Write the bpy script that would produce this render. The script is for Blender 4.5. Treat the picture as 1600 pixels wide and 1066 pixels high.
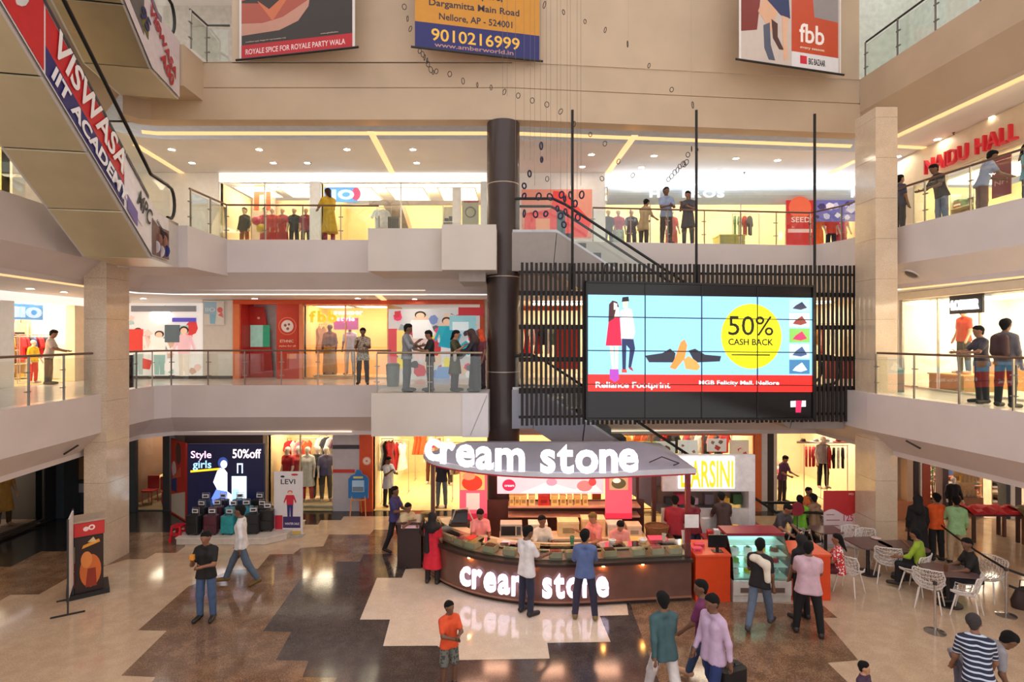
import bpy, bmesh, math, random
import numpy as np
from mathutils import Vector, Matrix
random.seed(7)
for o in list(bpy.data.objects): bpy.data.objects.remove(o)
SC = bpy.context.scene
COL = SC.collection
# ---------------------------------------------------------------- camera
ZC, FP, HY = 5.65, 880.0, 528.0            # eye height (m), focal length (px of 1600), horizon row
cam = bpy.data.cameras.new('camera'); camo = bpy.data.objects.new('camera', cam); COL.objects.link(camo)
cam.sensor_width = 36; cam.lens = FP / 1600 * 36; cam.shift_y = (HY - 533) / 1600
cam.clip_start = .05; cam.clip_end = 200
camo.location = (0, 0, ZC); camo.rotation_euler = (math.pi / 2, 0, 0)
SC.camera = camo
# ---------------------------------------------------------------- world: even ambient fill, added in place of the atrium's own lamps
wd = bpy.data.worlds.new('world'); SC.world = wd; wd.use_nodes = True
wd.node_tree.nodes['Background'].inputs[0].default_value = (1.0, .955, .93, 1)
wd.node_tree.nodes['Background'].inputs[1].default_value = 1.12
SC.view_settings.view_transform = 'Standard'; SC.view_settings.look = 'None'
SC.view_settings.exposure = 0.28; SC.view_settings.gamma = 1.0; SC.view_settings.use_curve_mapping = False
SC.cycles.use_denoising = True
SC.cycles.max_bounces = 6; SC.cycles.diffuse_bounces = 4; SC.cycles.glossy_bounces = 3
SC.cycles.transmission_bounces = 4; SC.cycles.transparent_max_bounces = 12
SC.cycles.sample_clamp_indirect = 6; SC.cycles.caustics_reflective = False; SC.cycles.caustics_refractive = False
# ---------------------------------------------------------------- levels
Z1, Z2, Z3 = 4.25, 8.5, 13.15              # upper floors
C0, C1, C2 = 2.66, 6.95, 11.30             # ceilings below them
def W(x, y, Y): return Vector(((x - 800) / FP * Y, Y, ZC - (y - HY) / FP * Y))
def G(x, y, z=0.0):
    Y = FP * (ZC - z) / (y - HY); return Vector(((x - 800) / FP * Y, Y, z))
# ---------------------------------------------------------------- materials
def lin(c):
    if isinstance(c, str):
        c = c.lstrip('#'); c = [int(c[i:i + 2], 16) for i in (0, 2, 4)]
    c = [v / 255 for v in c]
    return tuple(v / 12.92 if v <= .04045 else ((v + .055) / 1.055) ** 2.4 for v in c)
MC = {}
def mt(col, rough=.55, metal=0., em=0., noise=.10, scale=6., bump=0., emcol=None, coat=0.):
    key = (str(col), rough, metal, em, noise, scale, bump, str(emcol), coat)
    if key in MC: return MC[key]
    m = bpy.data.materials.new('material_%d' % len(MC)); MC[key] = m; m.use_nodes = True
    nt = m.node_tree; b = nt.nodes['Principled BSDF']; c = lin(col)
    b.inputs['Roughness'].default_value = rough; b.inputs['Metallic'].default_value = metal
    if coat: b.inputs['Coat Weight'].default_value = coat; b.inputs['Coat Roughness'].default_value = .08
    if noise > 0:
        tc = nt.nodes.new('ShaderNodeTexCoord'); nz = nt.nodes.new('ShaderNodeTexNoise')
        nz.inputs['Scale'].default_value = scale; nz.inputs['Detail'].default_value = 4
        nt.links.new(tc.outputs['Object'], nz.inputs['Vector'])
        r = nt.nodes.new('ShaderNodeValToRGB')
        r.color_ramp.elements[0].position = .3; r.color_ramp.elements[1].position = .7
        r.color_ramp.elements[0].color = tuple(v * (1 - noise) for v in c) + (1,)
        r.color_ramp.elements[1].color = tuple(min(1, v * (1 + noise)) for v in c) + (1,)
        nt.links.new(nz.outputs['Fac'], r.inputs['Fac']); nt.links.new(r.outputs['Color'], b.inputs['Base Color'])
        if bump:
            bp = nt.nodes.new('ShaderNodeBump'); bp.inputs['Strength'].default_value = bump
            nt.links.new(nz.outputs['Fac'], bp.inputs['Height']); nt.links.new(bp.outputs['Normal'], b.inputs['Normal'])
    else: b.inputs['Base Color'].default_value = c + (1,)
    if em:
        b.inputs['Emission Color'].default_value = (lin(emcol) if emcol else c) + (1,)
        b.inputs['Emission Strength'].default_value = em
    return m
def glassmat(tint=(225, 238, 232), fac=.06, rough=.02, blend=.12):
    key = ('glass', tint, fac, rough, blend)
    if key in MC: return MC[key]
    m = bpy.data.materials.new('glass_%d' % len(MC)); MC[key] = m; m.use_nodes = True
    nt = m.node_tree; nt.nodes.clear()
    out = nt.nodes.new('ShaderNodeOutputMaterial'); mx = nt.nodes.new('ShaderNodeMixShader')
    tr = nt.nodes.new('ShaderNodeBsdfTransparent'); gl = nt.nodes.new('ShaderNodeBsdfGlossy'); lw = nt.nodes.new('ShaderNodeLayerWeight')
    tr.inputs[0].default_value = lin(tint) + (1,); gl.inputs['Roughness'].default_value = rough
    lw.inputs['Blend'].default_value = blend
    ad = nt.nodes.new('ShaderNodeMath'); ad.operation = 'ADD'; ad.inputs[1].default_value = fac
    nt.links.new(lw.outputs['Fresnel'], ad.inputs[0]); nt.links.new(ad.outputs[0], mx.inputs[0])
    nt.links.new(tr.outputs[0], mx.inputs[1]); nt.links.new(gl.outputs[0], mx.inputs[2]); nt.links.new(mx.outputs[0], out.inputs[0])
    return m
def stone(col, col2, rough=.16, scale=3., fine=40.):
    key = ('stone', col, col2, rough, scale)
    if key in MC: return MC[key]
    m = bpy.data.materials.new('stone_%d' % len(MC)); MC[key] = m; m.use_nodes = True
    nt = m.node_tree; b = nt.nodes['Principled BSDF']; b.inputs['Roughness'].default_value = rough; b.inputs['IOR'].default_value = 1.62
    tc = nt.nodes.new('ShaderNodeTexCoord')
    n1 = nt.nodes.new('ShaderNodeTexNoise'); n1.inputs['Scale'].default_value = scale; n1.inputs['Detail'].default_value = 6; n1.inputs['Roughness'].default_value = .7
    n2 = nt.nodes.new('ShaderNodeTexNoise'); n2.inputs['Scale'].default_value = fine; n2.inputs['Detail'].default_value = 2
    for n in (n1, n2): nt.links.new(tc.outputs['Object'], n.inputs['Vector'])
    ad = nt.nodes.new('ShaderNodeMath'); ad.operation = 'ADD'
    nt.links.new(n1.outputs['Fac'], ad.inputs[0]); nt.links.new(n2.outputs['Fac'], ad.inputs[1])
    r = nt.nodes.new('ShaderNodeValToRGB'); r.color_ramp.elements[0].position = .78; r.color_ramp.elements[1].position = 1.2 / 1.0 if False else 1.0
    mp = nt.nodes.new('ShaderNodeMath'); mp.operation = 'MULTIPLY'; mp.inputs[1].default_value = .86
    nt.links.new(ad.outputs[0], mp.inputs[0]); nt.links.new(mp.outputs[0], r.inputs['Fac'])
    r.color_ramp.elements[0].color = lin(col2) + (1,); r.color_ramp.elements[1].color = lin(col) + (1,)
    nt.links.new(r.outputs['Color'], b.inputs['Base Color'])
    return m
# ---------------------------------------------------------------- things and meshes
MW = {}
def tag(o, label=None, cat=None, group=None, kind=None):
    if label: o['label'] = label
    if cat: o['category'] = cat
    if group: o['group'] = group
    if kind: o['kind'] = kind
    return o
def thing(name, label, cat, loc=(0, 0, 0), rz=0., group=None, kind=None):
    o = bpy.data.objects.new(name, None); COL.objects.link(o)
    o.location = loc; o.rotation_euler = (0, 0, rz); o.empty_display_size = .1
    MW[o.name] = Matrix.Translation(Vector(loc)) @ Matrix.Rotation(rz, 4, 'Z')
    return tag(o, label, cat, group, kind)
def link(name, me, mat, parent=None, smooth=False):
    o = bpy.data.objects.new(name, me); COL.objects.link(o)
    if mat is not None:
        me.materials.clear(); me.materials.append(mat)
    if smooth: me.shade_smooth()
    if parent is not None: o.parent = parent; MW[o.name] = MW[parent.name]
    else: MW[o.name] = Matrix.Identity(4)
    return o
def kids(o): return [c for c in ALLKIDS.get(o.name, [])]
ALLKIDS = {}
def dup(root, loc, rz, label=None, group=None):
    def cp(o, par):
        c = o.copy(); COL.objects.link(c); c.parent = par
        for k in list(o.children): cp(k, c)
        return c
    r = cp(root, None); r.location = loc; r.rotation_euler = (0, 0, rz)
    MW[r.name] = Matrix.Translation(Vector(loc)) @ Matrix.Rotation(rz, 4, 'Z')
    if label: r['label'] = label
    if group: r['group'] = group
    return r
class MB:
    """collects shapes; build() links them as one mesh object"""
    def __init__(s): s.v = []; s.f = []
    def add(s, vs, fs):
        n = len(s.v); s.v += [Vector(p) for p in vs]; s.f += [tuple(i + n for i in f) for f in fs]; return s
    def box(s, x0, x1, y0, y1, z0, z1, M=None):
        vs = [Vector((x, y, z)) for z in (z0, z1) for y in (y0, y1) for x in (x0, x1)]
        if M is not None: vs = [M @ p for p in vs]
        return s.add(vs, [(0, 2, 3, 1), (4, 5, 7, 6), (0, 1, 5, 4), (2, 6, 7, 3), (0, 4, 6, 2), (1, 3, 7, 5)])
    def rbox(s, x0, x1, y0, y1, z0, z1, r, M=None, n=2):
        """box with rounded vertical edges"""
        pts = []
        for cx, cy, a0 in ((x1 - r, y1 - r, 0), (x0 + r, y1 - r, 90), (x0 + r, y0 + r, 180), (x1 - r, y0 + r, 270)):
            for i in range(n + 1):
                a = math.radians(a0 + 90 * i / n); pts.append((cx + r * math.cos(a), cy + r * math.sin(a)))
        return s.prism([(p[0], p[1], z0) for p in pts], (0, 0, z1 - z0), M)
    def prism(s, pts, ext, M=None):
        n = len(pts); e = Vector(ext); a = [Vector(p) for p in pts]; b = [p + e for p in a]
        vs = a + b
        if M is not None: vs = [M @ p for p in vs]
        return s.add(vs, [tuple(range(n))[::-1], tuple(range(n, 2 * n))] + [(i, (i + 1) % n, n + (i + 1) % n, n + i) for i in range(n)])
    def quad(s, *p): return s.add(p, [tuple(range(len(p)))])
    def cyl(s, c, r, h, n=16, r2=None, M=None):
        r2 = r if r2 is None else r2; c = Vector(c)
        a = [c + Vector((r * math.cos(t), r * math.sin(t), 0)) for t in [2 * math.pi * i / n for i in range(n)]]
        b = [c + Vector((r2 * math.cos(t), r2 * math.sin(t), h)) for t in [2 * math.pi * i / n for i in range(n)]]
        vs = a + b
        if M is not None: vs = [M @ p for p in vs]
        return s.add(vs, [tuple(range(n))[::-1], tuple(range(n, 2 * n))] + [(i, (i + 1) % n, n + (i + 1) % n, n + i) for i in range(n)])
    def lathe(s, prof, n=16, c=(0, 0, 0), M=None, sx=1., sy=1.):
        c = Vector(c); vs = []; fs = []; k = len(prof)
        for i in range(n):
            t = 2 * math.pi * i / n
            for r, z in prof: vs.append(c + Vector((r * sx * math.cos(t), r * sy * math.sin(t), z)))
        for i in range(n):
            j = (i + 1) % n
            for q in range(k - 1): fs.append((i * k + q, j * k + q, j * k + q + 1, i * k + q + 1))
        if M is not None: vs = [M @ p for p in vs]
        return s.add(vs, fs)
    def tube(s, path, r, n=6, closed=False, M=None):
        P = [Vector(p) for p in path]; m = len(P); vs = []; fs = []; ref = None
        for i, p in enumerate(P):
            a = P[(i - 1) % m] if (closed or i > 0) else p; b = P[(i + 1) % m] if (closed or i < m - 1) else p
            d = (b - a).normalized() if (b - a).length > 1e-9 else Vector((0, 0, 1))
            if ref is None: ref = d.orthogonal().normalized()
            ref = (ref - d * ref.dot(d))
            ref = ref.normalized() if ref.length > 1e-6 else d.orthogonal().normalized()
            q = d.cross(ref); rr = r[i] if isinstance(r, (list, tuple)) else r
            vs += [p + (ref * math.cos(2 * math.pi * k / n) + q * math.sin(2 * math.pi * k / n)) * rr for k in range(n)]
        for i in range(m if closed else m - 1):
            j = (i + 1) % m
            for k in range(n): fs.append((i * n + k, i * n + (k + 1) % n, j * n + (k + 1) % n, j * n + k))
        if not closed: fs += [tuple(range(n))[::-1], tuple(range((m - 1) * n, m * n))]
        if M is not None: vs = [M @ p for p in vs]
        return s.add(vs, fs)
    def ball(s, c, r, n=8, sc=(1, 1, 1), M=None):
        c = Vector(c); vs = []; fs = []; k = max(4, n // 2 + 1)
        for i in range(k + 1):
            a = math.pi * i / k
            for j in range(n):
                b = 2 * math.pi * j / n
                vs.append(c + Vector((r * sc[0] * math.sin(a) * math.cos(b), r * sc[1] * math.sin(a) * math.sin(b), r * sc[2] * math.cos(a))))
        for i in range(k):
            for j in range(n): fs.append((i * n + j, (i + 1) * n + j, (i + 1) * n + (j + 1) % n, i * n + (j + 1) % n))
        if M is not None: vs = [M @ p for p in vs]
        return s.add(vs, fs)
    def build(s, name, mat, parent=None, loc=False, smooth=False, label=None, cat=None, group=None, kind=None, recalc=True):
        """verts are world coordinates unless loc (then the parent's own)"""
        vs = s.v
        if parent is not None and not loc:
            I = MW[parent.name].inverted(); vs = [I @ p for p in vs]
        org = None
        if parent is None and vs:
            lo = [min(p[i] for p in vs) for i in range(3)]; hi = [max(p[i] for p in vs) for i in range(3)]
            org = Vector(((lo[0] + hi[0]) / 2, (lo[1] + hi[1]) / 2, lo[2])); vs = [p - org for p in vs]
        me = bpy.data.meshes.new(name); me.from_pydata([tuple(p) for p in vs], [], s.f)
        if recalc:
            bm = bmesh.new(); bm.from_mesh(me); bmesh.ops.recalc_face_normals(bm, faces=bm.faces); bm.to_mesh(me); bm.free()
        me.update(); o = link(name, me, mat, parent, False)
        if smooth:
            me.shade_smooth()
            try: me.set_sharp_from_angle(angle=math.radians(40))
            except Exception: pass
        if org is not None: o.location = org; MW[o.name] = Matrix.Translation(org)
        return tag(o, label, cat, group, kind)
def struct(mb, name, mat, smooth=False, label=None):
    return mb.build(name, mat, smooth=smooth, kind='structure', label=label)
def basis(o, u, v):
    u = Vector(u).normalized(); v = Vector(v).normalized(); n = u.cross(v)
    M = Matrix.Identity(4)
    for i in range(3): M[i][0], M[i][1], M[i][2], M[i][3] = u[i], v[i], n[i], o[i]
    return M
TX = {}
def txtmesh(s, size, depth, fat=0., bev=0., shear=0., space=1.):
    key = (s, size, depth, fat, bev, shear, space)
    if key not in TX:
        cu = bpy.data.curves.new('text', 'FONT'); cu.body = s; cu.size = size; cu.extrude = depth / 2; cu.offset = fat
        cu.bevel_depth = bev; cu.bevel_resolution = 1; cu.resolution_u = 3; cu.shear = shear; cu.space_character = space
        ob = bpy.data.objects.new('text', cu); COL.objects.link(ob)
        dg = bpy.context.evaluated_depsgraph_get()
        me = bpy.data.meshes.new_from_object(ob.evaluated_get(dg))
        vs = [v.co.copy() for v in me.vertices]; fs = [tuple(p.vertices) for p in me.polygons]
        bpy.data.objects.remove(ob); bpy.data.curves.remove(cu); bpy.data.meshes.remove(me)
        TX[key] = (vs, fs)
    return TX[key]
def addtxt(mb, s, size, M, depth=.01, fat=0., bev=0., align='l', width=None, shear=0., space=1.):
    """text laid in the xy plane of M, its back on z = 0"""
    vs, fs = txtmesh(s, size, depth, fat, bev, shear, space)
    if not vs: return mb
    x0 = min(p.x for p in vs); x1 = max(p.x for p in vs); k = 1.
    if width: k = width / (x1 - x0)
    sh = {'l': -x0, 'c': -(x0 + x1) / 2, 'r': -x1}[align]
    return mb.add([M @ Vector(((p.x + sh) * k, p.y, p.z + depth / 2)) for p in vs], fs)
def poster(name, label, cat, o, u, v, w, h, bg, shapes=(), em=0., thick=.02, rough=.45, group=None, parent=None, partname='print', board='board', frame=None):
    """a flat printed board: shapes in metres from its lower left corner, each colour one print layer"""
    M = basis(o, u, v)
    if parent is None: t = thing(name, label, cat, tuple(o), 0, group)
    else: t = parent
    MB().box(0, w, 0, h, -thick, 0, M).build(board, mt(bg, rough, em=em, noise=.03), t)
    lay = {}
    for i, sh in enumerate(shapes):
        k, col = sh[0], (sh[5] if sh[0] == 't' else sh[-1]); e = em
        if isinstance(col, tuple) and len(col) == 2: col, e = col
        mb = lay.setdefault((str(col), e), (MB(), col, e))[0]; z = .0012 * (i + 1)
        D = lambda pts: mb.prism([(p[0], p[1], .0003) for p in pts], (0, 0, z), M)
        if k == 'r': D([(sh[1], sh[2]), (sh[1] + sh[3], sh[2]), (sh[1] + sh[3], sh[2] + sh[4]), (sh[1], sh[2] + sh[4])])
        elif k == 'c': D([(sh[1] + sh[3] * math.cos(a), sh[2] + (sh[4] if len(sh) > 5 else sh[3]) * math.sin(a)) for a in [2 * math.pi * q / 20 for q in range(20)]])
        elif k == 'p': D(sh[1])
        elif k == 't': addtxt(mb, sh[4], sh[3], M @ Matrix.Translation((sh[1], sh[2], 0)), z + .001, fat=sh[3] * .012, align='l', width=sh[6] if len(sh) > 6 else None)
    for (kc, e), (mb, col, e2) in lay.items(): mb.build(partname, mt(col, rough, em=e2, noise=.03), t, recalc=False)
    if frame:
        f = MB()
        for a in ((-.03, 0, -.03, h + .03), (w, w + .03, -.03, h + .03), (0, w, -.03, 0), (0, w, h, h + .03)): f.box(a[0], a[1], a[2], a[3], -thick - .01, .02, M)
        f.build('frame', mt(frame, .4), t)
    return t
ords = ['first', 'second', 'third', 'fourth', 'fifth', 'sixth', 'seventh', 'eighth', 'ninth', 'tenth', 'eleventh', 'twelfth', 'thirteenth', 'fourteenth', 'fifteenth', 'sixteenth', 'seventeenth', 'eighteenth', 'nineteenth', 'twentieth']
# ================================================================ STRUCTURE
PAINT = mt((216, 205, 203), .6, noise=.04, scale=1.2)
PAINTW = mt((196, 172, 146), .6, noise=.06, scale=1.0)
CEIL = mt((240, 234, 230), .7, noise=.03, scale=1.0)
TAN = stone((214, 188, 160), (198, 170, 144), .10)
CREAM = stone((234, 218, 200), (222, 204, 184), .085)
BROWN = stone((156, 124, 98), (112, 86, 68), .10, 2.4)
DARKG = stone((88, 78, 76), (66, 58, 58), .13)
BLACKG = stone((44, 42, 44), (30, 30, 32), .16)
f = MB(); f.box(-24, 24, -6, 30, -.3, 0)
FLOOR = struct(f, 'floor', TAN)
def zone(pts, mat, z):
    P = [G(x, y) for x, y in pts]
    MB().prism([(p.x, p.y, -.02) for p in P], (0, 0, .02 + z)).build('floor_inlay', mat, FLOOR)
# dark stone by the left shops, brown band, main brown band, dark grey band, cream zone by the kiosk, brown on the right
zone([(-700, 886), (17, 886), (64, 862), (101, 862), (170, 832), (266, 832), (300, 820), (497, 820), (501, 813), (533, 813), (537, 807), (1500, 806), (2300, 790), (1500, 745), (-700, 745)], BLACKG, .001)
zone([(-700, 940), (0, 939), (16, 930), (61, 929), (112, 900), (166, 884), (200, 874), (227, 874), (243, 864.5), (275, 864), (288, 855), (300, 832), (266, 832), (170, 832), (101, 862), (64, 862), (17, 886), (-700, 886)], BROWN, .002)
zone([(216, 985), (294, 917), (362, 891), (403, 889), (421.6, 866.5), (458, 866), (470, 856.5), (505, 854), (514, 835.5), (578, 835.5), (584, 828), (700, 828), (700, 903), (604, 866), (568, 866.7), (562.5, 878), (526, 878), (523.5, 903), (470, 904), (411, 986.6), (455, 988), (431, 1032), (482, 1033), (472.6, 1058.5), (526, 1059.5), (400, 1300), (60, 1300), (243, 1058.5), (189.5, 1056), (260.6, 986)], BROWN, .002)
zone([(411, 986.6), (470, 904), (523.5, 903), (526, 878), (562.5, 878), (568, 866.7), (604, 866), (780, 866), (1000, 950), (1030, 1066), (1090, 1300), (400, 1300), (526, 1059.5), (472.6, 1058.5), (482, 1033), (431, 1032), (455, 988)], DARKG, .003)
zone([(982, 930), (1286.6, 947), (1308, 965.6), (1285, 966), (1341, 1032), (1293, 1036), (1324, 1066), (1500, 1300), (1090, 1300), (1030, 1066), (990, 960)], BROWN, .0045)
zone([(589, 903.5), (628, 903.5), (633.5, 890), (760, 880), (977, 930), (982, 961.5), (937, 963), (954, 1003.5), (855, 1005), (858.7, 1029.5), (715, 1032), (683, 1009.5), (598.6, 1010), (609.4, 968.6), (562.5, 968.6)], CREAM, .006)

def offs(poly, d):
    P = [Vector(p) for p in poly]; out = []
    for i, p in enumerate(P):
        ns = []
        for a, b in ((i - 1, i), (i, i + 1)):
            if 0 <= a and b < len(P):
                t = (P[b] - P[a]).normalized(); ns.append(Vector((-t.y, t.x)))
        n = sum(ns, Vector((0, 0))).normalized(); out.append(p + n * (d / max(.35, n.dot(ns[0]))))
    return out
def sweep(poly, prof):
    """quads along a plan polyline through a list of (inset, z)"""
    mb = MB(); rows = [[Vector((p.x, p.y, z)) for p in offs(poly, d)] for d, z in prof]
    for a, b in zip(rows, rows[1:]):
        for i in range(len(poly) - 1): mb.quad(a[i], a[i + 1], b[i + 1], b[i])
    return mb
def XL(Y): return -10.2 - .102 * (Y - 14.08)
def XR1(Y): return 9.03 - .15 * (Y - 14.33)
def XR2(Y): return 9.86 - .145 * (Y - 15.17)
E1 = [(XL(-4), -4), (XL(15.6), 15.6), (-10.36, 16.3), (-10.05, 16.62), (8.9, 16.9), (9.03, 14.33), (XR1(-4), -4)]
E2 = [(XL(-4) + .1, -4), (XL(15.2), 15.2), (-10.3, 16.1), (-10.0, 16.3), (0., 16.45), (9.2, 17.35), (9.62, 16.5), (9.86, 15.17), (XR2(-4), -4)]
E3 = [(-8.6, -4), (-10.3, 14.9), (-10.1, 15.2), (-9.8, 15.3), (0, 15.3), (10.1, 16.35), (11.9, -4)]
LIT = mt((206, 164, 110), .5, em=.86, noise=0, emcol=(255, 208, 146))
LITW = mt((255, 240, 220), .5, em=1.1, noise=0, emcol=(255, 240, 214))
GALL = stone((236, 230, 224), (222, 214, 206), .2)
def level(E, Zf, Cc, k, back=None):
    struct(sweep(E, [(0, Zf), (11, Zf)]), 'floor', GALL)
    struct(sweep(E, [(0, Zf), (0, Zf - .95)]), 'trim_%d' % k, PAINT)
    struct(sweep(E, [(0, Zf - .95), (.55, Cc + .14), (.55, Cc + .02)]), 'trim_%d' % (k + 1), PAINT)
    struct(sweep(E, [(.72, Cc), (12, Cc)]), 'ceiling', CEIL)
level(E1, Z1, C0, 1)
level(E2, Z2, C1, 3)
# third floor: deep plain beam at the back, creased one at the right
E3b, E3r, E3l = E3[1:6], E3[5:], E3[:2]
struct(sweep(E3, [(0, Z3), (11, Z3)]), 'floor', GALL)
struct(sweep(E3b, [(.03, Z3), (.03, 12.47), (.06, 12.47), (.06, 12.43), (0, 12.43), (0, 11.58), (.3, 11.52)]), 'trim_5', PAINTW)
struct(sweep(E3r, [(0, Z3), (0, 12.2), (.55, C2 + .12), (.55, C2 + .02)]), 'trim_6', PAINTW)
struct(sweep(E3l, [(0, Z3), (0, 12.2), (.55, C2 + .12)]), 'trim_7', PAINTW)
struct(sweep(E3, [(.72, C2), (12, C2)]), 'ceiling', CEIL)
# blank wall that fills the third storey at the back
wl = MB(); wl.add([(-7.62, 15.33, Z3 - .02), (0, 15.33, Z3 - .02), (10.1, 16.38, Z3 - .02), (10.1, 16.38, 21.), (0, 15.33, 21.), (-7.62, 15.33, 21.)], [(0, 1, 4, 5), (1, 2, 3, 4)])
wl.add([(-7.62, 15.33, Z3 - .02), (-7.62, 17.8, Z3 - .02), (-7.62, 17.8, 21.), (-7.62, 15.33, 21.)], [(0, 1, 2, 3)])
struct(wl, 'wall_back', PAINTW)
w3 = MB().box(-20, -7.62, 19.4, 19.6, Z3, 17.3); struct(w3, 'wall_gallery', mt((205, 198, 186), .6))
struct(MB().box(-20, -7.62, 15.3, 19.4, 17.1, 17.3), 'ceiling', CEIL)
w4 = MB().box(12.6, 12.8, -4, 19, Z3, 17.3); w4.box(10.1, 12.6, 18, 18.2, Z3, 17.3); struct(w4, 'wall_right_upper', mt((224, 230, 222), .5))
struct(sweep(E3r, [(.3, 16.9), (6, 16.9)]), 'ceiling', CEIL)
# cove light strips (things)
def cove(E, a, b, Cc, label, mat, sub=None, ins=.55, w=.17, hh=.13):
    P = [Vector(p) for p in E]
    mb = sweep(E[a:b + 1], [(ins, Cc + hh), (ins + w, Cc - .005), (ins + w + .01, Cc + .03), (ins, Cc + hh)])
    return mb.build('cove_light', mat, label=label, cat='light strip', recalc=False)
cove(E1, 0, 1, C0, 'warm light strip in the ceiling above the shops left of the ground floor', LIT)
def bar(p, q, label, mat, w=.09, name='light_strip', h=.03):
    p, q = Vector(p), Vector(q); d = (q - p).normalized(); n = Vector((-d.y, d.x, 0)) * w
    mb = MB(); mb.prism([p + n, p - n, q - n, q + n], (0, 0, h)); return mb.build(name, mat, label=label, cat='light strip')
cove([(-10.1, 16.62), (-4.9, 16.66)], 0, 1, C0, 'warm light strip above the luggage display and clothes window', LITW)
cove([(2.2, 16.75), (8.0, 16.9)], 0, 1, C0, 'warm light strip above the orange shopfront behind the kiosk', LITW)
cove(E1, 5, 6, C0, 'warm light strip above the folded-clothes shop at the right', LIT)
cove(E2, 0, 1, C1, 'warm light strip above the first-floor gallery at the left', LIT)
cove([(-10.0, 16.3), (-2.6, 16.4)], 0, 1, C1, 'long white light strip above the red shopfront on the first floor', LITW)
cove(E2, 7, 8, C1, 'warm light strip above the first-floor gallery at the right', LIT)
cove(E3, 2, 4, C2, 'long warm light strip under the beam left of the round column', LIT, ins=.3, w=.09, hh=.065)
cove(E3, 4, 5, C2, 'long warm light strip under the beam right of the round column', LIT, ins=.3, w=.09, hh=.065)
cove(E3, 5, 6, C2, 'wide warm light strip along the right edge of the top ceiling', LIT, w=.2)
def cbar(x0, y0, x1, y1, z, label):          # diagonal strips let into the ceilings
    def at(x, y): Y = FP * (z - ZC) / (HY - y); return Vector(((x - 800) / FP * Y, Y, z - .025))
    bar(at(x0, y0), at(x1, y1), label, LIT, .09, h=.022)
cbar(579, 205, 613, 270, C2, 'diagonal light strip in the second-floor ceiling above the white sign')
cbar(212, 226, 284, 270, C2, 'diagonal light strip in the ceiling behind the red academy banner')
cbar(992, 211, 945, 276, C2, 'diagonal light strip in the ceiling right of the hanging rings')
cbar(1338, 250, 1262, 288, C2, 'diagonal light strip in the ceiling beside the right pillar')
cbar(1400, 228, 1474, 232.5, C2, 'short light strip in the ceiling before the red letter sign')
cbar(591, 461, 603, 471, C1, 'short slanting light strip in the first-floor ceiling')
# landings that stick out of the galleries
LB = mt((208, 198, 190), .6, noise=.04, scale=1.2)
b = MB(); b.box(-3.54, -1.25, 14.16, 16.75, 3.17, Z1 + .005); struct(b, 'trim_8', LB)
b = MB(); b.box(-1.25, -.6, 14.14, 16.75, 3.15, Z1 + .005); struct(b, 'trim_9', mt((212, 206, 206), .5, noise=.03))
b = MB(); b.prism([(-1.05, 14.13, 3.2), (-.63, 14.13, 4.2), (-.622, 14.13, 4.2), (-1.04, 14.13, 3.2)], (0, .02, 0)); struct(b, 'trim_10', mt((90, 84, 84), .6))
b = MB(); b.box(-3.77, -1.78, 14.75, 16.6, 7.40, Z2 + .02); struct(b, 'trim_11', LB)
b = MB(); b.box(-1.78, -.4, 14.25, 16.6, 7.37, Z2 + .02); struct(b, 'trim_12', LB)
b = MB(); b.box(-1.4, -.7, 14.9, 16.4, 7.14, 7.37); struct(b, 'trim_13', mt((176, 168, 162), .6))
b = MB(); b.box(-10.4, -8.26, 14.35, 16.6, 7.45, Z2 + .01); struct(b, 'trim_14', PAINT)
b = MB(); b.box(-10.4, -8.4, 14.4, 15.6, 12.1, Z3 + .01); struct(b, 'trim_15', PAINTW)
# ---------------------------------------------------------------- stone-clad pillars
PST = stone((220, 200, 178), (206, 184, 160), .13, 1.6)
def pillar(x0, x1, y0, y1, z1, label, side):
    t = thing('pillar', label, 'pillar', ((x0 + x1) / 2, (y0 + y1) / 2, 0), 0)
    MB().box(x0 + .02, x1 - .02, y0 + .02, y1 - .02, 0, z1).build('core', mt((120, 104, 88), .6), t)
    z = .0
    while z < z1 - .1:
        h = min(1.02, z1 - z) - .006
        MB().box(x0, x1, y0, y0 + .02, z, z + h).build('stone_panel', PST, t)
        MB().box(x0, x1, y1 - .02, y1, z, z + h).build('stone_panel', PST, t)
        for xa in (x0, x1 - .02): MB().box(xa, xa + .02, y0 + .02, y1 - .02, z, z + h).build('stone_panel', PST, t)
        z += 1.02
    return t
pillar(-10.62, -10.06, 13.97, 14.8, 7.6, 'square cream stone pillar beside the red vending kiosk', 1)
pillar(9.17, 9.72, 14.2, 15.05, 11.48, 'square cream stone pillar behind the white mesh chairs', -1)
# ---------------------------------------------------------------- round brown column
CB = mt((58, 42, 39), .5, noise=.08, scale=3, coat=.3)
t = thing('column', 'round dark brown column rising through the ice cream kiosk to the top beam', 'column', (-.24, 15.55, 0))
zs = [0] + [W(786, y, 15.1).z for y in (582, 431, 283)] + [11.56]
for a, b_ in zip(zs, zs[1:]): MB().cyl((-.24, 15.55, a + .012), .45, b_ - a - .024, 40).build('shaft', CB, t, smooth=True)
for z in zs[1:-1]: MB().cyl((-.24, 15.55, z - .012), .444, .024, 40).build('ring', mt((200, 180, 165), .4), t, smooth=True)
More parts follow.
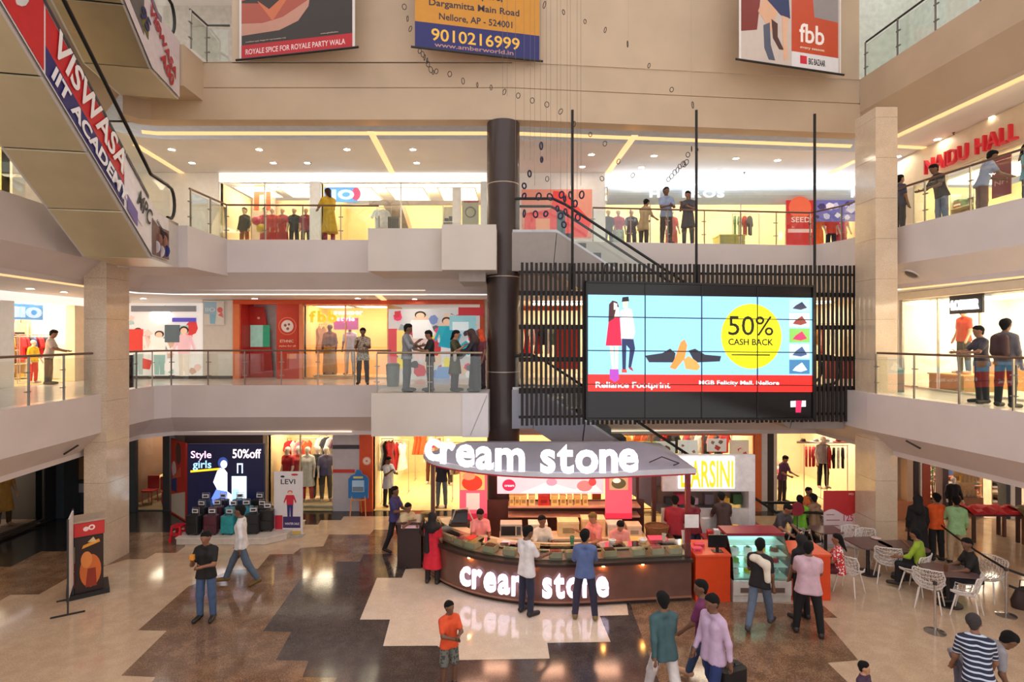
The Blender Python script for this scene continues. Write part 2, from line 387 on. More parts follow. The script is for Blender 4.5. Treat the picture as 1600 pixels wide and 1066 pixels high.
# ---------------------------------------------------------------- glass railings
GL = glassmat((248, 252, 250), .05); STEEL = mt((150, 146, 140), .3, .9, noise=.03); RAILM = mt((120, 96, 80), .35, .5, noise=.04)
def railing(pts, z, label, h=1.02, step=1.15, gap=.0, mat=None, z2=None):
    P = [Vector(p) for p in pts]; t = thing('glass_railing', label, 'railing', (P[0].x, P[0].y, z))
    MB().tube([(p.x, p.y, z + h) for p in P], .028, 8).build('handrail', mat or RAILM, t, smooth=True)
    for p, q in zip(P, P[1:]):
        L = (q - p).length; n = max(1, round(L / step)); d = (q - p).normalized(); M = basis((p.x, p.y, z), (d.x, d.y, 0), (0, 0, 1))
        for i in range(n):
            a, b = L * i / n, L * (i + 1) / n
            MB().box(a + .03, b - .03, .04, h - .09, -.006, .006, M).build('glass_pane', GL, t)
            pm = MB(); pm.box(a - .012, a + .012, 0, h - .02, .01, .05, M)
            po = pm.build('post', STEEL, t)
            for zz in (.28, .68): MB().box(a - .07, a + .07, zz - .012, zz + .012, -.012, .03, M).build('clamp', STEEL, po)
    return t
RI = .08
def off2(E, d): return [tuple(p) for p in offs(E, d)]
o1 = off2(E1, RI); o2 = off2(E2, RI); o3 = off2(E3, RI)
yl = lambda o, i, Y: (o[i][0] + (o[i + 1][0] - o[i][0]) * (Y - o[i][1]) / (o[i + 1][1] - o[i][1]), Y)
railing([yl(o1, 0, 8.5), yl(o1, 0, 13.75)], Z1, 'glass railing of the first-floor gallery left of the left pillar')
railing([yl(o1, 0, 14.95), o1[1], o1[2], o1[3], (-3.6, 16.78)], Z1, 'long glass railing before the red shopfront on the first floor')
railing([(-3.42, 14.28), (-.75, 14.28)], Z1, 'glass railing of the first-floor landing where people lean', mat=mt((160, 140, 116), .3, .6))
railing([yl(o1, 5, 14.1), yl(o1, 5, 7.5)], Z1, 'glass railing of the first-floor gallery at the right')
railing([yl(o2, 0, 9.), yl(o2, 0, 11.6)], Z2, 'glass railing of the second-floor gallery at the far left')
railing([(-8.36, 14.6), (-8.3, 16.4), (-3.9, 16.5)], Z2, 'glass railing on the second floor beside the person in mustard')
railing([(2.4, 16.75), o2[5], o2[6], (9.75, 15.9)], Z2, 'glass railing on the second floor above the video wall')
railing([yl(o2, 7, 14.95), yl(o2, 7, 8.)], Z2, 'glass railing of the second-floor gallery under the red letter sign')
railing([yl(o3, 5, 16.2), yl(o3, 5, 9.)], Z3, 'glass railing of the third-floor gallery at the top right', mat=mt((50, 42, 40), .4))
railing([(-8.35, 14.6), (-8.3, 15.35), (-7.7, 15.36)], Z3, 'short glass railing on the third floor beside the top escalator', mat=mt((70, 66, 64), .4))
# ---------------------------------------------------------------- recessed downlights
DL = mt((255, 250, 240), .5, em=70, noise=0, emcol=(255, 238, 214)); DR = mt((236, 228, 220), .5)
proto = None
def downlight(x, y, z, label, group):
    global proto
    Y = FP * (z - ZC) / (HY - y); loc = ((x - 800) / FP * Y, Y, z)
    if proto is None:
        t = thing('downlight', label, 'downlight', loc, 0, group)
        MB().cyl((0, 0, -.012), .085, .012, 16).build('lamp', DL, t, loc=True)
        MB().lathe([(.088, -.002), (.092, -.02), (.115, -.016), (.115, -.002)], 16).build('rim', DR, t, loc=True, smooth=True)
        proto = t
    else: dup(proto, loc, 0, label, group)
L2 = [(268, 233), (300, 254), (405, 233), (427, 254), (542, 233), (645, 233), (651, 254), (924, 241), (910, 260), (1022, 243), (1002, 261), (1150, 247), (1122, 266), (1238, 272), (1330, 274), (1215, 250), (480, 254), (1400, 258), (1383, 252)]
for i, (x, y) in enumerate(sorted(L2)): downlight(x, y, C2, 'round white downlight in the second-floor back ceiling, %s from the left' % ords[i], 'second-floor ceiling downlights')
for i, (x, y) in enumerate(((1465, 217), (1403, 244), (1418, 270), (1552, 182))): downlight(x, y, C2, 'round white downlight in the ceiling before the red letter sign, ' + ['above its first letters', 'nearest the pillar', 'lowest in the picture', 'nearest the picture edge'][i], 'downlights by the red letter sign')
for i, (x, y) in enumerate(((47, 450.5), (100, 456), (224, 466), (398, 466), (559, 466), (648, 467))): downlight(x, y, C1, 'round downlight in the first-floor ceiling, %s from the left edge' % ords[i], 'first-floor back ceiling downlights')
for i, (x, y) in enumerate(((1423, 464), (1470, 459), (1559, 452), (1530, 467))): downlight(x, y, C1, 'round downlight in the first-floor ceiling at the right, ' + ['nearest the pillar', 'second from the pillar', 'nearest the picture edge', 'close to the sports shop'][i], 'first-floor right ceiling downlights')
downlight(287, 28, 17.1, 'round downlight in the top ceiling beside the upper escalator', None)
for i, yy in enumerate((12.2, 14.6)): dup(proto, (11.7, yy, 16.9), 0, 'round downlight in the top right gallery ceiling, ' + ('nearer the camera' if i == 0 else 'farther from the camera'), 'top right gallery downlights')
# small sprinklers and cameras in the soffits
for x, y, z, lb in ((485, 254, C2, 'small dark sprinkler head in the ceiling left of the column'), (1163, 269, C2, 'small dark sprinkler head in the ceiling above the video wall'), (1490, 207, C2, 'small dark sprinkler head in the ceiling before the red letter sign'), (1527, 457, C1, 'small dark sprinkler head in the first-floor ceiling at the right')):
    Y = FP * (z - ZC) / (HY - y); c = Vector(((x - 800) / FP * Y, Y, z))
    MB().lathe([(.03, -.005), (.035, -.02), (.012, -.03), (.012, -.06), (.03, -.065), (.001, -.07)], 8, c).build('sprinkler', mt((60, 54, 50), .5), smooth=True, label=lb, cat='sprinkler')
def dome(p, n, label):
    t = thing('ceiling_speaker', label, 'speaker', p)
    M = Matrix.Translation(Vector(p)) @ Vector((0, 0, -1)).rotation_difference(Vector(n)).to_matrix().to_4x4()
    MB().lathe([(.001, 0), (.2, 0), (.2, -.03), (.17, -.035), (.15, -.012)], 20, M=M).build('rim', mt((190, 180, 174), .5), t, smooth=True)
    MB().lathe([(.15, -.012), (.1, -.05), (.001, -.06)], 16, M=M).build('grille', mt((96, 88, 86), .6), t, smooth=True)
    return t
dome(W(1424, 428, 14.2), (-.5, 0, -.8), 'round grey speaker in the sloping soffit at the right')
dome(W(115, 414, 14.2), (.5, 0, -.8), 'round grey speaker in the sloping soffit beside the escalator foot')
for (x, y, Y, lb) in ((112, 703, 13.2, 'slim dark bracket under the soffit left of the pillar'), (1428, 693, 12.9, 'slim dark bracket under the soffit right of the pillar')):
    a, b = W(x - 12, y + 7, Y), W(x + 10, y - 7, Y)
    if x > 800: a, b = W(x - 12, y - 4, Y), W(x + 10, y + 8, Y)
    MB().tube([a, b], .022, 6).build('bracket', mt((58, 52, 54), .5), label=lb, cat='bracket')
# ================================================================ PEOPLE (implicit surfaces meshed with surface nets)
def sdf_mesh(prims, k=.03, cell=.022, cuts=(), inter=None):
    """prims: (a, b, ra, rb) round cones, smoothly joined; cuts: (point, normal) half spaces kept below the normal"""
    A = np.array([p[0] for p in prims], float); B = np.array([p[1] for p in prims], float)
    R = np.array([[p[2], p[3]] for p in prims], float); mr = R.max() + k + cell * 2
    lo = np.minimum(A, B).min(0) - mr; hi = np.maximum(A, B).max(0) + mr
    n = np.ceil((hi - lo) / cell).astype(int) + 1
    ax = [lo[i] + cell * np.arange(n[i]) for i in range(3)]
    F = np.full(tuple(n), .12)
    for a, b, (ra, rb) in zip(A, B, R):
        m = max(ra, rb) + .09; l = np.minimum(a, b) - m; h = np.maximum(a, b) + m
        s = [slice(max(0, int((l[i] - lo[i]) / cell)), min(n[i], int((h[i] - lo[i]) / cell) + 2)) for i in range(3)]
        X, Y, Z = np.meshgrid(ax[0][s[0]], ax[1][s[1]], ax[2][s[2]], indexing='ij')
        ba = b - a; q = float(ba @ ba)
        px, py, pz = X - a[0], Y - a[1], Z - a[2]
        t = np.clip((px * ba[0] + py * ba[1] + pz * ba[2]) / q, 0, 1) if q > 1e-9 else 0 * px
        d = np.sqrt((px - t * ba[0]) ** 2 + (py - t * ba[1]) ** 2 + (pz - t * ba[2]) ** 2) - (ra + t * (rb - ra))
        f = F[s[0], s[1], s[2]]; hh = np.clip(.5 + .5 * (f - d) / k, 0, 1)
        F[s[0], s[1], s[2]] = f * (1 - hh) + d * hh - k * hh * (1 - hh)
    if cuts:
        X, Y, Z = np.meshgrid(*ax, indexing='ij')
        for p, nn in cuts: F = np.maximum(F, (X - p[0]) * nn[0] + (Y - p[1]) * nn[1] + (Z - p[2]) * nn[2])
    # surface nets
    S = F < 0; c = [S[i:i + n[0] - 1, j:j + n[1] - 1, l_:l_ + n[2] - 1] for i in (0, 1) for j in (0, 1) for l_ in (0, 1)]
    cnt = sum(x.astype(np.int8) for x in c); act = (cnt > 0) & (cnt < 8)
    idx = np.full(act.shape, -1, int); I = np.argwhere(act); idx[act] = np.arange(len(I))
    acc = np.zeros((len(I), 3)); w = np.zeros(len(I)); offs_ = [(i, j, l_) for i in (0, 1) for j in (0, 1) for l_ in (0, 1)]
    for e0 in range(8):
        for d in range(3):
            if offs_[e0][d]: continue
            o0 = np.array(offs_[e0]); o1 = o0.copy(); o1[d] = 1
            f0 = F[tuple((I + o0).T)]; f1 = F[tuple((I + o1).T)]; m = (f0 < 0) != (f1 < 0)
            t = np.where(m, f0 / np.where(m, f0 - f1, 1), 0)
            P = I + o0 + (o1 - o0) * t[:, None]; acc[m] += P[m]; w[m] += 1
    V = lo + acc / w[:, None] * cell
    fs = []
    for d in range(3):
        a1, a2 = (d + 1) % 3, (d + 2) % 3
        sl0 = [slice(None)] * 3; sl1 = [slice(None)] * 3; sl0[d] = slice(0, -1); sl1[d] = slice(1, None)
        x = S[tuple(sl0)] != S[tuple(sl1)]; E = np.argwhere(x)
        E = E[(E[:, a1] > 0) & (E[:, a2] > 0) & (E[:, a1] < n[a1] - 1) & (E[:, a2] < n[a2] - 1)]
        ins = S[tuple(E.T)]
        def at(o1, o2):
            q = E.copy(); q[:, a1] -= o1; q[:, a2] -= o2; return idx[tuple(q.T)]
        Q = np.stack([at(0, 0), at(1, 0), at(1, 1), at(0, 1)], 1)
        Q[~ins] = Q[~ins][:, ::-1]; fs.append(Q)
    Fq = np.concatenate(fs); Fq = Fq[(Fq >= 0).all(1)]
    return V, Fq[:, ::-1]
def np_mesh(name, V, Fq, extra=None):
    vs = V.tolist(); fs = Fq.tolist()
    if extra is not None:
        n0 = len(vs); vs += [tuple(p) for p in extra.v]; fs += [tuple(i + n0 for i in f) for f in extra.f]
    me = bpy.data.meshes.new(name); me.from_pydata(vs, [], fs); me.update(); me.shade_smooth(); return me
def rot(v, ax, deg): return Matrix.Rotation(math.radians(deg), 3, ax) @ Vector(v)
SKINS = [(176, 126, 98), (146, 102, 78), (120, 84, 64), (190, 142, 112)]
EYE = None
FATK = .93
def figure(pose):
    """joint positions of a 1.70 m figure facing -Y, its left at +X; limbs from flexion angles in degrees"""
    J = {}; lean = pose.get('lean', 0); side = pose.get('side', 0)
    def T(v): return rot(rot(v, 'X', lean), 'Y', side)          # trunk frame: forward pitch about the hips
    J['T'] = T
    P = Vector((0, 0, .93)); J['pel'] = P
    J['waist'] = P + T((0, .0, .14)); J['chest'] = P + T((0, .0, .34)); J['neck'] = P + T((0, .015, .54))
    nod, turn = pose.get('nod', 0), pose.get('turn', 0)
    def Hd(v): return T(rot(rot(v, 'X', nod), 'Z', turn))
    J['H'] = Hd; J['head'] = J['neck'] + T((0, -.012, .05)) + Hd((0, -.015, .10))
    for s, k in ((1, 'l'), (-1, 'r')):
        f, kn, ab = (list(pose.get(k + 'leg', (0, 3, 3))) + [3])[:3]
        hip = P + Vector((s * .095, 0, -.02)); td = Vector((s * math.sin(math.radians(ab)), -math.sin(math.radians(f)), -math.cos(math.radians(f)))).normalized()
        knee = hip + td * .42; g = f - kn
        sd = Vector((s * math.sin(math.radians(ab)) * .5, -math.sin(math.radians(g)), -math.cos(math.radians(g)))).normalized()
        ank = knee + sd * .41; J[k + 'hip'], J[k + 'knee'], J[k + 'ank'] = hip, knee, ank
        tip = pose.get(k + 'toe', -min(60, max(0, -(g) - 12)))       # heel lifted when the shin trails
        J[k + 'toe'] = ank + rot((s * .03, -.19, -.055), 'X', -tip if tip else 0)
        af, aa, el, tw = pose.get(k + 'arm', (4, 9, 14, 0))
        sh = P + T((s * (.10 + .083 * FATK), .01, .452)); ud = T(Vector((s * math.sin(math.radians(aa)), -math.sin(math.radians(af)) * math.cos(math.radians(aa)), -math.cos(math.radians(af)) * math.cos(math.radians(aa)))))
        elb = sh + ud * .285; e = af + el
        fd = T(Vector((-s * math.sin(math.radians(tw)) + s * math.sin(math.radians(aa)) * .4, -math.sin(math.radians(e)), -math.cos(math.radians(e))))).normalized()
        wr = elb + fd * .25; J[k + 'sh'], J[k + 'elb'], J[k + 'wr'], J[k + 'fd'] = sh, elb, wr, fd; J[k + 'hand'] = wr + fd * .09
    return J
def body_prims(J, fat=1., fem=False):
    T, H = J['T'], J['H']; p = []; P = J['pel']; q = 1.
    for s in (-1, 1):
        p += [(P + T((s * .075, .01, -.02)), J['waist'] + T((s * .055, 0, 0)), .105 * fat, .098 * fat), (J['waist'] + T((s * .055, 0, 0)), J['chest'] + T((s * .085, .0, .03)), .098 * fat, .105 * fat),
              (J['chest'] + T((s * .085, 0, .03)), P + T((s * .13, .015, .45)), .10 * fat, .06), (P + T((s * .15, .015, .455)), J['neck'] + T((0, .0, -.015)), .056, .055)]
    if fem:
        for s in (-1, 1): p.append((J['chest'] + T((s * .075, -.06, .02)), J['chest'] + T((s * .075, -.075, .01)), .06, .05))
    p.append((J['neck'] + T((0, 0, -.03)), J['neck'] + T((0, -.008, .07)), .056, .05))
    h = J['head']
    p += [(h + H((0, .022, .035)), h + H((0, -.01, .03)), .092, .085), (h + H((0, -.02, -.02)), h + H((0, -.055, -.085)), .066, .038), (h + H((0, -.098, .005)), h + H((0, -.108, -.028)), .009, .014)]
    for s in (-1, 1): p.append((h + H((s * .082, .01, .01)), h + H((s * .086, .015, -.02)), .014, .012))
    limb = []
    for k in 'lr':
        limb += [(J[k + 'sh'], J[k + 'elb'], .056 * fat, .043), (J[k + 'elb'], J[k + 'wr'], .043, .028), (J[k + 'wr'], J[k + 'hand'], .030, .036)]
        limb += [(J[k + 'hip'], J[k + 'knee'], .088 * fat, .06), (J[k + 'knee'] + Vector((0, .0, 0)), J[k + 'ank'], .058, .04), (J[k + 'ank'] + Vector((0, .03, -.03)), J[k + 'toe'], .045, .036)]
    return p + limb
def fingers(J, scale=1.):
    mb = MB()
    for s, k in ((1, 'l'), (-1, 'r')):
        d = J[k + 'fd']; side = d.cross(Vector((0, -1, 0)))
        if side.length < .2: side = d.cross(Vector((0, 0, 1)))
        side = side.normalized() * s; pal = side.cross(d).normalized() * s
        base = J[k + 'hand']
        for i, L in enumerate((.060, .072, .067, .052)):
            o = base + side * (.027 - .018 * i); a = o + d * (L * .55) + pal * .004; b = a + d * (L * .38) + pal * L * .42
            mb.tube([o, a, b], [.0105, .0095, .006], 5)
        o = J[k + 'wr'] + d * .04 + side * .03; mb.tube([o, o + side * .03 + d * .03, o + side * .035 + d * .062 + pal * .012], [.0125, .011, .007], 5)
    return mb
def inflate(ps, r): return [(a, b, ra + r, rb + r) for a, b, ra, rb in ps]
PEOPLE = 0
def person(label, loc, yaw, h=1.7, pose=None, top=None, bottom=None, skin=1, hair=(7, 6, 6), sleeve='short', hem=.0, legs='trousers', shoe=(40, 34, 32), fat=.9, fem=False, longhair=False, veil=None, cell=.024, stripe=None, cat='person', name='person', face=True, extra=None, seat=None, scarf=None, group=None, bald=False, pattern=None, full=True):
    """one continuous body with hair, top, trousers (or shorts, kurta, gown) and shoes as its parts"""
    pose = pose or {}; J = figure(pose); low = min(min(J['lank'].z - .085, J['ltoe'].z - .036), min(J['rank'].z - .085, J['rtoe'].z - .036))
    s = h / 1.72
    if seat is not None:  # seat height given: rest the pelvis on it
        base = J['pel'].z - .125 - seat / s
    else: base = low
    M = Matrix.Translation((0, 0, -base * s)) @ Matrix.Scale(s, 4)
    t = thing(name, label, cat, loc, yaw, group)
    sk = mt(SKINS[skin] if isinstance(skin, int) else skin, .55, noise=.06, scale=14)
    ps = body_prims(J, fat, fem); V, Fq = sdf_mesh(ps, .03, cell)
    me = np_mesh('body', V, Fq, fingers(J) if full else None); me.transform(M); link('body', me, sk, t); me.shade_smooth()
    T, H, P = J['T'], J['H'], J['pel']; up = T((0, 0, 1)); hd = J['head']
    def part(nm, prims, mat, k=.03, cuts=(), c=None):
        V, Fq = sdf_mesh(prims, k, c or cell, cuts)
        if not len(Fq): return None
        m2 = np_mesh(nm, V, Fq); m2.transform(M); o = link(nm, m2, mat, t); m2.shade_smooth(); return o
    # hair
    if veil is None and hair is not None and not bald:
        hp = [(hd + H((0, .03, .045)), hd + H((0, -.005, .062)), .098, .086), (hd + H((0, .05, .01)), hd + H((0, .055, -.05)), .08, .055)]
        if longhair: hp += [(hd + H((0, .07, 0)), J['chest'] + T((.01, .13, .10)), .07, .05), (J['chest'] + T((.01, .13, .10)), J['chest'] + T((.02, .135, -.12)), .05, .025)]
        part('hair', hp, mt(hair, 1., noise=.2, scale=60), .03, [(hd + H((0, -.045, .03)), H((0, -1, -.75)).normalized())] if not longhair else [(hd + H((0, -.05, .035)), H((0, -1, -.75)).normalized())], .018)
    if face:
        for sx in (-1, 1):
            e = MB().ball(M @ (hd + H((sx * .034, -.081, .012))), .012 * s, 6, (1.2, .7, .6)); e.build('eye', mt((24, 18, 16), .3, noise=0), t, loc=True, smooth=True)
        MB().tube([M @ (hd + H((x * .024, -.094 + abs(x) * .008, -.052))) for x in (-1, 0, 1)], .006 * s, 5).build('mouth', mt((110, 58, 50), .5, noise=0), t, loc=True)
    # top
    if top is not None:
        ts = [q for q in ps[:8]]; i0 = 10 if fem else 8; ts = ps[:i0]
        arms = []
        for k in 'lr':
            if sleeve == 'long': arms += [(J[k + 'sh'], J[k + 'elb'], .062 * fat, .05), (J[k + 'elb'], J[k + 'elb'].lerp(J[k + 'wr'], .92), .05, .038)]
            elif sleeve == 'short': arms += [(J[k + 'sh'], J[k + 'sh'].lerp(J[k + 'elb'], .72), .066 * fat, .058)]
            elif sleeve == 'fold': arms += [(J[k + 'sh'], J[k + 'elb'], .062 * fat, .052), (J[k + 'elb'], J[k + 'elb'].lerp(J[k + 'wr'], .3), .052, .046)]
        hemp = [(P + T((sx * .075, .005, -.10 - hem)), P + T((sx * .06, 0, .1)), .147 * fat + hem * .10, .114 * fat) for sx in (-1, 1)]
        tm = mt(top, .75, noise=.12, scale=9, bump=.15) if stripe is None else striped(top, stripe)
        if pattern: tm = patterned(top, pattern)
        part('shirt' if hem < .2 else 'kurta', inflate(ts, .012) + arms + hemp, tm, .03, [(P + T((0, 0, -.10 - hem)), -up)] + [(J['neck'] + T((0, 0, .015)), up)] if not veil else [(P + T((0, 0, -.10 - hem)), -up)])
    # legs
    if bottom is not None:
        bm_ = mt(bottom, .8, noise=.15, scale=7, bump=.1) if not isinstance(bottom, list) else patterned(bottom[0], bottom[1])
        hp = [(P + T((sx * .07, .01, -.03)), P + T((sx * .055, 0, .10)), .116 * fat, .104 * fat) for sx in (-1, 1)]
        if legs == 'trousers':
            for k in 'lr': hp += [(J[k + 'hip'], J[k + 'knee'], .100 * fat, .078), (J[k + 'knee'], J[k + 'knee'].lerp(J[k + 'ank'], .97), .076, .062)]
            nm = 'trousers'
        elif legs == 'shorts':
            for k in 'lr': hp += [(J[k + 'hip'], J[k + 'hip'].lerp(J[k + 'knee'], .95), .105 * fat, .098)]
            nm = 'shorts'
        else:                                   # gown to the ankles
            mid = (J['lank'] + J['rank']) / 2
            hp += [(P, mid.lerp(P, .12), .13 * fat, .20), (J['lhip'], J['lank'], .12, .13), (J['rhip'], J['rank'], .12, .13)]; nm = 'gown'
        part(nm, hp, bm_, .03, [(P + T((0, 0, .11)), up)])
    if shoe is not None and full:
        for k in 'lr':
            part('shoe', [(J[k + 'ank'] + Vector((0, .035, -.035)), J[k + 'toe'], .052, .043), (J[k + 'ank'] + Vector((0, .01, 0)), J[k + 'ank'] + Vector((0, .02, -.03)), .05, .05)], mt(shoe, .5, noise=.1), .02, (), .02)
    if veil is not None:
        part('veil', [(hd + H((0, .03, .03)), hd + H((0, .0, .03)), .112, .106), (hd + H((0, .05, -.04)), J['chest'] + T((0, .06, .12)), .09, .15), (P + T((-.15, .015, .46)), P + T((.15, .015, .46)), .085, .085)], mt(veil, .8, noise=.15), .05, [(hd + H((0, -.078, 0)), H((0, -1, 0))), (J['chest'] + T((0, 0, -.02)), -up)])
    if scarf is not None:
        pr = [(P + T((-.12, -.09, .5)), J['chest'] + T((-.07, -.125, -.3)), .045, .06), (P + T((.12, .09, .5)), P + T((.1, .13, -.1)), .045, .07), (P + T((-.12, -.05, .53)), P + T((.12, .08, .53)), .05, .05)]
        part('scarf', pr, mt(scarf, .8, noise=.15), .03)
    if extra: extra(t, J, M, part)
    return t
def patterned(c1, c2, scale=22.):
    key = ('pat', str(c1), str(c2), scale)
    if key in MC: return MC[key]
    m = bpy.data.materials.new('pattern_%d' % len(MC)); MC[key] = m; m.use_nodes = True; nt = m.node_tree; b = nt.nodes['Principled BSDF']
    tc = nt.nodes.new('ShaderNodeTexCoord'); v = nt.nodes.new('ShaderNodeTexVoronoi'); v.inputs['Scale'].default_value = scale
    r = nt.nodes.new('ShaderNodeValToRGB'); r.color_ramp.interpolation = 'CONSTANT'; r.color_ramp.elements[1].position = .42
    r.color_ramp.elements[0].color = lin(c2) + (1,); r.color_ramp.elements[1].color = lin(c1) + (1,)
    nt.links.new(tc.outputs['Object'], v.inputs['Vector']); nt.links.new(v.outputs['Distance'], r.inputs['Fac']); nt.links.new(r.outputs['Color'], b.inputs['Base Color'])
    b.inputs['Roughness'].default_value = .8; return m
def striped(c1, c2, scale=5.2):
    key = ('str', str(c1), str(c2), scale)
    if key in MC: return MC[key]
    m = bpy.data.materials.new('stripe_%d' % len(MC)); MC[key] = m; m.use_nodes = True; nt = m.node_tree; b = nt.nodes['Principled BSDF']
    tc = nt.nodes.new('ShaderNodeTexCoord'); v = nt.nodes.new('ShaderNodeTexWave'); v.bands_direction = 'Z'; v.inputs['Scale'].default_value = scale
    r = nt.nodes.new('ShaderNodeValToRGB'); r.color_ramp.interpolation = 'CONSTANT'; r.color_ramp.elements[1].position = .74
    r.color_ramp.elements[0].color = lin(c1) + (1,); r.color_ramp.elements[1].color = lin(c2) + (1,)
    nt.links.new(tc.outputs['Object'], v.inputs['Vector']); nt.links.new(v.outputs['Fac'], r.inputs['Fac']); nt.links.new(r.outputs['Color'], b.inputs['Base Color'])
    b.inputs['Roughness'].default_value = .8; return m
# common poses
STAND = {'larm': (3, 8, 16, 4), 'rarm': (3, 8, 16, 4)}
WALK = {'lleg': (24, 6), 'rleg': (-14, 22), 'larm': (-18, 8, 12, 0), 'rarm': (22, 8, 26, 4), 'lean': 4}
WALK2 = {'rleg': (24, 6), 'lleg': (-14, 22), 'rarm': (-18, 8, 12, 0), 'larm': (22, 8, 26, 4), 'lean': 4}
CROSS = {'larm': (28, 4, 62, 55), 'rarm': (24, 4, 66, 55)}
PHONE = {'rarm': (28, 6, 100, 18), 'larm': (30, 6, 70, 35), 'nod': 14}
SIT = {'lleg': (86, 84, 6), 'rleg': (86, 84, 6), 'larm': (38, 8, 45, 14), 'rarm': (38, 8, 45, 14), 'lean': 4}
LEAN = {'lean': 16, 'larm': (40, 12, 50, 20), 'rarm': (40, 12, 50, 20), 'nod': 8}
WORK = {'lean': 8, 'larm': (30, 8, 55, 10), 'rarm': (34, 8, 50, 10), 'nod': 16}
# ================================================================ ATRIUM: slat screen, video wall, escalators, banners, hanging rings
SA, SB = Vector((.2, 14.43)), Vector((9.5, 15.15)); SU = (SB - SA).normalized()
def SP(x, y, front=0.):
    k = (x - 800) / FP; s = (k * SA.y - SA.x) / (SU.x - k * SU.y); p = SA + SU * s
    n = Vector((SU.y, -SU.x)); q = p + n * front; return Vector((q.x, q.y, ZC - (y - HY) / FP * p.y))
t = thing('slat_screen', 'wide screen of dark brown vertical slats hung behind the video wall', 'slat screen', (4.8, 14.8, 3.3))
SLM = mt((28, 20, 18), .65, noise=.1, scale=5)
sl0 = None; N = 76; zt, zb = W(812, 410, 14.43).z, W(812, 665, 14.43).z; Mz = basis((SA.x, SA.y, 0), (SU.x, SU.y, 0), (0, 0, 1)); L = (SB - SA).length
Ip = MW[t.name].inverted()
for i in range(N):
    a = L * (i + .5) / N
    if sl0 is None:
        sl0 = MB().box(-.034, .034, -.016, .016, zb, zt, Matrix.Rotation(math.atan2(SU.y, SU.x), 4, 'Z')).build('slat', SLM, t, loc=True); me0 = sl0.data; ob = sl0
    else: ob = link('slat', me0, None, t)
    q = SA + SU * a; ob.location = (q.x - 4.8, q.y - 14.8, -3.3 + random.uniform(-.012, .012))
for y, th in ((425, .03), (458, .06), (511, .06), (562, .06), (611, .07), (652, .03)):
    z = SP(850, y).z; MB().box(-.02, L + .12, z - th, z + th, -.09, -.04, Mz).build('rail', SLM, t)
for y in (458, 511, 562, 611): z = SP(850, y).z; MB().box(L + .0, L + .14, z - .09, z + .09, -.16, .02, Mz).build('bracket', SLM, t)
for x in (895.5, 1090.5, 1276.5):
    p = SP(x, 400, -.1); MB().cyl((p.x, p.y, 6.9), .035, 11.55 - 6.9 + .1 * (x > 900) + .02, 10).build('hanger_rod', mt((16, 13, 13), .6), t)
# ---- video wall, 4 x 4 panels
v0 = SP(913, 655, .16); v1 = SP(1266, 655, .16); VW = (v1 - v0).length; VU = (v1 - v0).normalized(); VH = SP(913, 440, .16).z - v0.z
MV = basis(v0, VU, (0, 0, 1))
t = thing('video_wall', 'large video wall of sixteen panels showing a cash back shoe advert', 'video wall', tuple(v0))
BZ = mt((18, 17, 20), .35, noise=0)
fr = MB(); fw = .05
for a in ((0, VW, 0, fw), (0, VW, VH - fw, VH), (0, fw, 0, VH), (VW - fw, VW, 0, VH)): fr.box(a[0], a[1], a[2], a[3], -.12, .05, MV)
fr.build('frame', BZ, t)
iw, ih = VW - 2 * fw, VH - 2 * fw
SCR = mt((22, 22, 26), .12, noise=0)
for r in range(4):
    for c_ in range(4): MB().box(fw + iw * c_ / 4 + .004, fw + iw * (c_ + 1) / 4 - .004, fw + ih * r / 4 + .004, fw + ih * (r + 1) / 4 - .004, -.1, 0, MV).build('screen_panel', SCR, t)
sx = lambda x: fw + (x - 918) / 344 * iw
def sy(y, x=1090): yt, yb = 445 + (x - 918) * .0203, 652 - (x - 918) * .0116; return fw + (yb - y) / (yb - yt) * ih
E1_ = 1.15
def P2(pts, xr=None): return [(sx(x), sy(y, x)) for x, y in pts]
SKY, RED = (128, 186, 226), (226, 40, 36)
def flat(col, pts, i, em=E1_, nm='picture'):
    MB().prism([(p[0], p[1], .0005) for p in P2(pts)], (0, 0, .001 + .0012 * i), MV).build(nm, mt(col, .25, em=em, noise=0), t, recalc=False)
flat(SKY, [(918, 463), (1262, 468), (1262, 584), (918, 585)], 0)
flat(RED, [(918, 585), (1262, 584), (1262, 609), (918, 611)], 0)
# couple
flat((196, 22, 58), [(950, 498), (966, 498), (969, 541), (945, 541)], 1); flat((240, 205, 185), [(952, 480), (964, 480), (966, 498), (950, 498)], 1)
flat((60, 26, 30), [(949, 505), (950, 478), (955, 472), (962, 474), (965, 482), (961, 482), (957, 500)], 2); flat((245, 215, 200), [(957, 475), (962, 477), (962, 486), (957, 486)], 3)
flat((236, 196, 176), [(951, 541), (956, 541), (958, 576), (955, 580)], 1); flat((236, 196, 176), [(959, 541), (964, 541), (963, 576), (959, 580)], 1)
flat((246, 246, 248), [(967, 488), (976, 483), (984, 486), (989, 520), (986, 531), (968, 530)], 1); flat((32, 40, 78), [(969, 530), (986, 528), (989, 545), (983, 574), (979, 574), (981, 546), (976, 540), (975, 577), (970, 577)], 1)
flat((230, 190, 166), [(971, 470), (978, 470), (978, 483), (971, 483)], 1); flat((26, 20, 20), [(969, 474), (970, 467), (979, 466), (980, 473)], 2)
flat((190, 60, 50), [(969, 577), (976, 577), (977, 582), (969, 582)], 2); flat((150, 40, 50), [(979, 574), (984, 574), (987, 580), (981, 577)], 2)
flat((150, 60, 160), [(951, 577), (964, 577), (965, 592), (959, 597), (951, 592)], 3)
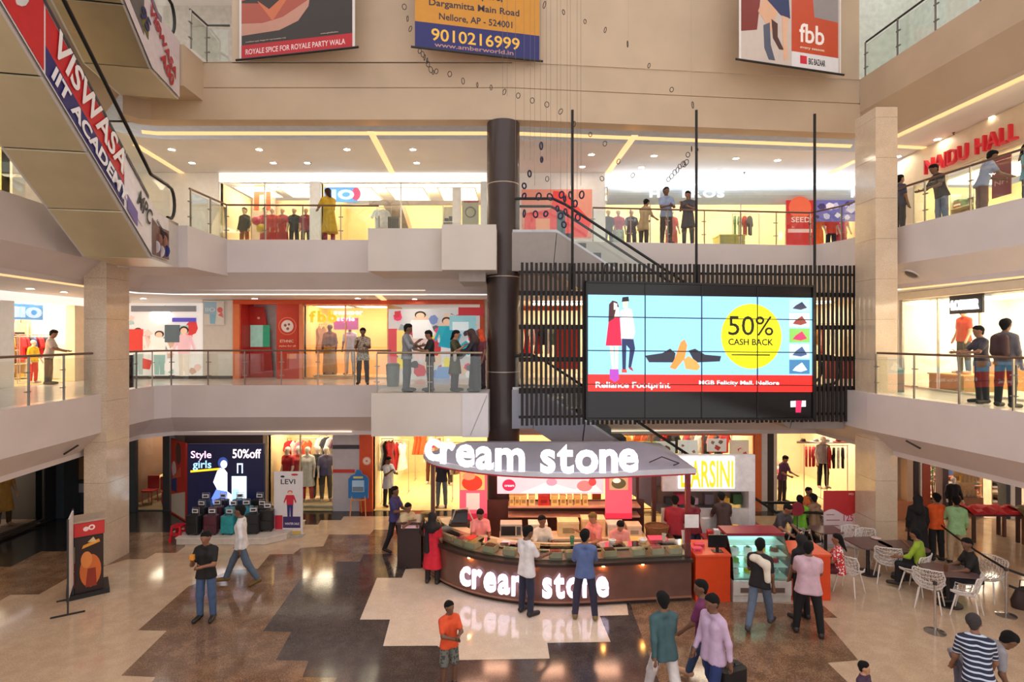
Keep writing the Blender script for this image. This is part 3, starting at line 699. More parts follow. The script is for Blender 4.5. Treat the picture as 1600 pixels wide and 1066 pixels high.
# shoes
flat((38, 40, 52), [(1004, 556), (1030, 552), (1042, 545), (1050, 552), (1048, 566), (1010, 566)], 1); flat((38, 40, 52), [(1070, 548), (1080, 545), (1095, 554), (1120, 556), (1118, 564), (1080, 566)], 1)
flat((206, 128, 62), [(1041, 574), (1048, 562), (1058, 535), (1064, 531), (1068, 540), (1064, 560), (1050, 577)], 2); flat((214, 142, 76), [(1062, 562), (1070, 556), (1082, 564), (1088, 572), (1084, 578), (1066, 576)], 2)
# yellow disc and lettering
MB().prism([(sx(1167 + 47 * math.cos(a)), sy(526 + 49 * math.sin(a), 1167), .0005) for a in [2 * math.pi * i / 40 for i in range(40)]], (0, 0, .002), MV).build('yellow_disc', mt((238, 232, 20), .25, em=E1_, noise=0), t, recalc=False)
tb = MB()
addtxt(tb, '50%', .72, MV @ Matrix.Translation((sx(1131), sy(524, 1150), .001)), .004, fat=.003, width=sx(1201) - sx(1131))
addtxt(tb, 'CASH BACK', .23, MV @ Matrix.Translation((sx(1131), sy(539, 1150), .001)), .004, fat=.006, width=sx(1201) - sx(1131))
tb.prism([(sx(1136), sy(553, 1140), .001), (sx(1196), sy(553, 1190), .001), (sx(1196), sy(555, 1190), .001), (sx(1136), sy(555, 1140), .001)], (0, 0, .003), MV)
tb.build('black_lettering', mt((36, 38, 20), .4, noise=0), t)
tw = MB()
addtxt(tw, 'Reliance Footprint', .21, MV @ Matrix.Translation((sx(930), sy(605, 980), .001)), .004, fat=.004, width=sx(1042) - sx(930))
addtxt(tw, 'MGB Felicity Mall, Nellore', .15, MV @ Matrix.Translation((sx(1086), sy(599, 1150), .001)), .004, fat=.002, width=sx(1210) - sx(1086))
tw.build('white_lettering', mt((255, 235, 235), .3, em=1.3, noise=0), t)
for i, (y0, y1, ca, cb) in enumerate(((470, 489, (150, 190, 220), (40, 44, 70)), (491, 512, (190, 205, 220), (120, 40, 40)), (514, 535, (110, 170, 80), (196, 40, 90)), (537, 559, (170, 190, 205), (60, 80, 120)), (561, 582, (60, 110, 150), (210, 225, 235)))):
    flat(ca, [(1226, y0), (1258, y0), (1258, y1), (1226, y1)], 1, nm='thumbnail'); h_ = (y1 - y0) / 2
    flat(cb, [(1231, y1 - 5), (1236, y0 + h_), (1246, y0 + 4), (1254, y1 - 6), (1244, y1 - 3)], 2, nm='thumbnail')
flat((240, 240, 245), [(1228, 623), (1252, 622), (1252, 631), (1228, 632)], 1); flat((190, 40, 80), [(1236, 622), (1246, 622), (1244, 640), (1236, 640)], 2)
sm = MB()
for i in (1, 2, 3): sm.box(fw + iw * i / 4 - .012, fw + iw * i / 4 + .012, fw, VH - fw, .0, .018, MV); sm.box(fw, VW - fw, fw + ih * i / 4 - .012, fw + ih * i / 4 + .012, .0, .017, MV)
sm.build('seam', BZ, t)
# ---------------------------------------------------------------- escalators
def escalator(o, d, w, z0, rise, slope, label, side=(206, 200, 196), under=(206, 192, 158), flat_lo=1.4, flat_hi=1.6, dep=1.05, glass=None, metal=.5, soff=.3, steps=True):
    d = Vector((d[0], d[1], 0)).normalized(); c = Vector((-d.y, d.x, 0)); M = Matrix.Identity(4)
    for i in range(3): M[i][0], M[i][1], M[i][2], M[i][3] = d[i], c[i], (0, 0, 1)[i], (o[0], o[1], z0)[i]
    t = thing('escalator', label, 'escalator', (o[0], o[1], z0)); run = rise / slope; x1, x2 = flat_lo, flat_lo + run; xe = x2 + flat_hi
    A = math.atan(slope); dz = dep / math.cos(A)
    top = [(0, .0), (x1, .0), (x2, rise), (xe, rise)]; xb = x1 + .25; bot = [(0, -dep), (xb, -dep), (x2 + .1, rise - dep), (xe, rise - dep)]
    for y0, y1 in ((.02, .06), (w - .06, w - .02)):           # side cladding, panel by panel
        for (pa, pb, qa, qb) in zip(top, top[1:], bot, bot[1:]):
            n = max(1, round((pb[0] - pa[0]) / 1.3))
            for i in range(n):
                f0, f1 = i / n + .002, (i + 1) / n - .002; I = lambda a, b, f: (a[0] + (b[0] - a[0]) * f, a[1] + (b[1] - a[1]) * f)
                q = [I(pa, pb, f0), I(pa, pb, f1), I(qa, qb, f1), I(qa, qb, f0)]
                MB().prism([(x, y0, z) for x, z in q], (0, y1 - y0, 0), M).build('side_panel', mt(side, .35, metal * .4, noise=.04), t)
    um = mt(under, soff, metal, noise=.05, scale=2)
    for qa, qb in zip(bot, bot[1:]):
        n = max(1, round((qb[0] - qa[0]) / 1.25))
        for i in range(n):
            f0, f1 = i / n + .003, (i + 1) / n - .003
            pa = Vector((qa[0] + (qb[0] - qa[0]) * f0, .06, qa[1] + (qb[1] - qa[1]) * f0)); pb = Vector((qa[0] + (qb[0] - qa[0]) * f1, .06, qa[1] + (qb[1] - qa[1]) * f1))
            MB().prism([pa, pb, pb + Vector((0, w - .12, 0)), pa + Vector((0, w - .12, 0))], (0, 0, .03), M).build('soffit_panel', um, t)
    MB().prism([(0, .06, -dep + .05), (.05, .06, -dep + .05), (.05, .06, -.02), (0, .06, -.02)], (0, w - .12, 0), M).build('end_panel', mt(side, .4), t)
    MB().box(0, x1, .1, w - .1, -.05, 0, M).build('landing_plate', mt((120, 120, 124), .35, .8), t)
    MB().box(x2, xe, .1, w - .1, rise - .05, rise, M).build('landing_plate', mt((120, 120, 124), .35, .8), t)
    if steps:
        n = int(run / .4); sm = mt((84, 84, 88), .4, .7)
        for i in range(n):
            xs = x1 + run * i / n; zs = rise * (i + 1) / n
            MB().prism([(xs, .2, zs - .25), (xs + run / n, .2, zs - .22), (xs + run / n, .2, zs), (xs, .2, zs)], (0, w - .4, 0), M).build('step', sm, t)
    hr = .92; g = glass or glassmat((252, 254, 252), .03, .02, .03)
    for yy in (.1, w - .1):
        MB().prism([(.35, yy - .006, .02), (x1, yy - .006, .06), (x2, yy - .006, rise + .06), (xe - .3, yy - .006, rise + .02), (xe - .3, yy - .006, rise + hr - .06), (x2 - .1, yy - .006, rise + hr - .06), (x1 + .1, yy - .006, hr - .06), (.35, yy - .006, hr - .06)], (0, .012, 0), M).build('balustrade_glass', g, t)
        R = hr / 2 - .06; path = [(.5, yy, .12)] + [(.35 - R * math.sin(a) * .75, yy, .12 + R - R * math.cos(a)) for a in [math.pi * i / 8 for i in range(1, 8)]] + [(.5, yy, hr - .0), (x1 + .05, yy, hr), (x1 + .35, yy, hr + .35 * slope * .9), (x2 - .25, yy, rise + hr - .25 * slope), (x2 + .1, yy, rise + hr), (xe - .4, yy, rise + hr)]
        path += [(xe - .3 + R * math.sin(a) * .75, yy, rise + hr - R + R * math.cos(a)) for a in [math.pi * i / 8 for i in range(1, 8)]]
        MB().tube(path, .038, 8, M=M).build('handrail', mt((14, 13, 14), .5, noise=0), t, smooth=True)
        MB().prism([(0, yy - .07, -.02), (x1, yy - .07, -.02), (x2, yy - .07, rise - .02), (xe, yy - .07, rise - .02), (xe, yy - .07, rise + .07), (x2, yy - .07, rise + .07), (x1, yy - .07, .07), (0, yy - .07, .07)], (0, .14, 0), M).build('skirt', mt((176, 176, 178), .3, .7), t)
    return t, M, (x1, x2, rise, slope, w, dep)
ED = (.2, -1)
EW = 1.4
eo = Vector((-8.5, 14.4)) - Vector((1, .2)).normalized() * EW
e1, ME1, ep = escalator(eo, ED, EW, Z2, Z3 - Z2, .577, 'long escalator with the red academy banner climbing to the upper left')
e2, ME2, ep2 = escalator(eo, ED, EW, Z3, 4.4, .577, 'escalator with a white banner at the top of the picture', under=(176, 160, 130), dep=1.4)
e3, ME3, _ = escalator((8.94, 16.25), (-1, .0), 1.1, Z1, Z2 - Z1, .65, 'escalator going down behind the slat screen from the second floor', side=(150, 140, 134), under=(140, 130, 126), flat_lo=1.2, flat_hi=1.55)
e4, ME4, _ = escalator((8.7, 16.25), (-1, .0), 1.1, 0, Z1, .65, 'escalator with grey underside above the kiosk canopy', side=(150, 150, 160), under=(150, 156, 172), flat_lo=1.5, flat_hi=.9, metal=.6)
# banners tied to the escalator sides
def slope_banner(M, ep, segs, label, s_end, below=.98, above=.04):
    """segs: (from, to, low, high, colour) along the run in metres and height share"""
    x1, x2, rise, slope, w, dep = ep; tt = thing('escalator_banner', label, 'banner', tuple(M @ Vector((x1, w + .03, -1)))); y = w + .012
    def zc(x): return max(0, (x - x1) * slope) if x > x1 else 0
    def zl(x): return max(0, (x - x1 - .25) * slope)
    def pt(x, f, e=0.): return Vector((x, y + e, (zl(x) - below) * (1 - f) + (zc(x) + above) * f))
    for k, (a, b, f0, f1, col) in enumerate(segs):
        xs = sorted({a, b} | {q for q in (x1, x1 + .25) if a < q < b}); mb = MB(); e = .004 * min(k, 6)
        lo = [pt(x, f0, e) for x in xs]; hi = [pt(x, f1, e) for x in xs]
        mb.prism(lo + hi[::-1], (0, .008, 0), M); mb.build('banner_cloth' if k == 0 else 'print', col if not isinstance(col, tuple) else mt(col, .55, noise=.05), tt, recalc=False)
    def text(s, x, f, size, col, width=None, flat_=False, fat=.006):
        ang = 0 if flat_ else math.atan(slope)
        p = pt(x, f, .036); dn = Vector((-math.cos(ang), 0, -math.sin(ang))); up = Vector((-math.sin(ang), 0, math.cos(ang)))
        Mt = M @ basis(p, dn, up); mb = MB(); addtxt(mb, s, size, Mt, .006, fat=fat, width=width); mb.build('lettering', mt(col, .5, noise=0), tt)
    return tt, text, pt
WHT, NAV, RDB = (226, 220, 222), (40, 36, 104), (196, 30, 38)
bn, tx, pt = slope_banner(ME1, ep, [(.75, 7.6, 0, 1, WHT), (3.02, 5.6, .40, .93, RDB), (3.02, 5.6, .02, .40, NAV), (5.66, 7.6, .02, .93, RDB), (2.2, 3.02, .2, .62, (232, 224, 232)), (.78, 1.7, .02, .7, (120, 92, 84)), (2.45, 2.9, .04, .3, (108, 92, 160)), (1.9, 2.95, .93, 1., (70, 60, 66)), (3.0, 7.6, .94, 1., (60, 54, 60))], 'long red and blue academy banner tied along the lower escalator', 7)
tx('VISWASA', 5.5, .50, .66, (238, 232, 232), width=2.75, fat=.012)
tx('IIT ACADEMY', 5.5, .08, .36, (238, 234, 240), width=2.9, fat=.01)
tx('MPC', 2.5, .44, .5, (30, 26, 34), width=.72)
tx('COLLEGE  MEDIA', 1.52, .74, .1, (60, 40, 60), width=.62, fat=.002)
for i, (x, f, col) in enumerate(((.9, .2, (52, 66, 140)), (1.05, .42, (176, 120, 96)), (1.2, .15, (206, 200, 206)), (1.33, .4, (150, 100, 84)), (1.45, .2, (196, 186, 190)), (.98, .5, (90, 60, 56)), (1.22, .52, (60, 44, 44)))):
    p = pt(x + .06, f, .03); MB().ball(ME1 @ p, .095, 10, (1, .12, 1.5)).build('printed_figure', mt(col, .6), bn, smooth=True)
for q in ((6.3, .5),): 
    p = pt(q[0], q[1], .02); MB().ball(ME1 @ p, .22, 14, (.05, 1.0, 1.2)).build('printed_emblem', mt((206, 206, 206), .5), bn, smooth=True)
bn2, tx2, pt2 = slope_banner(ME2, ep2, [(.05, 7.6, -.05, 1, (216, 204, 206)), (.08, 1.55, .62, .9, (214, 200, 204)), (2.1, 3.6, .12, .86, (96, 96, 92)), (2.4, 3.2, .5, .84, (146, 120, 124)), (1.9, 2.2, .2, .5, (120, 110, 60)), (1.2, 7.6, .9, 1., (130, 110, 128))], 'white admissions banner on the topmost escalator', 7, below=1.3)
tx2('VISWASA', 1.9, .66, .34, (172, 36, 48), width=1.75, fat=.012); tx2('A00', 1.3, .26, .42, (176, 32, 40), width=.8, fat=.014); tx2('95', 2.35, .26, .46, (34, 44, 96), width=.46, fat=.012)
# ---------------------------------------------------------------- hanging wall banners
def hang(name, label, bl, br, h, bg, shapes, border=.07):
    u = (br - bl); w = u.length; t = poster(name, label, 'banner', bl, u, (0, 0, 1), w, h, bg, shapes(w, h), thick=.012, rough=.5, board='cloth')
    MB().tube([bl - u.normalized() * .1 + Vector((0, 0, -.015)), br + u.normalized() * .1 + Vector((0, 0, -.015))], .03, 8).build('bottom_bar', mt((26, 22, 24), .4), t)
    MB().tube([bl - u.normalized() * .1 + Vector((0, 0, h)), br + u.normalized() * .1 + Vector((0, 0, h))], .03, 8).build('top_bar', mt((26, 22, 24), .4), t)
    for q in (bl, br): MB().tube([q + Vector((0, 0, h)), Vector((q.x, 15.34 if q.x < 0 else 15.34 + q.x * .104, q.z + h + .3))], .012, 6).build('bracket', mt((40, 36, 36), .4), t)
    return t
def B1(w, h):
    return [('r', .07, 0, w - .14, h, (52, 42, 38)), ('p', [(.07, .62), (1.2, .66), (1.75, .85), (2.05, 1.2), (2.1, 1.5), (1.6, 1.55), (.07, 1.2)], (196, 140, 120)), ('p', [(.07, .95), (.7, .9), (1.3, 1.0), (2.0, 1.35), (2.18, 1.7), (1.9, 1.9), (1.5, 1.6), (.9, 1.4), (.07, 1.5)], (172, 80, 60)),
            ('p', [(.55, 1.5), (1.0, .92), (1.5, 1.55), (1.1, 1.75)], (206, 110, 70)), ('p', [(.5, 1.55), (.9, 1.25), (1.4, 1.6), (1.2, 2.0), (.6, 1.9)], (56, 34, 30)), ('p', [(.07, 1.55), (2.0, 1.85), (1.7, 2.9), (.4, 3.2), (.07, 3)], (188, 96, 66)), ('r', .07, 0, w - .14, .36, (186, 28, 40)),
            ('t', .2, .1, .2, 'ROYALE SPICE FOR ROYALE PARTY WALA', (240, 214, 214), 2.9), ('t', .2, .42, .05, 'conditions apply. images for representation only', (190, 170, 160), 1.2), ('t', 2.4, .42, .05, 'www.spicekitchen', (190, 170, 160), .5)]
hang('wall_banner', 'dark food banner with a red bottom stripe on the top wall', Vector((-7.36, 15.2, 13.17)), Vector((-4.06, 14.55, 13.17)), 3.6, (224, 214, 210), B1)
def B2(w, h):
    return [('r', 0, 0, w, .66, (36, 36, 104)), ('r', 0, .66, w, h - .66, (206, 140, 40)), ('t', .42, .22, .44, '9010216999', (246, 190, 70), 2.35), ('t', .5, .06, .16, 'www.amberworld.in', (190, 140, 130), 2.1), ('t', .62, .78, .24, 'Nellore, AP - 524001', (40, 34, 60), 1.95), ('t', .36, 1.12, .24, 'Dargamitta Main Road', (40, 34, 60), 2.4), ('t', .9, 1.46, .26, 'Developers,', (40, 34, 60), 1.4)]
hang('wall_banner', 'yellow and blue banner with a phone number on the top wall', Vector((-2.5, 14.5, 13.15)), Vector((.74, 15.22, 13.15)), 3.6, (206, 140, 40), B2)
def B3(w, h):
    return [('r', .06, 0, w - .1, h, (206, 190, 182)), ('p', [(.06, .75), (.55, .85), (.9, 3.6), (.06, 3.6)], (128, 44, 34)), ('r', 1.65, .42, w - 1.75, 3, (198, 74, 40)), ('p', [(2.4, 1.45), (w - .1, 1.42), (w - .1, 3.5), (2.2, 3.4)], (150, 140, 140)), ('p', [(.58, 1.35), (.8, 1.9), (1.3, 1.75), (1.2, 1.4), (1.0, 1.0), (1.15, .75), (.9, .95), (.75, 1.15)], (222, 172, 140)),
            ('p', [(.75, 1.0), (.95, 1.1), (.98, .5), (1.12, .1), (.92, .1), (.78, .4)], (84, 88, 108)), ('p', [(1.0, 1.2), (1.2, 1.1), (1.2, .75), (1.4, .42), (1.25, .42), (1.05, .7)], (80, 44, 40)), ('p', [(1.34, 1.4), (1.56, 1.4), (1.5, .9), (1.52, .2), (1.4, .12), (1.36, .8)], (226, 178, 148)),
            ('p', [(.62, 1.9), (.9, 2.2), (1.55, 1.9), (1.6, 1.3), (1.3, 1.35), (.8, 1.75)], (44, 54, 96)), ('p', [(.85, 2.1), (1.1, 3.4), (1.9, 3.4), (1.75, 1.9), (1.5, 1.8), (1.1, 1.9)], (200, 196, 204)), ('r', 1.65, 0, w - 1.75, .42, (226, 222, 226)),
            ('t', 1.9, .72, .72, 'fbb', (250, 240, 236), .82), ('t', 1.92, .54, .1, 'every season', (240, 214, 190), .8), ('r', 1.92, .12, .22, .22, (210, 40, 60)), ('t', 2.2, .13, .24, 'BIG BAZAAR', (30, 28, 30), .55)]
hang('wall_banner', 'orange fashion banner with white letters on the top wall at the right', Vector((6.01, 14.9, 13.03)), Vector((9.2, 15.75, 13.03)), 3.6, (230, 222, 218), B3)
# ---------------------------------------------------------------- hanging ring sculpture
t = thing('hanging_sculpture', 'hanging sculpture of small wire rings on thin wires before the round column', 'sculpture', (1.0, 12.2, 8.6))
DK = mt((44, 40, 44), .4, .3, noise=0); BLU = mt((22, 24, 60), .3, .2, noise=0)
r2 = [(915, 42), (935, 115), (952, 178), (1010, 315), (1028, 335), (1040, 355), (1055, 375), (1060, 395), (1078, 430), (1092, 446), (1112, 440), (1195, 457), (1277, 500), (1365, 523), (1450, 540), (1532, 567)]
r3 = [(200, 30), (318, 75), (450, 133), (575, 185), (713, 272), (845, 405), (985, 553), (1115, 648), (38, 590), (125, 620), (215, 645), (300, 688), (385, 765), (483, 830), (573, 886), (1140, 920), (1108, 918), (1085, 955), (1062, 1015), (1020, 1050), (657, 997)]
r7 = [(965, 120), (985, 100), (1003, 78), (1035, 40), (1055, 25), (1075, 15), (555, 115), (217, 117), (745, 95)]
rd = [(180, 900, 0), (183, 985, 0), (108, 85, 1), (75, 160, 1), (75, 222, 1), (165, 225, 1), (235, 228, 1), (305, 215, 1), (325, 240, 1), (360, 218, 1), (430, 215, 1), (390, 270, 1), (75, 330, 1), (145, 335, 1), (208, 333, 1), (280, 300, 1), (330, 320, 1), (405, 355, 1), (320, 400, 1), (300, 345, 1)]
K = .2533
RG = [(400 + a * K, b * K, 0) for a, b in r2] + [(800 + a * K, b * K, 0) for a, b in r3] + [(800 + a * K, 250 + b * K, 0) for a, b in r7] + [(800 + a * K, b * K + 250 * q, 1) for a, b, q in rd]
rng = random.Random(3)
for x, y, dk in RG:
    p = W(x, y, 12.2 + rng.uniform(-.25, .25)); a = rng.uniform(-1.2, 1.2); b = rng.uniform(-.5, .5); r = (.062 if dk else .052) * rng.uniform(.8, 1.15)
    Mr = Matrix.Translation(p) @ Matrix.Rotation(a, 4, 'Z') @ Matrix.Rotation(b, 4, 'Y')
    MB().tube([(r * math.cos(q) * .85, 0, r * 1.15 * math.sin(q)) for q in [2 * math.pi * i / 12 for i in range(12)]], .018 if dk else .008, 6, True, Mr).build('ring', BLU if dk else DK, t, smooth=True)
for i, xz in enumerate((22, 75, 113, 140, 175, 212, 238, 278, 300, 340, 360, 402, 425, -30, -58)):
    x = 800 + xz * K; Yw = 12.2 + rng.uniform(-.3, .3); a = W(x, rng.choice((290, 310, 330, 250)) if xz > 0 else 150, Yw)
    MB().tube([a, (a.x, a.y, 20.5)], .004, 4).build('wire', mt((110, 100, 94), .4, .4, noise=0), t)
for x, y in ((632, 10), (1080, 160), (982, 68)):
    a = W(x, y, 12.2); MB().tube([a, (a.x, a.y, 20.5)], .002, 4).build('wire', mt((150, 140, 130), .4, .4, noise=0), t)
MB().box(-2.6, 4.2, 11.7, 12.7, 20.5, 20.6).build('mounting_plate', mt((180, 170, 160), .5), t)
# ================================================================ ICE CREAM KIOSK
KP = [(-2.35, 14.3), (-2.1, 13.6), (-1.75, 13.05), (-1.2, 12.5), (-.6, 12.13), (.05, 11.9), (.75, 11.78), (1.5, 11.8), (2.4, 11.9), (3.84, 12.05)]     # front of the counter in plan
def spline(P, n=4):
    P = [Vector(p) for p in P]; out = []
    for i in range(len(P) - 1):
        p0, p1, p2, p3 = P[max(0, i - 1)], P[i], P[i + 1], P[min(len(P) - 1, i + 2)]
        for k in range(n):
            t = k / n; out.append(.5 * ((2 * p1) + (p2 - p0) * t + (2 * p0 - 5 * p1 + 4 * p2 - p3) * t * t + (3 * p1 - p0 - 3 * p2 + p3) * t ** 3))
    return [tuple(p) for p in out + [P[-1]]]
KC = spline(KP)
WOOD = mt((106, 72, 62), .3, noise=.12, scale=4, coat=.3); DKW = mt((52, 34, 32), .35, noise=.1, scale=4)
def band(poly, d0, d1, z0, z1):
    """closed ring wall between two insets"""
    return sweep(poly, [(d0, z0), (d0, z1), (d1, z1), (d1, z0), (d0, z0)])
def bandp(name, d0, d1, z0, z1, mat, t, poly=None, smooth=False): return band(poly or KC, d0, d1, z0, z1).build(name, mat, t, smooth=smooth)
t = thing('kiosk_counter', 'curved brown ice cream counter with glowing white lettering', 'counter', (1, 12.6, 0))
KCOUNTER = t
bandp('plinth', .06, .4, 0.006, .12, DKW, t)
bandp('front_panel', 0, .05, .12, .88, WOOD, t, smooth=True)
bandp('edge_trim', -.09, .3, .88, .94, DKW, t, smooth=True)
bandp('kick_trim', -.02, .1, .10, .14, mt((150, 104, 84), .3, noise=.05), t)
bandp('counter_body', .3, .75, .12, .92, mt((120, 92, 76), .5), t)
# side return at the right
sd = MB(); sd.box(3.74, 3.84, 12.05, 13.9, .12, .92); sd.box(3.3, 3.74, 12.3, 13.9, .12, .9); sd.build('side_panel', WOOD, t)
# glass guard divided in panes
GG = glassmat((236, 240, 236), .06); oc = offs(KC, .0)
for i in range(0, len(KC) - 1, 3):
    seg = KC[i:i + 4]
    if len(seg) > 1:
        sweep(seg, [(.02, .94), (.02, 1.22), (.035, 1.22), (.035, .94), (.02, .94)]).build('glass_guard', GG, t)
bandp('lid_board', .52, .95, .99, 1.02, mt((240, 226, 190), .35), t)
bandp('shelf_top', .02, .3, 1.222, 1.24, glassmat((236, 236, 228), .08), t)
bandp('tub_well', .12, .5, .945, .96, mt((190, 176, 160), .3, .6), t)
# ice cream tubs in the well
tb0 = None; cols = [(236, 200, 190), (96, 60, 44), (240, 230, 206), (206, 110, 120), (226, 196, 120), (130, 84, 60), (196, 210, 170), (240, 226, 226), (206, 92, 60), (230, 214, 170)]
inn = offs(KC, .3); acc = 0; prev = None; k = 0
for i, p in enumerate(inn):
    if prev is not None: acc += (p - prev).length
    prev = p
    if acc > .33:
        acc = 0; c_ = cols[k % len(cols)]; k += 1; q = inn[min(i + 1, len(inn) - 1)]; a = math.atan2(q.y - inn[i - 1].y, q.x - inn[i - 1].x)
        x = thing('ice_cream_tub', '%s ice cream tub number %d along the curved glass counter' % (['pale pink', 'chocolate', 'cream', 'strawberry', 'mango', 'caramel', 'pistachio', 'milk white', 'orange', 'butter'][(k - 1) % 10], k), 'tub', (p.x, p.y, .962), a, 'ice cream tubs in the counter')
        x['label'] = '%s ice cream tub in the counter, %s from the left end' % (['pale pink', 'chocolate', 'cream', 'strawberry', 'mango', 'caramel', 'pistachio', 'milk white', 'orange', 'butter'][(k - 1) % 10], ['first', 'second', 'third', 'fourth', 'fifth', 'sixth', 'seventh', 'eighth', 'ninth', 'tenth', 'eleventh', 'twelfth', 'thirteenth', 'fourteenth', 'fifteenth', 'sixteenth', 'seventeenth', 'eighteenth', 'nineteenth', 'twentieth', 'twenty-first', 'twenty-second', 'twenty-third', 'twenty-fourth'][min(k - 1, 23)])
        mb = MB(); mb.box(-.14, .14, -.13, -.115, 0, .13); mb.box(-.14, .14, .115, .13, 0, .13); mb.box(-.14, -.125, -.13, .13, 0, .13); mb.box(.125, .14, -.13, .13, 0, .13); mb.box(-.14, .14, -.13, .13, 0, .01); mb.build('pan', mt((226, 214, 186), .4), x, loc=True)
        MB().ball((0, 0, .105), .13, 10, (1, .92, .45)).build('ice_cream', mt(c_, .7, noise=.15, scale=20), x, loc=True, smooth=True)
# small spots that wash the counter front
for i in (6, 14, 22, 30, 33):
    p = offs(KC, -.05)[min(i, len(KC) - 1)]
    for_ = MB().cyl((p.x, p.y, .858), .03, .02, 10); for_.build('spot_lamp', mt((255, 200, 120), .5, em=120, noise=0, emcol=(255, 176, 84)), t)
# glowing letters on the counter front and on the canopy
GLOW = mt((255, 250, 255), .4, em=1.4, noise=0, emcol=(240, 222, 255)); GLOWB = mt((255, 255, 255), .4, em=1.35, noise=0, emcol=(246, 244, 255))
def curve_text(s, poly, z, size, x_from, x_to, mat, label, front, fat, rows=None, tilt=0.):
    """letters one by one along a plan curve between two picture columns"""
    P = offs(poly, -front); cum = [0]
    for a, b in zip(P, P[1:]): cum.append(cum[-1] + (b - a).length)
    def at(d):
        for i in range(len(P) - 1):
            if cum[i + 1] >= d or i == len(P) - 2:
                f = (d - cum[i]) / (cum[i + 1] - cum[i]); return P[i].lerp(P[i + 1], f), (P[i + 1] - P[i]).normalized()
    def atx(X):
        for a, b in zip(P, P[1:]):
            if a.x <= X <= b.x or b is P[-1]: return a.lerp(b, (X - a.x) / max(1e-6, b.x - a.x)), (b - a).normalized()
    def dist(x):
        best = min(range(0, 1001), key=lambda q: abs(at(cum[-1] * q / 1000)[0].x / at(cum[-1] * q / 1000)[0].y * FP + 800 - x)); return cum[-1] * best / 1000
    d0, d1 = at(dist(x_from))[0].x, at(dist(x_to))[0].x; ws = []
    for ch in s:
        if ch == ' ': ws.append(.28 * size); continue
        vs, _ = txtmesh(ch, size, .08, fat, .0); ws.append(max(p.x for p in vs) - min(p.x for p in vs))
    gap = ((d1 - d0) - sum(ws)) / (len(s) - 1); k_ = 1.
    if gap < .03: k_ = ((d1 - d0) - .035 * (len(s) - 1)) / sum(ws); gap = ((d1 - d0) - sum(ws) * k_) / (len(s) - 1)
    tt = thing('letter_sign', label, 'sign', (P[len(P) // 2].x, P[len(P) // 2].y, z)); d = d0
    for ch, w_ in zip(s, ws):
        if ch != ' ':
            p, u = atx(d + w_ * k_ / 2); u = (u * .6 + Vector((1., 0))).normalized(); mb = MB(); M = basis((p.x, p.y, z), (u.x, u.y, 0), (0, -u.x * 0 , 1)) @ Matrix.Translation((0, 0, 0))
            addtxt(mb, ch, size, M, .08, fat, .0, 'c', width=w_ * k_); mb.build('letter', mat, tt, smooth=False)
        d += w_ * k_ + gap
    return tt
curve_text('cream stone', KC, .26, .8, 720, 950, GLOW, 'glowing white letters on the front of the kiosk counter', .02, .019)
# ---------------------------------------------------------------- canopy
CP = spline([(-2.1, 13.7), (-1.92, 13.2), (-1.55, 12.75), (-.69, 12.19), (.27, 11.88), (1.5, 11.78), (2.73, 11.95), (3.95, 12.15)])
t = thing('kiosk_canopy', 'grey sloping canopy of the ice cream kiosk on slim posts', 'canopy', (1, 13, 0)); CAN = mt((150, 146, 158), .4, noise=.05, scale=2); RIM = mt((206, 206, 216), .35, noise=.04)
bandp('rim', -.06, .1, 2.74, 2.84, RIM, t, CP)
bandp('red_liner', -.03, .12, 2.70, 2.74, mt((200, 40, 60), .4), t, CP)
rf = MB(); back = [Vector((max(-1.2, min(3.2, p[0] * .82 + .05)), 13.6, 3.12)) for p in CP]; fr_ = [Vector((p[0], p[1], 2.84)) for p in CP]
for i in range(len(CP) - 1): rf.quad(fr_[i], fr_[i + 1], back[i + 1], back[i])
b2 = [Vector((p.x, 15.0, 2.9)) for p in back]
for i in range(len(CP) - 1): rf.quad(back[i], back[i + 1], b2[i + 1], b2[i])
rf.quad(fr_[-1], Vector((3.95, 15.0, 2.84)), b2[-1], back[-1]); rf.build('roof', CAN, t, recalc=False)
ce = MB(); low = [Vector((p.x, p.y, 2.745)) for p in offs(CP, .02)]
for i in range(len(low) - 1): ce.quad(low[i], low[i + 1], Vector((low[i + 1].x * .9 + .1, 14.9, 2.745)), Vector((low[i].x * .9 + .1, 14.9, 2.745)))
ce.build('ceiling', mt((232, 196, 176), .5), t, recalc=False)
LP = mt((255, 220, 190), .5, em=17, noise=0, emcol=(255, 196, 160))
for x, y in ((-.9, 13.4), (.4, 13.0), (1.6, 13.0), (2.9, 13.0), (1.0, 14.2), (2.4, 14.2), (-.4, 14.3)): MB().box(x - .3, x + .3, y - .12, y + .12, 2.715, 2.742).build('ceiling_lamp', LP, t)
for x, y, c_ in ((3.78, 12.12, (120, 30, 36)), (3.7, 14.7, (96, 60, 52)), (-1.92, 13.7, (104, 66, 56))): MB().box(x - .05, x + .05, y - .05, y + .05, .95 if x > 3.75 or x < 0 else 0, 2.74).build('post', mt(c_, .35), t)
curve_text('cream stone', CP, 2.86, .94, 668, 996, GLOWB, 'large glowing white letters standing on the kiosk canopy', .02, .025)
lc = MB(); a = Vector((3.0, 12.3, 2.93)); lc.tube([a, a + Vector((.3, .1, .1)), a + Vector((.65, .0, -.02)), a + Vector((.5, -.1, -.04))], .014, 6); lc.build('loose_cable', mt((50, 46, 50), .5), label='dark loose cable lying on the right end of the kiosk canopy', cat='cable')
tg = W(1081, 814, 12.0); MB().box(tg.x - .16, tg.x + .14, 11.97, 11.98, tg.z - .14, tg.z + .14).build('paper_notice', mt((232, 226, 226), .6), label='white paper notice taped to the right canopy post', cat='notice')
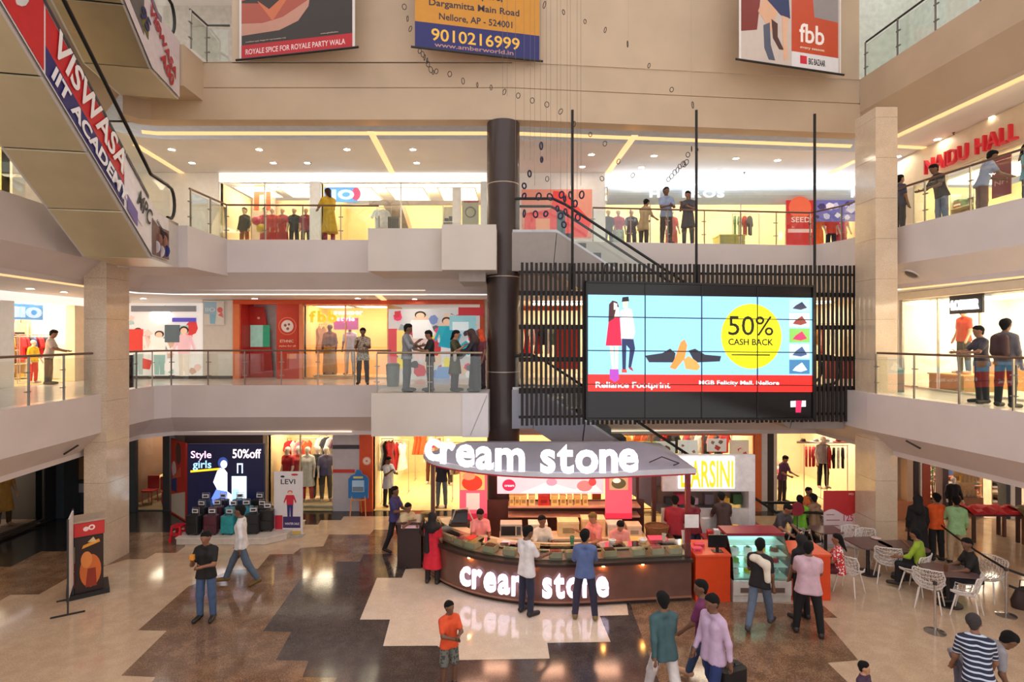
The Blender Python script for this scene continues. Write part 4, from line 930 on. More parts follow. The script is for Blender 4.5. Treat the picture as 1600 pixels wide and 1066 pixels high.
# ---------------------------------------------------------------- back wall of the kiosk, shelves, panels
t = thing('kiosk_back_wall', 'brown back wall of the kiosk with a lit pink sign and shelves', 'wall unit', (1, 14.9, 0))
MB().box(-1.0, 3.5, 14.92, 15.0, 0, 1.35).build('back_panel', mt((92, 58, 50), .5), t)
for x in (-.95, .95, 3.3): MB().box(x, x + .06, 14.9, 15.0, 0, 2.7).build('post', mt((84, 50, 44), .5), t)
for z, y0 in ((1.28, 14.45), (1.02, 14.5)): MB().box(-.1, 3.3, y0, 14.92, z, z + .04).build('shelf', mt((226, 176, 150), .45), t)
zz0, zz1 = W(800, 770, 14.6).z, W(800, 742, 14.6).z
poster('', '', '', Vector((-.38, 14.5, zz0)), (1, 0, 0), (0, 0, 1), 2.75, zz1 - zz0, (240, 176, 186), [('c', .3, .22, .17, .15, (206, 30, 70)), ('t', .19, .18, .1, 'cream', (250, 230, 236)), ('p', [(.6, .02), (1.3, .3), (2.0, .1), (2.4, .35), (2.7, .05)], (246, 206, 206)), ('c', 1.4, .3, .14, .1, (226, 130, 150)), ('c', 2.25, .2, .2, .14, (214, 110, 110)), ('c', 2.45, .3, .1, (180, 60, 60))], em=.9, parent=t, board='lit_sign')
poster('menu_panel', 'pink menu panel with a red sundae picture left in the kiosk', 'panel', W(718, 815, 14.3), (1, 0, 0), (0, 0, 1), .70, W(718, 733, 14.3).z - W(718, 815, 14.3).z, (236, 96, 118), [('r', 0, 0, .7, .2, (196, 40, 70)), ('r', .17, .3, .34, .42, (246, 206, 196)), ('r', .02, .8, .62, .5, (250, 190, 110)), ('c', .32, .98, .26, .2, (226, 60, 40)), ('c', .24, 1.15, .16, .1, (250, 150, 110))], em=.45, thick=.05)
poster('menu_panel', 'pink menu panel with a cake picture right in the kiosk', 'panel', W(946, 811, 14.0), (1, 0, 0), (0, 0, 1), .66, W(946, 740, 14.0).z - W(946, 811, 14.0).z, (238, 90, 112), [('r', 0, 0, .66, .14, (216, 50, 80)), ('r', .1, .72, .46, .36, (190, 160, 120)), ('c', .33, .88, .18, .13, (90, 80, 50)), ('c', .28, .95, .1, .06, (240, 236, 230))], em=.45, thick=.05)
# boxes on the shelf
def carton(name, p, w, d, h, col, label, rz=0., group=None, lid=True, cat='box'):
    x = thing(name, label, cat, tuple(p), rz, group)
    MB().box(-w / 2, w / 2, -d / 2, d / 2, 0, h * .86).build('body', mt(col, .6), x, loc=True)
    MB().box(-w / 2 - .006, w / 2 + .006, -d / 2 - .006, d / 2 + .006, h * .86 + .001, h).build('lid', mt([min(255, int(v * 1.06)) for v in col], .6), x, loc=True)
    MB().box(-w * .28, w * .28, -d / 2 - .009, -d / 2 - .001, h * .25, h * .6).build('printed_label', mt([int(v * .72) for v in col], .6), x, loc=True); return x
ords_ = ['first', 'second', 'third', 'fourth', 'fifth', 'sixth', 'seventh', 'eighth', 'ninth', 'tenth', 'eleventh', 'twelfth', 'thirteenth', 'fourteenth', 'fifteenth', 'sixteenth', 'seventeenth', 'eighteenth', 'nineteenth', 'twentieth']
for i, (x0, x1, c_) in enumerate(((796, 803, (246, 214, 130)), (804, 812, (240, 200, 120)), (813, 823, (238, 206, 130)), (826, 836, (244, 222, 150)), (841, 858, (206, 50, 40)), (861, 872, (246, 216, 130)), (875, 884, (240, 206, 124)), (887, 894, (246, 220, 140)), (897, 907, (238, 200, 120)), (910, 918, (244, 212, 130)))):
    a, b = (x0 - 800) / FP * 14.6, (x1 - 800) / FP * 14.6
    carton('cake_box', ((a + b) / 2, 14.62, 1.322), b - a, .2, .26, c_, ('red' if c_[1] < 90 else 'yellow') + ' cake box on the kiosk shelf, %s from the left' % ords[i], group='cake boxes on the kiosk shelf')
# work counter behind the glass: cabinets, microwave, cartons, trays
t = thing('work_counter', 'cream work counter inside the kiosk holding white cartons', 'counter', (1.4, 13.6, 0))
MB().box(-.3, 3.2, 13.3, 13.85, .85, .9).build('worktop', mt((236, 220, 190), .4), t)
for i in range(5):
    a = -.28 + i * .69; c = MB().box(a, a + .67, 13.34, 13.82, .1, .845).build('cabinet', mt((226, 200, 160), .5), t); MB().box(a + .03, a + .64, 13.32, 13.338, .45, .82).build('drawer_front', mt((220, 180, 110), .5), c); MB().box(a + .25, a + .42, 13.3, 13.319, .66, .72).build('handle', mt((50, 36, 30), .5), c)
for i, (x, w, h, c_, lb) in enumerate(((.62, .45, .3, (226, 222, 206), 'grey-white carton beside the microwave on the kiosk work counter'), (1.35, .5, .36, (238, 214, 160), 'cream carton in the middle of the kiosk work counter'), (1.95, .55, .42, (240, 216, 162), 'taller cream carton with rounded lid on the kiosk work counter'), (2.48, .4, .3, (232, 226, 210), 'pale carton behind the person in pink'), (2.92, .34, .26, (236, 216, 186), 'pale carton at the right end of the kiosk work counter'))):
    carton('carton', (x, 13.6, .902), w, .36, h, c_, lb)
x = thing('microwave', 'grey microwave oven on the left of the kiosk work counter', 'microwave', (-.02, 13.58, .902)); 
MB().box(-.26, .26, -.17, .17, 0, .3).build('body', mt((206, 200, 186), .4), x, loc=True); MB().box(-.24, .1, -.185, -.171, .04, .26).build('door', mt((50, 50, 50), .3), x, loc=True); MB().box(.13, .23, -.18, -.171, .05, .25).build('keypad', mt((90, 88, 84), .4), x, loc=True); MB().tube([(.11, -.2, .05), (.11, -.2, .25)], .008, 6).build('handle', mt((220, 216, 206), .3), x, loc=True)
# cups and small things on the glass top
def cup(name, p, r, h, col, label, cat='cup', mat=None):
    x = thing(name, label, cat, tuple(p)); MB().lathe([(.001, .002), (r * .75, 0), (r, h), (r * .92, h), (r * .68, .012), (.001, .012)], 14).build('body', mat or mt(col, .4), x, loc=True, smooth=True); MB().lathe([(r * 1.02, h - .006), (r * 1.08, h + .004), (r * .9, h + .006)], 14).build('lip', mt([min(255, v + 14) for v in col], .4), x, loc=True, smooth=True); return x
q = offs(KC, .25)
for i, (k, c_, r, h, lb) in enumerate(((27, (90, 150, 110), .05, .16, 'green tinted tumbler on the kiosk counter beside the person in blue'), (31, (240, 236, 230), .08, .06, 'white dish on the kiosk counter'), (33, (244, 240, 236), .09, .05, 'wide white bowl on the kiosk counter'), (34, (200, 200, 180), .045, .15, 'clear tumbler near the right end of the kiosk counter'), (35, (236, 226, 226), .05, .2, 'tall white cup at the right end of the kiosk counter'))):
    cup('tumbler' if h > .1 else 'dish', (q[k].x + .05 * i, q[k].y, 1.242), r, h, c_, lb)
carton('tray_of_cones', (2.75, 12.75, .965), .5, .3, .14, (226, 196, 120), 'yellow tray on the counter beside the pink staff'); carton('wafer_box', (3.3, 12.75, .965), .4, .3, .16, (226, 90, 130), 'pink wafer box at the right end of the kiosk counter')
x = thing('wicker_basket', 'brown wicker basket at the right rear of the kiosk', 'basket', (3.5, 13.62, .905)); MB().lathe([(.001, 0), (.2, 0), (.25, .2), (.235, .2), (.19, .015), (.001, .015)], 16, sx=1.2).build('body', mt((150, 104, 66), .7, noise=.3, scale=40), x, loc=True, smooth=True); MB().tube([(.28 * math.cos(a), .235 * math.sin(a), .2) for a in [2 * math.pi * i / 16 for i in range(16)]], .018, 6, True).build('rim', mt((130, 86, 52), .7), x, loc=True)
x = thing('weighing_scale', 'black till with a raised arm at the left end of the kiosk', 'till', (-1.3, 13.95, .95)); MB().box(-.25, .25, -.18, .18, 0, .14).build('base', mt((40, 36, 36), .4), x, loc=True); MB().prism([(-.2, -.05, .14), (.2, -.05, .14), (.2, .1, .4), (-.2, .1, .4)], (0, .03, .01)).build('screen', mt((24, 24, 28), .25), x, loc=True); MB().tube([(-.2, 0, .14), (-.1, -.05, .45), (.2, -.05, .5), (.35, -.1, .2)], .02, 6).build('arm', mt((200, 190, 170), .4), x, loc=True)
# display cabinet left of the counter
t = thing('display_stand', 'dark display stand with a pink price card left of the kiosk', 'stand', tuple(G(640, 889)))
c = G(640, 889); MB().box(c.x - .3, c.x + .28, c.y, c.y + .6, 0, 1.08).build('body', mt((50, 32, 32), .4), t); MB().box(c.x - .33, c.x + .31, c.y - .03, c.y + .63, 1.082, 1.14).build('top', mt((84, 48, 46), .3), t)
MB().prism([(c.x - .2, c.y - .035, 1.0), (c.x + .24, c.y - .035, 1.0), (c.x + .24, c.y + .05, 1.14), (c.x - .2, c.y + .05, 1.14)], (0, -.01, .005)).build('price_card', mt((240, 200, 210), .5), t)
# ================================================================ SHOP KIT
class Fr:
    """a shop front: a runs right, b inward, seen from the atrium"""
    def __init__(s, o, yaw=0.): s.o = Vector(o); s.yaw = yaw; s.M = Matrix.Translation(s.o) @ Matrix.Rotation(yaw, 4, 'Z')
    def p(s, a, b, z=0.): return s.M @ Vector((a, b, z))
    def box(s, a0, a1, b0, b1, z0, z1): return MB().box(a0, a1, b0, b1, z0, z1, s.M)
def room(F, a0, a1, d, h, wall, floorc=None, em=6., tint=(255, 236, 206), nl=2, back=None, side=True, ceil=(236, 230, 220), place='shop'):
    wm = mt(wall, .7, noise=.05, scale=1.5)
    m = F.box(a0, a1, d, d + .1, 0, h)
    struct(m, 'wall_shop', mt(back, .7, noise=.05) if back else wm)
    if side:
        for a in (a0 - .06, a1): struct(F.box(a, a + .06, .02, d, 0, h), 'wall_shop', wm)
    if floorc: struct(F.box(a0, a1, .0, d, .0, .012), 'floor', mt(floorc, .25, noise=.06, scale=2))
    if nl:
        lm = mt((255, 250, 240), .5, em=em, noise=0, emcol=tint); w = (a1 - a0) / nl
        for i in range(nl):
            t = thing('ceiling_light', '%s lit ceiling panel inside the %s' % (ords[i], place), 'ceiling light', tuple(F.p(a0 + w * (i + .5), d * .5, h - .03)))
            MB().box(a0 + w * i + w * .15, a0 + w * (i + 1) - w * .15, d * .2, d * .75, h - .035, h - .02, F.M).build('diffuser', lm, t)
            f = MB(); A0, A1, B0, B1 = a0 + w * i + w * .15, a0 + w * (i + 1) - w * .15, d * .2, d * .75
            for q in ((A0 - .04, A1 + .04, B0 - .04, B0), (A0 - .04, A1 + .04, B1, B1 + .04), (A0 - .04, A0, B0, B1), (A1, A1 + .04, B0, B1)): f.box(q[0], q[1], q[2], q[3], h - .045, h - .01, F.M)
            f.build('frame', mt((220, 216, 210), .5), t)
def pier(F, a0, a1, z0, z1, col, b0=-.05, b1=.25, em=0., rough=.5): return struct(F.box(a0, a1, b0, b1, z0, z1), 'wall_front', mt(col, rough, em=em, noise=.04))
GCOL = [(196, 40, 50), (226, 120, 140), (240, 236, 230), (40, 42, 60), (70, 90, 140), (226, 170, 60), (150, 110, 80), (110, 150, 120), (90, 50, 80), (30, 30, 34), (206, 206, 210), (230, 100, 50)]
CN = ['red', 'pink', 'white', 'navy', 'blue', 'mustard', 'tan', 'green', 'plum', 'black', 'light grey', 'orange']
GM = {}
def garment_mesh(kind, ci):
    key = (kind, ci)
    if key not in GM:
        o = {'shirt': [(-.14, 0), (.14, 0), (.15, .45), (.24, .32), (.31, .38), (.2, .62), (.06, .68), (0, .65), (-.06, .68), (-.2, .62), (-.31, .38), (-.24, .32), (-.15, .45)],
             'dress': [(-.26, 0), (-.1, -.02), (.1, -.02), (.26, 0), (.13, .55), (.2, .85), (.1, .98), (.05, .9), (-.05, .9), (-.1, .98), (-.2, .85), (-.13, .55)],
             'trousers': [(-.17, 0), (-.03, 0), (0, .6), (.03, 0), (.17, 0), (.17, .95), (-.17, .95)]}[kind]
        mb = MB(); mb.prism([(x, -.035, z) for x, z in o], (0, .07, 0)); me = bpy.data.meshes.new('cloth'); me.from_pydata([tuple(v) for v in mb.v], [], mb.f); me.update()
        me.materials.append(mt(GCOL[ci], .8, noise=.18, scale=8, bump=.2)); top = max(z for _, z in o)
        hb = MB(); hb.tube([(-.17, 0, top - .08), (0, 0, top + .0), (.17, 0, top - .08)], .009, 4); hb.tube([(0, 0, top), (.0, 0, top + .06), (.02, 0, top + .08)], .006, 4)
        mh = bpy.data.meshes.new('hanger'); mh.from_pydata([tuple(v) for v in hb.v], [], hb.f); mh.update(); mh.materials.append(mt((170, 160, 150), .4, .4, noise=0)); GM[key] = (me, mh, top)
    return GM[key]
def garment(F, kind, ci, a, b, ztop, turn, label, group):
    me, mh, top = garment_mesh(kind, ci); p = F.p(a, b, ztop - top - .08); t = thing('hanging_' + kind, label, 'garment', tuple(p), F.yaw + turn, group); link('cloth', me, None, t); link('hanger', mh, None, t); return t
def rack(F, a0, a1, b, h, where, cis, kinds=('shirt',), turn=1.0, step=.16, posts=True, z0=0.):
    t = thing('clothes_rack', 'steel clothes rack %s' % where, 'clothes rack', tuple(F.p(a0, b, z0))); sm = mt((170, 166, 160), .3, .8, noise=0)
    MB().tube([F.p(a0, b, z0 + h), F.p(a1, b, z0 + h)], .014, 6).build('rail', sm, t)
    for a in (a0 + .02, a1 - .02): m = MB(); m.tube([F.p(a, b, z0 + .02), F.p(a, b, z0 + h)], .014, 6); m.tube([F.p(a, b - .22, z0 + .02), F.p(a, b + .22, z0 + .02)], .014, 6); m.build('stand', sm, t)
    n = int((a1 - a0 - .1) / step); rg = random.Random(int(abs(a0 * 100 + b * 10 + h)))
    seen = {}
    for i in range(n):
        ci = cis[i % len(cis)] if rg.random() < .8 else rg.choice(cis); k = kinds[i % len(kinds)]
        lb = '%s %s, %s along the rack %s' % (CN[ci], k, ords[min(i, 19)], where)
        seen.setdefault(lb, []).append(garment(F, k, ci, a0 + .1 + step * i, b, z0 + h, turn + rg.uniform(-.15, .15), lb, 'garments on the rack ' + where))
    return t
def shelves(F, a0, a1, b, h, where, rows, cis, z0=.05, n=3, d=.35, col=(226, 206, 176), item='folded_shirt'):
    t = thing('shelf_unit', 'shelf unit %s' % where, 'shelf', tuple(F.p((a0 + a1) / 2, b, 0))); m = mt(col, .5)
    for a in (a0, a1 - .03): MB().box(a, a + .03, b, b + d, 0, h, F.M).build('side_board', m, t)
    rg = random.Random(int(abs(a0 * 77 + b * 13))); k = 0
    MB().box(a0, a1, b + d - .02, b + d, 0, h, F.M).build('back_board', m, t)
    for r in range(rows):
        z = z0 + (h - z0) * r / rows; MB().box(a0 + .03, a1 - .03, b, b + d - .02, z, z + .03, F.M).build('shelf', m, t)
        w = (a1 - a0 - .1) / n; hh = (h - z0) / rows - .1
        for i in range(n):
            ci = rg.choice(cis); k += 1; nl = max(1, int(hh / .07)); g = thing(item, '%s folded pile, %s shelf up, %s across, unit %s' % (CN[ci], ords[r], ords[i], where), 'folded clothes', tuple(F.p(a0 + .05 + w * (i + .5), b + d * .45, z + .031)), F.yaw, 'folded clothes ' + where)
            for q in range(min(nl, rg.randint(2, 4))): MB().rbox(-w * .4, w * .4, -d * .36, d * .36, q * .062, q * .062 + .055, .03).build('fold', mt(GCOL[ci] if q % 2 == 0 else GCOL[rg.choice(cis)], .8), g, loc=True)
    return t
def mannequin(F, a, b, z, label, top=None, bottom=None, skin=(226, 206, 190), h=1.75, yaw=0., pose=None, hem=0., legs='trousers', sleeve='short', fem=False, longhair=False, hair=None, group=None, pattern=None):
    t = person(label, tuple(F.p(a, b, z)), F.yaw + yaw, h, pose or {'larm': (6, 12, 20, 0), 'rarm': (-4, 12, 30, 4)}, top, bottom, skin=skin, hair=hair, sleeve=sleeve, hem=hem, legs=legs, shoe=None, fem=fem, longhair=longhair, cell=.03, cat='mannequin', name='mannequin', face=False, full=False, group=group, pattern=pattern)
    MB().cyl((0, 0, -.004), .16, .02, 14).build('base', mt((180, 176, 170), .3, .6), t, loc=True); return t
def platform(F, a0, a1, b0, b1, h, col, label): 
    t = thing('display_platform', label, 'platform', tuple(F.p((a0 + a1) / 2, (b0 + b1) / 2, 0)), F.yaw); w, d = a1 - a0, b1 - b0
    MB().box(-w / 2, w / 2, -d / 2, d / 2, .0, h - .04).build('base', mt([int(v * .8) for v in col], .5), t, loc=True); MB().box(-w / 2 - .03, w / 2 + .03, -d / 2 - .03, d / 2 + .03, h - .04, h).build('top', mt(col, .4), t, loc=True); return t
def wpane(F, a0, a1, z0, z1, label, n=1, frame=(200, 196, 190), b=0., fac=.05):
    t = thing('shop_window', label, 'window', tuple(F.p((a0 + a1) / 2, b, z0))); w = (a1 - a0) / n
    for i in range(n): F.box(a0 + w * i + .02, a0 + w * (i + 1) - .02, b - .008, b + .008, z0 + .03, z1 - .03).build('glass_pane', glassmat((250, 252, 250), fac), t)
    f = MB()
    for i in range(n + 1): f.box(a0 + w * i - .02, a0 + w * i + .02, b - .03, b + .03, z0, z1, F.M)
    for z in (z0, z1 - .03): f.box(a0, a1, b - .03, b + .03, z, z + .03, F.M)
    f.build('frame', mt(frame, .4, .3), t); return t
def sign(F, a, b, z, s, size, width, col, label, em=0., depth=.05, fat=.004, boardw=None, board=None, bem=0.):
    t = thing('shop_sign', label, 'sign', tuple(F.p(a, b, z)))
    M = F.M @ Matrix.Translation((a, b, z)) @ Matrix.Rotation(math.pi / 2, 4, 'X')
    if board: x0, x1, y0, y1 = boardw; MB().box(x0, x1, y0, y1, -.06, -.002, M).build('board', mt(board, .4, em=bem, noise=.03), t)
    d = 0.; tot = 0; ws = []
    for ch in s:
        if ch == ' ': ws.append(.35 * size); continue
        vs, _ = txtmesh(ch, size, depth, fat); ws.append(max(p.x for p in vs) - min(p.x for p in vs))
    g = size * .1; k = width / (sum(ws) + g * (len(s) - 1))
    for ch, w_ in zip(s, ws):
        if ch != ' ': mb = MB(); addtxt(mb, ch, size, M @ Matrix.Translation((d, 0, 0)), depth, fat, width=w_ * k); mb.build('letter', mt(col, .4, em=em, noise=0), t)
        d += (w_ + g) * k
    return t
def fig(x, z, h, top, low, hair=(50, 34, 30), skin=(236, 196, 170), w=.3, dress=False):
    """flat printed figure for posters: list of shapes"""
    L_ = [('p', [(x - w * .28, z), (x - w * .04, z), (x, z + h * .42), (x + w * .06, z), (x + w * .3, z), (x + w * .34, z + h * .5), (x - w * .34, z + h * .5)], low),
          ('p', [(x - w * (.6 if dress else .36), z + h * (.3 if dress else .45)), (x + w * (.6 if dress else .36), z + h * (.3 if dress else .45)), (x + w * .4, z + h * .68), (x + w * .62, z + h * .5), (x + w * .7, z + h * .56), (x + w * .42, z + h * .82), (x - w * .42, z + h * .82), (x - w * .7, z + h * .56), (x - w * .62, z + h * .5), (x - w * .4, z + h * .68)], top),
          ('c', x, z + h * .925, w * .27, h * .075, hair), ('c', x, z + h * .905, w * .21, h * .062, skin)]
    return L_
def blobs(seed, n, w, h, cols, r=.25):
    rg = random.Random(seed); out = []
    for i in range(n):
        x, y, q = rg.uniform(r * .5, w - r * .5), rg.uniform(r * .5, h - r * .5), rg.uniform(r * .3, r)
        q = min(q, x - .01, w - x - .01, y - .01, h - y - .01)
        if q < .03: continue
        k = rg.randint(4, 7); a0 = rg.uniform(0, 3); out.append(('p', [(x + q * math.cos(a0 + 2 * math.pi * j / k) * rg.uniform(.6, 1), y + q * math.sin(a0 + 2 * math.pi * j / k) * rg.uniform(.6, 1)) for j in range(k)], rg.choice(cols)))
    return out
# ================================================================ SHOPS
R90 = math.pi / 2
B0, B1_, B2_ = Fr((0, 18.4, 0)), Fr((0, 19.3, Z1)), Fr((0, 19.3, Z2))
LF0, LF1, LF2 = Fr((-14.3, 0, 0), R90), Fr((-14.1, 0, Z1), R90), Fr((-13.8, 0, Z2), R90)
RF0, RF1, RF2 = Fr((0, 17.6, 0)), Fr((11.25, 0, Z1), -R90), Fr((12.3, 0, Z2), -R90)
def X0(x, Y=18.4): return (x - 800) / FP * Y
def X1(x): return X0(x, 19.3)
def ZY(y, Y): return ZC - (y - HY) / FP * Y
H0, H1, H2 = C0 - .01, C1 - Z1 - .01, C2 - Z2 - .01
ORG = (222, 84, 40)
def BP(name, label, cat, x0, x1, y0, y1, Y, bg, shapes=(), em=0., thick=.03, frame=None, group=None):
    """poster square to the view between picture columns and rows at depth Y"""
    o = Vector((X0(x0, Y), Y, ZY(y1, Y))); w, h = (x1 - x0) / FP * Y, (y1 - y0) / FP * Y
    return poster(name, label, cat, o, (1, 0, 0), (0, 0, 1), w, h, bg, shapes(w, h) if callable(shapes) else shapes, em=em, thick=thick, frame=frame, group=group)
# ---------------------------------------------------------------- ground floor, back
room(B0, X0(190), X0(258), 5, H0, (120, 86, 64), (150, 128, 92), em=9, nl=1, tint=(255, 240, 214), place='cafe behind the left pillar')
pier(B0, X0(256), X0(266), 0, H0, (40, 42, 46)); pier(B0, -14.3, X0(186), 0, H0, (48, 50, 54))
wpane(B0, X0(190), X0(256), .0, H0 - .05, 'sliding glass door of the cafe behind the left pillar', 1, (50, 50, 52))
for i, (a, b, c_, lb) in enumerate(((X0(210), .8, (176, 30, 30), 'red cafe chair nearest the sliding glass door'), (X0(240), .75, (170, 34, 30), 'red cafe chair beside the pale cafe table'), (X0(240), 2.5, (150, 120, 60), 'mustard cafe chair at the back of the cafe'))):
    t = thing('cafe_chair', lb, 'chair', tuple(B0.p(a, b, .013)), i * .6); m = mt(c_, .5)
    MB().rbox(-.2, .2, -.2, .2, .42, .47, .05).build('seat', m, t, loc=True); MB().rbox(-.2, .2, .17, .21, .47, .9, .015).build('backrest', m, t, loc=True)
    for sx_ in (-.16, .16):
        for sy_ in (-.16, .16): MB().tube([(sx_, sy_, 0), (sx_ * .95, sy_ * .95, .42)], .016, 6).build('leg', m, t, loc=True)
for i, (a, b) in enumerate(((X0(225), 1.6), (X0(227), 3.2))):
    t = thing('cafe_table', 'pale cafe table %s' % ('in the middle of the cafe' if i == 0 else 'at the rear of the cafe'), 'table', tuple(B0.p(a, b, .013))); MB().box(-.5, .5, -.35, .35, .72, .76).build('tabletop', mt((226, 196, 140), .4), t, loc=True); MB().cyl((0, 0, .03), .04, .69, 10).build('pedestal', mt((70, 60, 54), .4), t, loc=True); MB().cyl((0, 0, 0), .24, .03, 16).build('foot', mt((70, 60, 54), .4), t, loc=True)
for i, (x, c_) in enumerate(((202, (226, 226, 30)), (211, (170, 36, 40)), (223, (90, 80, 60)), (236, (150, 50, 40)), (246, (120, 60, 50)))): BP('wall_picture', '%s wall picture inside the cafe' % ['lime yellow', 'red', 'olive', 'brick red', 'brown'][i], 'picture', x, x + 8, 690, 712, 20.5 + .2 * i, c_, lambda w, h: [('r', w * .2, h * .2, w * .6, h * .5, (206, 186, 140))])
# angled red panel and the LED luggage sign
o = Vector((X0(267, 18.2), 18.2, .006)); u = Vector((X0(290, 17.3), 17.3, 0)) - Vector((X0(267, 18.2), 18.2, 0))
poster('advert_panel', 'tall red advert panel standing left of the luggage display', 'panel', o, u, (0, 0, 1), u.length, 2.4, (190, 52, 40), [('p', [(.05, .05), (u.length - .05, .05), (u.length - .05, .9), (.05, .6)], (200, 190, 180)), ('r', .05, .75, .5, .45, (36, 60, 120)), ('c', .7, 2.0, .25, .35, (90, 60, 60)), ('c', .3, 1.45, .2, .25, (206, 190, 200)), ('p', [(.1, 1.1), (.9, 1.3), (.9, 1.6), (.2, 1.2)], (206, 100, 70))], thick=.05)
def LED(w, h):
    k = w / 690
    L_ = [('t', .1, h - .42, .3, 'Style', (236, 190, 226), .62), ('t', .16, h - .72, .32, 'girls', (150, 200, 236), .56), ('p', [(.09, h - .86), (.98, h - .78), (.98, h - .72), (.09, h - .8)], (226, 180, 30)), ('t', 1.36, h - .42, .38, '50%off', (250, 226, 236), .86)]
    c = [('p', [(.72, .75), (.8, .55), (1.5, .5), (1.5, .62), (1.25, .75), (1.15, 1.1), (.95, 1.15)], (90, 120, 226)), ('p', [(.9, 1.0), (1.2, .95), (1.2, 1.45), (1.05, 1.62), (.9, 1.5), (.78, 1.2)], (240, 240, 250)), ('c', 1.07, 1.72, .15, .17, (40, 60, 120)), ('c', 1.1, 1.68, .1, .12, (236, 226, 236)), ('p', [(1.15, .62), (1.5, .55), (1.5, .75), (1.2, .95)], (226, 232, 250)), ('r', 1.34, .66, .44, .78, (206, 232, 246)), ('r', 1.36, .7, .2, .35, (150, 200, 226)), ('r', 1.5, 1.44, .03, .26, (200, 220, 240)), ('r', 1.64, 1.44, .03, .26, (200, 220, 240)), ('r', 1.5, 1.67, .17, .04, (200, 220, 240))]
    c = [(x[0], [(p[0] * 1.0 - .0, p[1] * 1.12 - .02) for p in x[1]], x[2]) if x[0] == 'p' else (x[:2] + (x[2] * 1.12 - .02,) + x[3:]) for x in c]
    return [x[:-1] + ((x[-1], 1.5),) if x[0] != 't' else x[:5] + ((x[5], 1.5),) + x[6:] for x in L_ + c]
BP('led_sign', 'navy lit luggage sign with a kneeling person and a suitcase', 'sign', 293, 412, 694, 822, 17.0, (24, 26, 66), LED, em=.12, thick=.12)
pier(B0, X0(290), X0(412), 0, H0, (120, 100, 96)); pier(B0, X0(412), X0(418), 0, H0, (250, 226, 180))
# clothes window
room(B0, X0(418), X0(521), 2.0, H0, (246, 222, 170), (240, 226, 190), em=9, nl=2, place='clothes window on the ground floor')
platform(B0, X0(420), X0(520), .15, 1.2, .14, (236, 220, 190), 'low cream platform in the ground-floor clothes window')
for i, (x, top, bot, kw, lb) in enumerate(((438, (176, 28, 40), (120, 24, 32), dict(hem=.3, fem=True), 'mannequin in a red kurta in the ground-floor clothes window'), (453, (216, 90, 80), (176, 40, 60), dict(fem=True), 'mannequin in a coral top and red trousers behind the white standee'), (470, (236, 230, 220), (196, 36, 46), dict(hem=.35, fem=True), 'mannequin in a white kurta beside the red one'), (484, (60, 60, 50), (60, 60, 60), dict(), 'mannequin in a dark print shirt on a step'), (500, (90, 86, 130), (80, 74, 66), dict(), 'mannequin in a purple shirt beside the grey panel'))):
    mannequin(B0, X0(x), .6 + .15 * (i % 2), .142, lb, top, bot, h=1.8, yaw=.2 * (i - 2), **kw)
rack(B0, X0(420), X0(470), 1.5, 2.1, 'left in the ground-floor clothes window', [0, 2, 1, 0, 11], ('shirt', 'dress'), step=.2); rack(B0, X0(472), X0(520), 1.6, 2.2, 'right in the ground-floor clothes window', [2, 9, 10, 8, 6], ('shirt',), step=.18)
wpane(B0, X0(418), X0(521), .05, H0 - .02, 'clear shop window with red kurtas on the ground floor', 2, (226, 206, 170))
# grey panel, orange pier
pier(B0, X0(521), X0(563), 0, H0, (196, 192, 200)); struct(B0.box(X0(521), X0(563), -.08, -.05, ZY(701, 18.4), ZY(695, 18.4)), 'trim_20', mt((60, 60, 70), .5)); struct(B0.box(X0(521), X0(555), -.08, -.05, ZY(738, 18.4), ZY(733, 18.4)), 'trim_21', mt((206, 60, 50), .5))
pier(B0, X0(563), X0(583), 0, H0, ORG, b0=-.12)
BP('round_logo', 'round white logo disc on the orange pier of the ground floor', 'sign', 566, 580, 713, 728, 18.26, ORG, lambda w, h: [('c', w / 2, h / 2, w * .48, (240, 170, 140)), ('c', w / 2, h / 2, w * .38, (246, 226, 214)), ('c', w / 2, h / 2, w * .12, (220, 130, 100))], thick=.02)
# big clothes store behind the kiosk
room(B0, X0(583), X0(1188), 5.2, H0, (252, 236, 196), (250, 222, 160), em=5., nl=5, tint=(255, 240, 214), back=(252, 230, 180), place='yellow clothes store behind the kiosk')
rack(B0, X0(586), X0(606), .9, 2.2, 'just inside the yellow store by the orange pier', [2, 9, 0, 6, 7], ('dress',), step=.1); rack(B0, X0(590), X0(620), 2.2, 1.9, 'deeper in the yellow store behind the shopper', [8, 0, 2, 9, 3], ('dress',), step=.14)
rack(B0, X0(615), X0(640), 4.0, 2.1, 'at the back of the yellow store with orange dresses', [11, 5, 11, 5], ('dress',), step=.13); rack(B0, X0(660), X0(676), 3.0, 1.9, 'of trousers in the middle of the yellow store', [6, 9, 3], ('trousers',), step=.16)
rack(B0, X0(700), X0(718), 1.2, 2.0, 'of patterned kurtas beside the kiosk menu panel', [2, 6, 10, 3], ('dress',), step=.13)
BP('shop_poster', 'bright red shop poster at the back of the yellow store', 'poster', 668, 690, 692, 712, 21.5, (226, 44, 76), lambda w, h: [('r', w * .1, h * .1, w * .4, h * .5, (240, 150, 130))], em=.5)
mannequin(B0, X0(688), .35, .013, 'mannequin in a navy shirt and grey skirt at the kiosk left post', (40, 44, 70), (110, 124, 140), skin=(60, 46, 46), hem=.0)
mannequin(B0, X0(650), 3.4, .013, 'mannequin in a cream top and brown trousers deep in the yellow store', (230, 206, 180), (96, 50, 40))
mannequin(B0, X0(683), 3.2, .013, 'mannequin in dark trousers under the red shop poster', (226, 200, 180), (50, 40, 40))
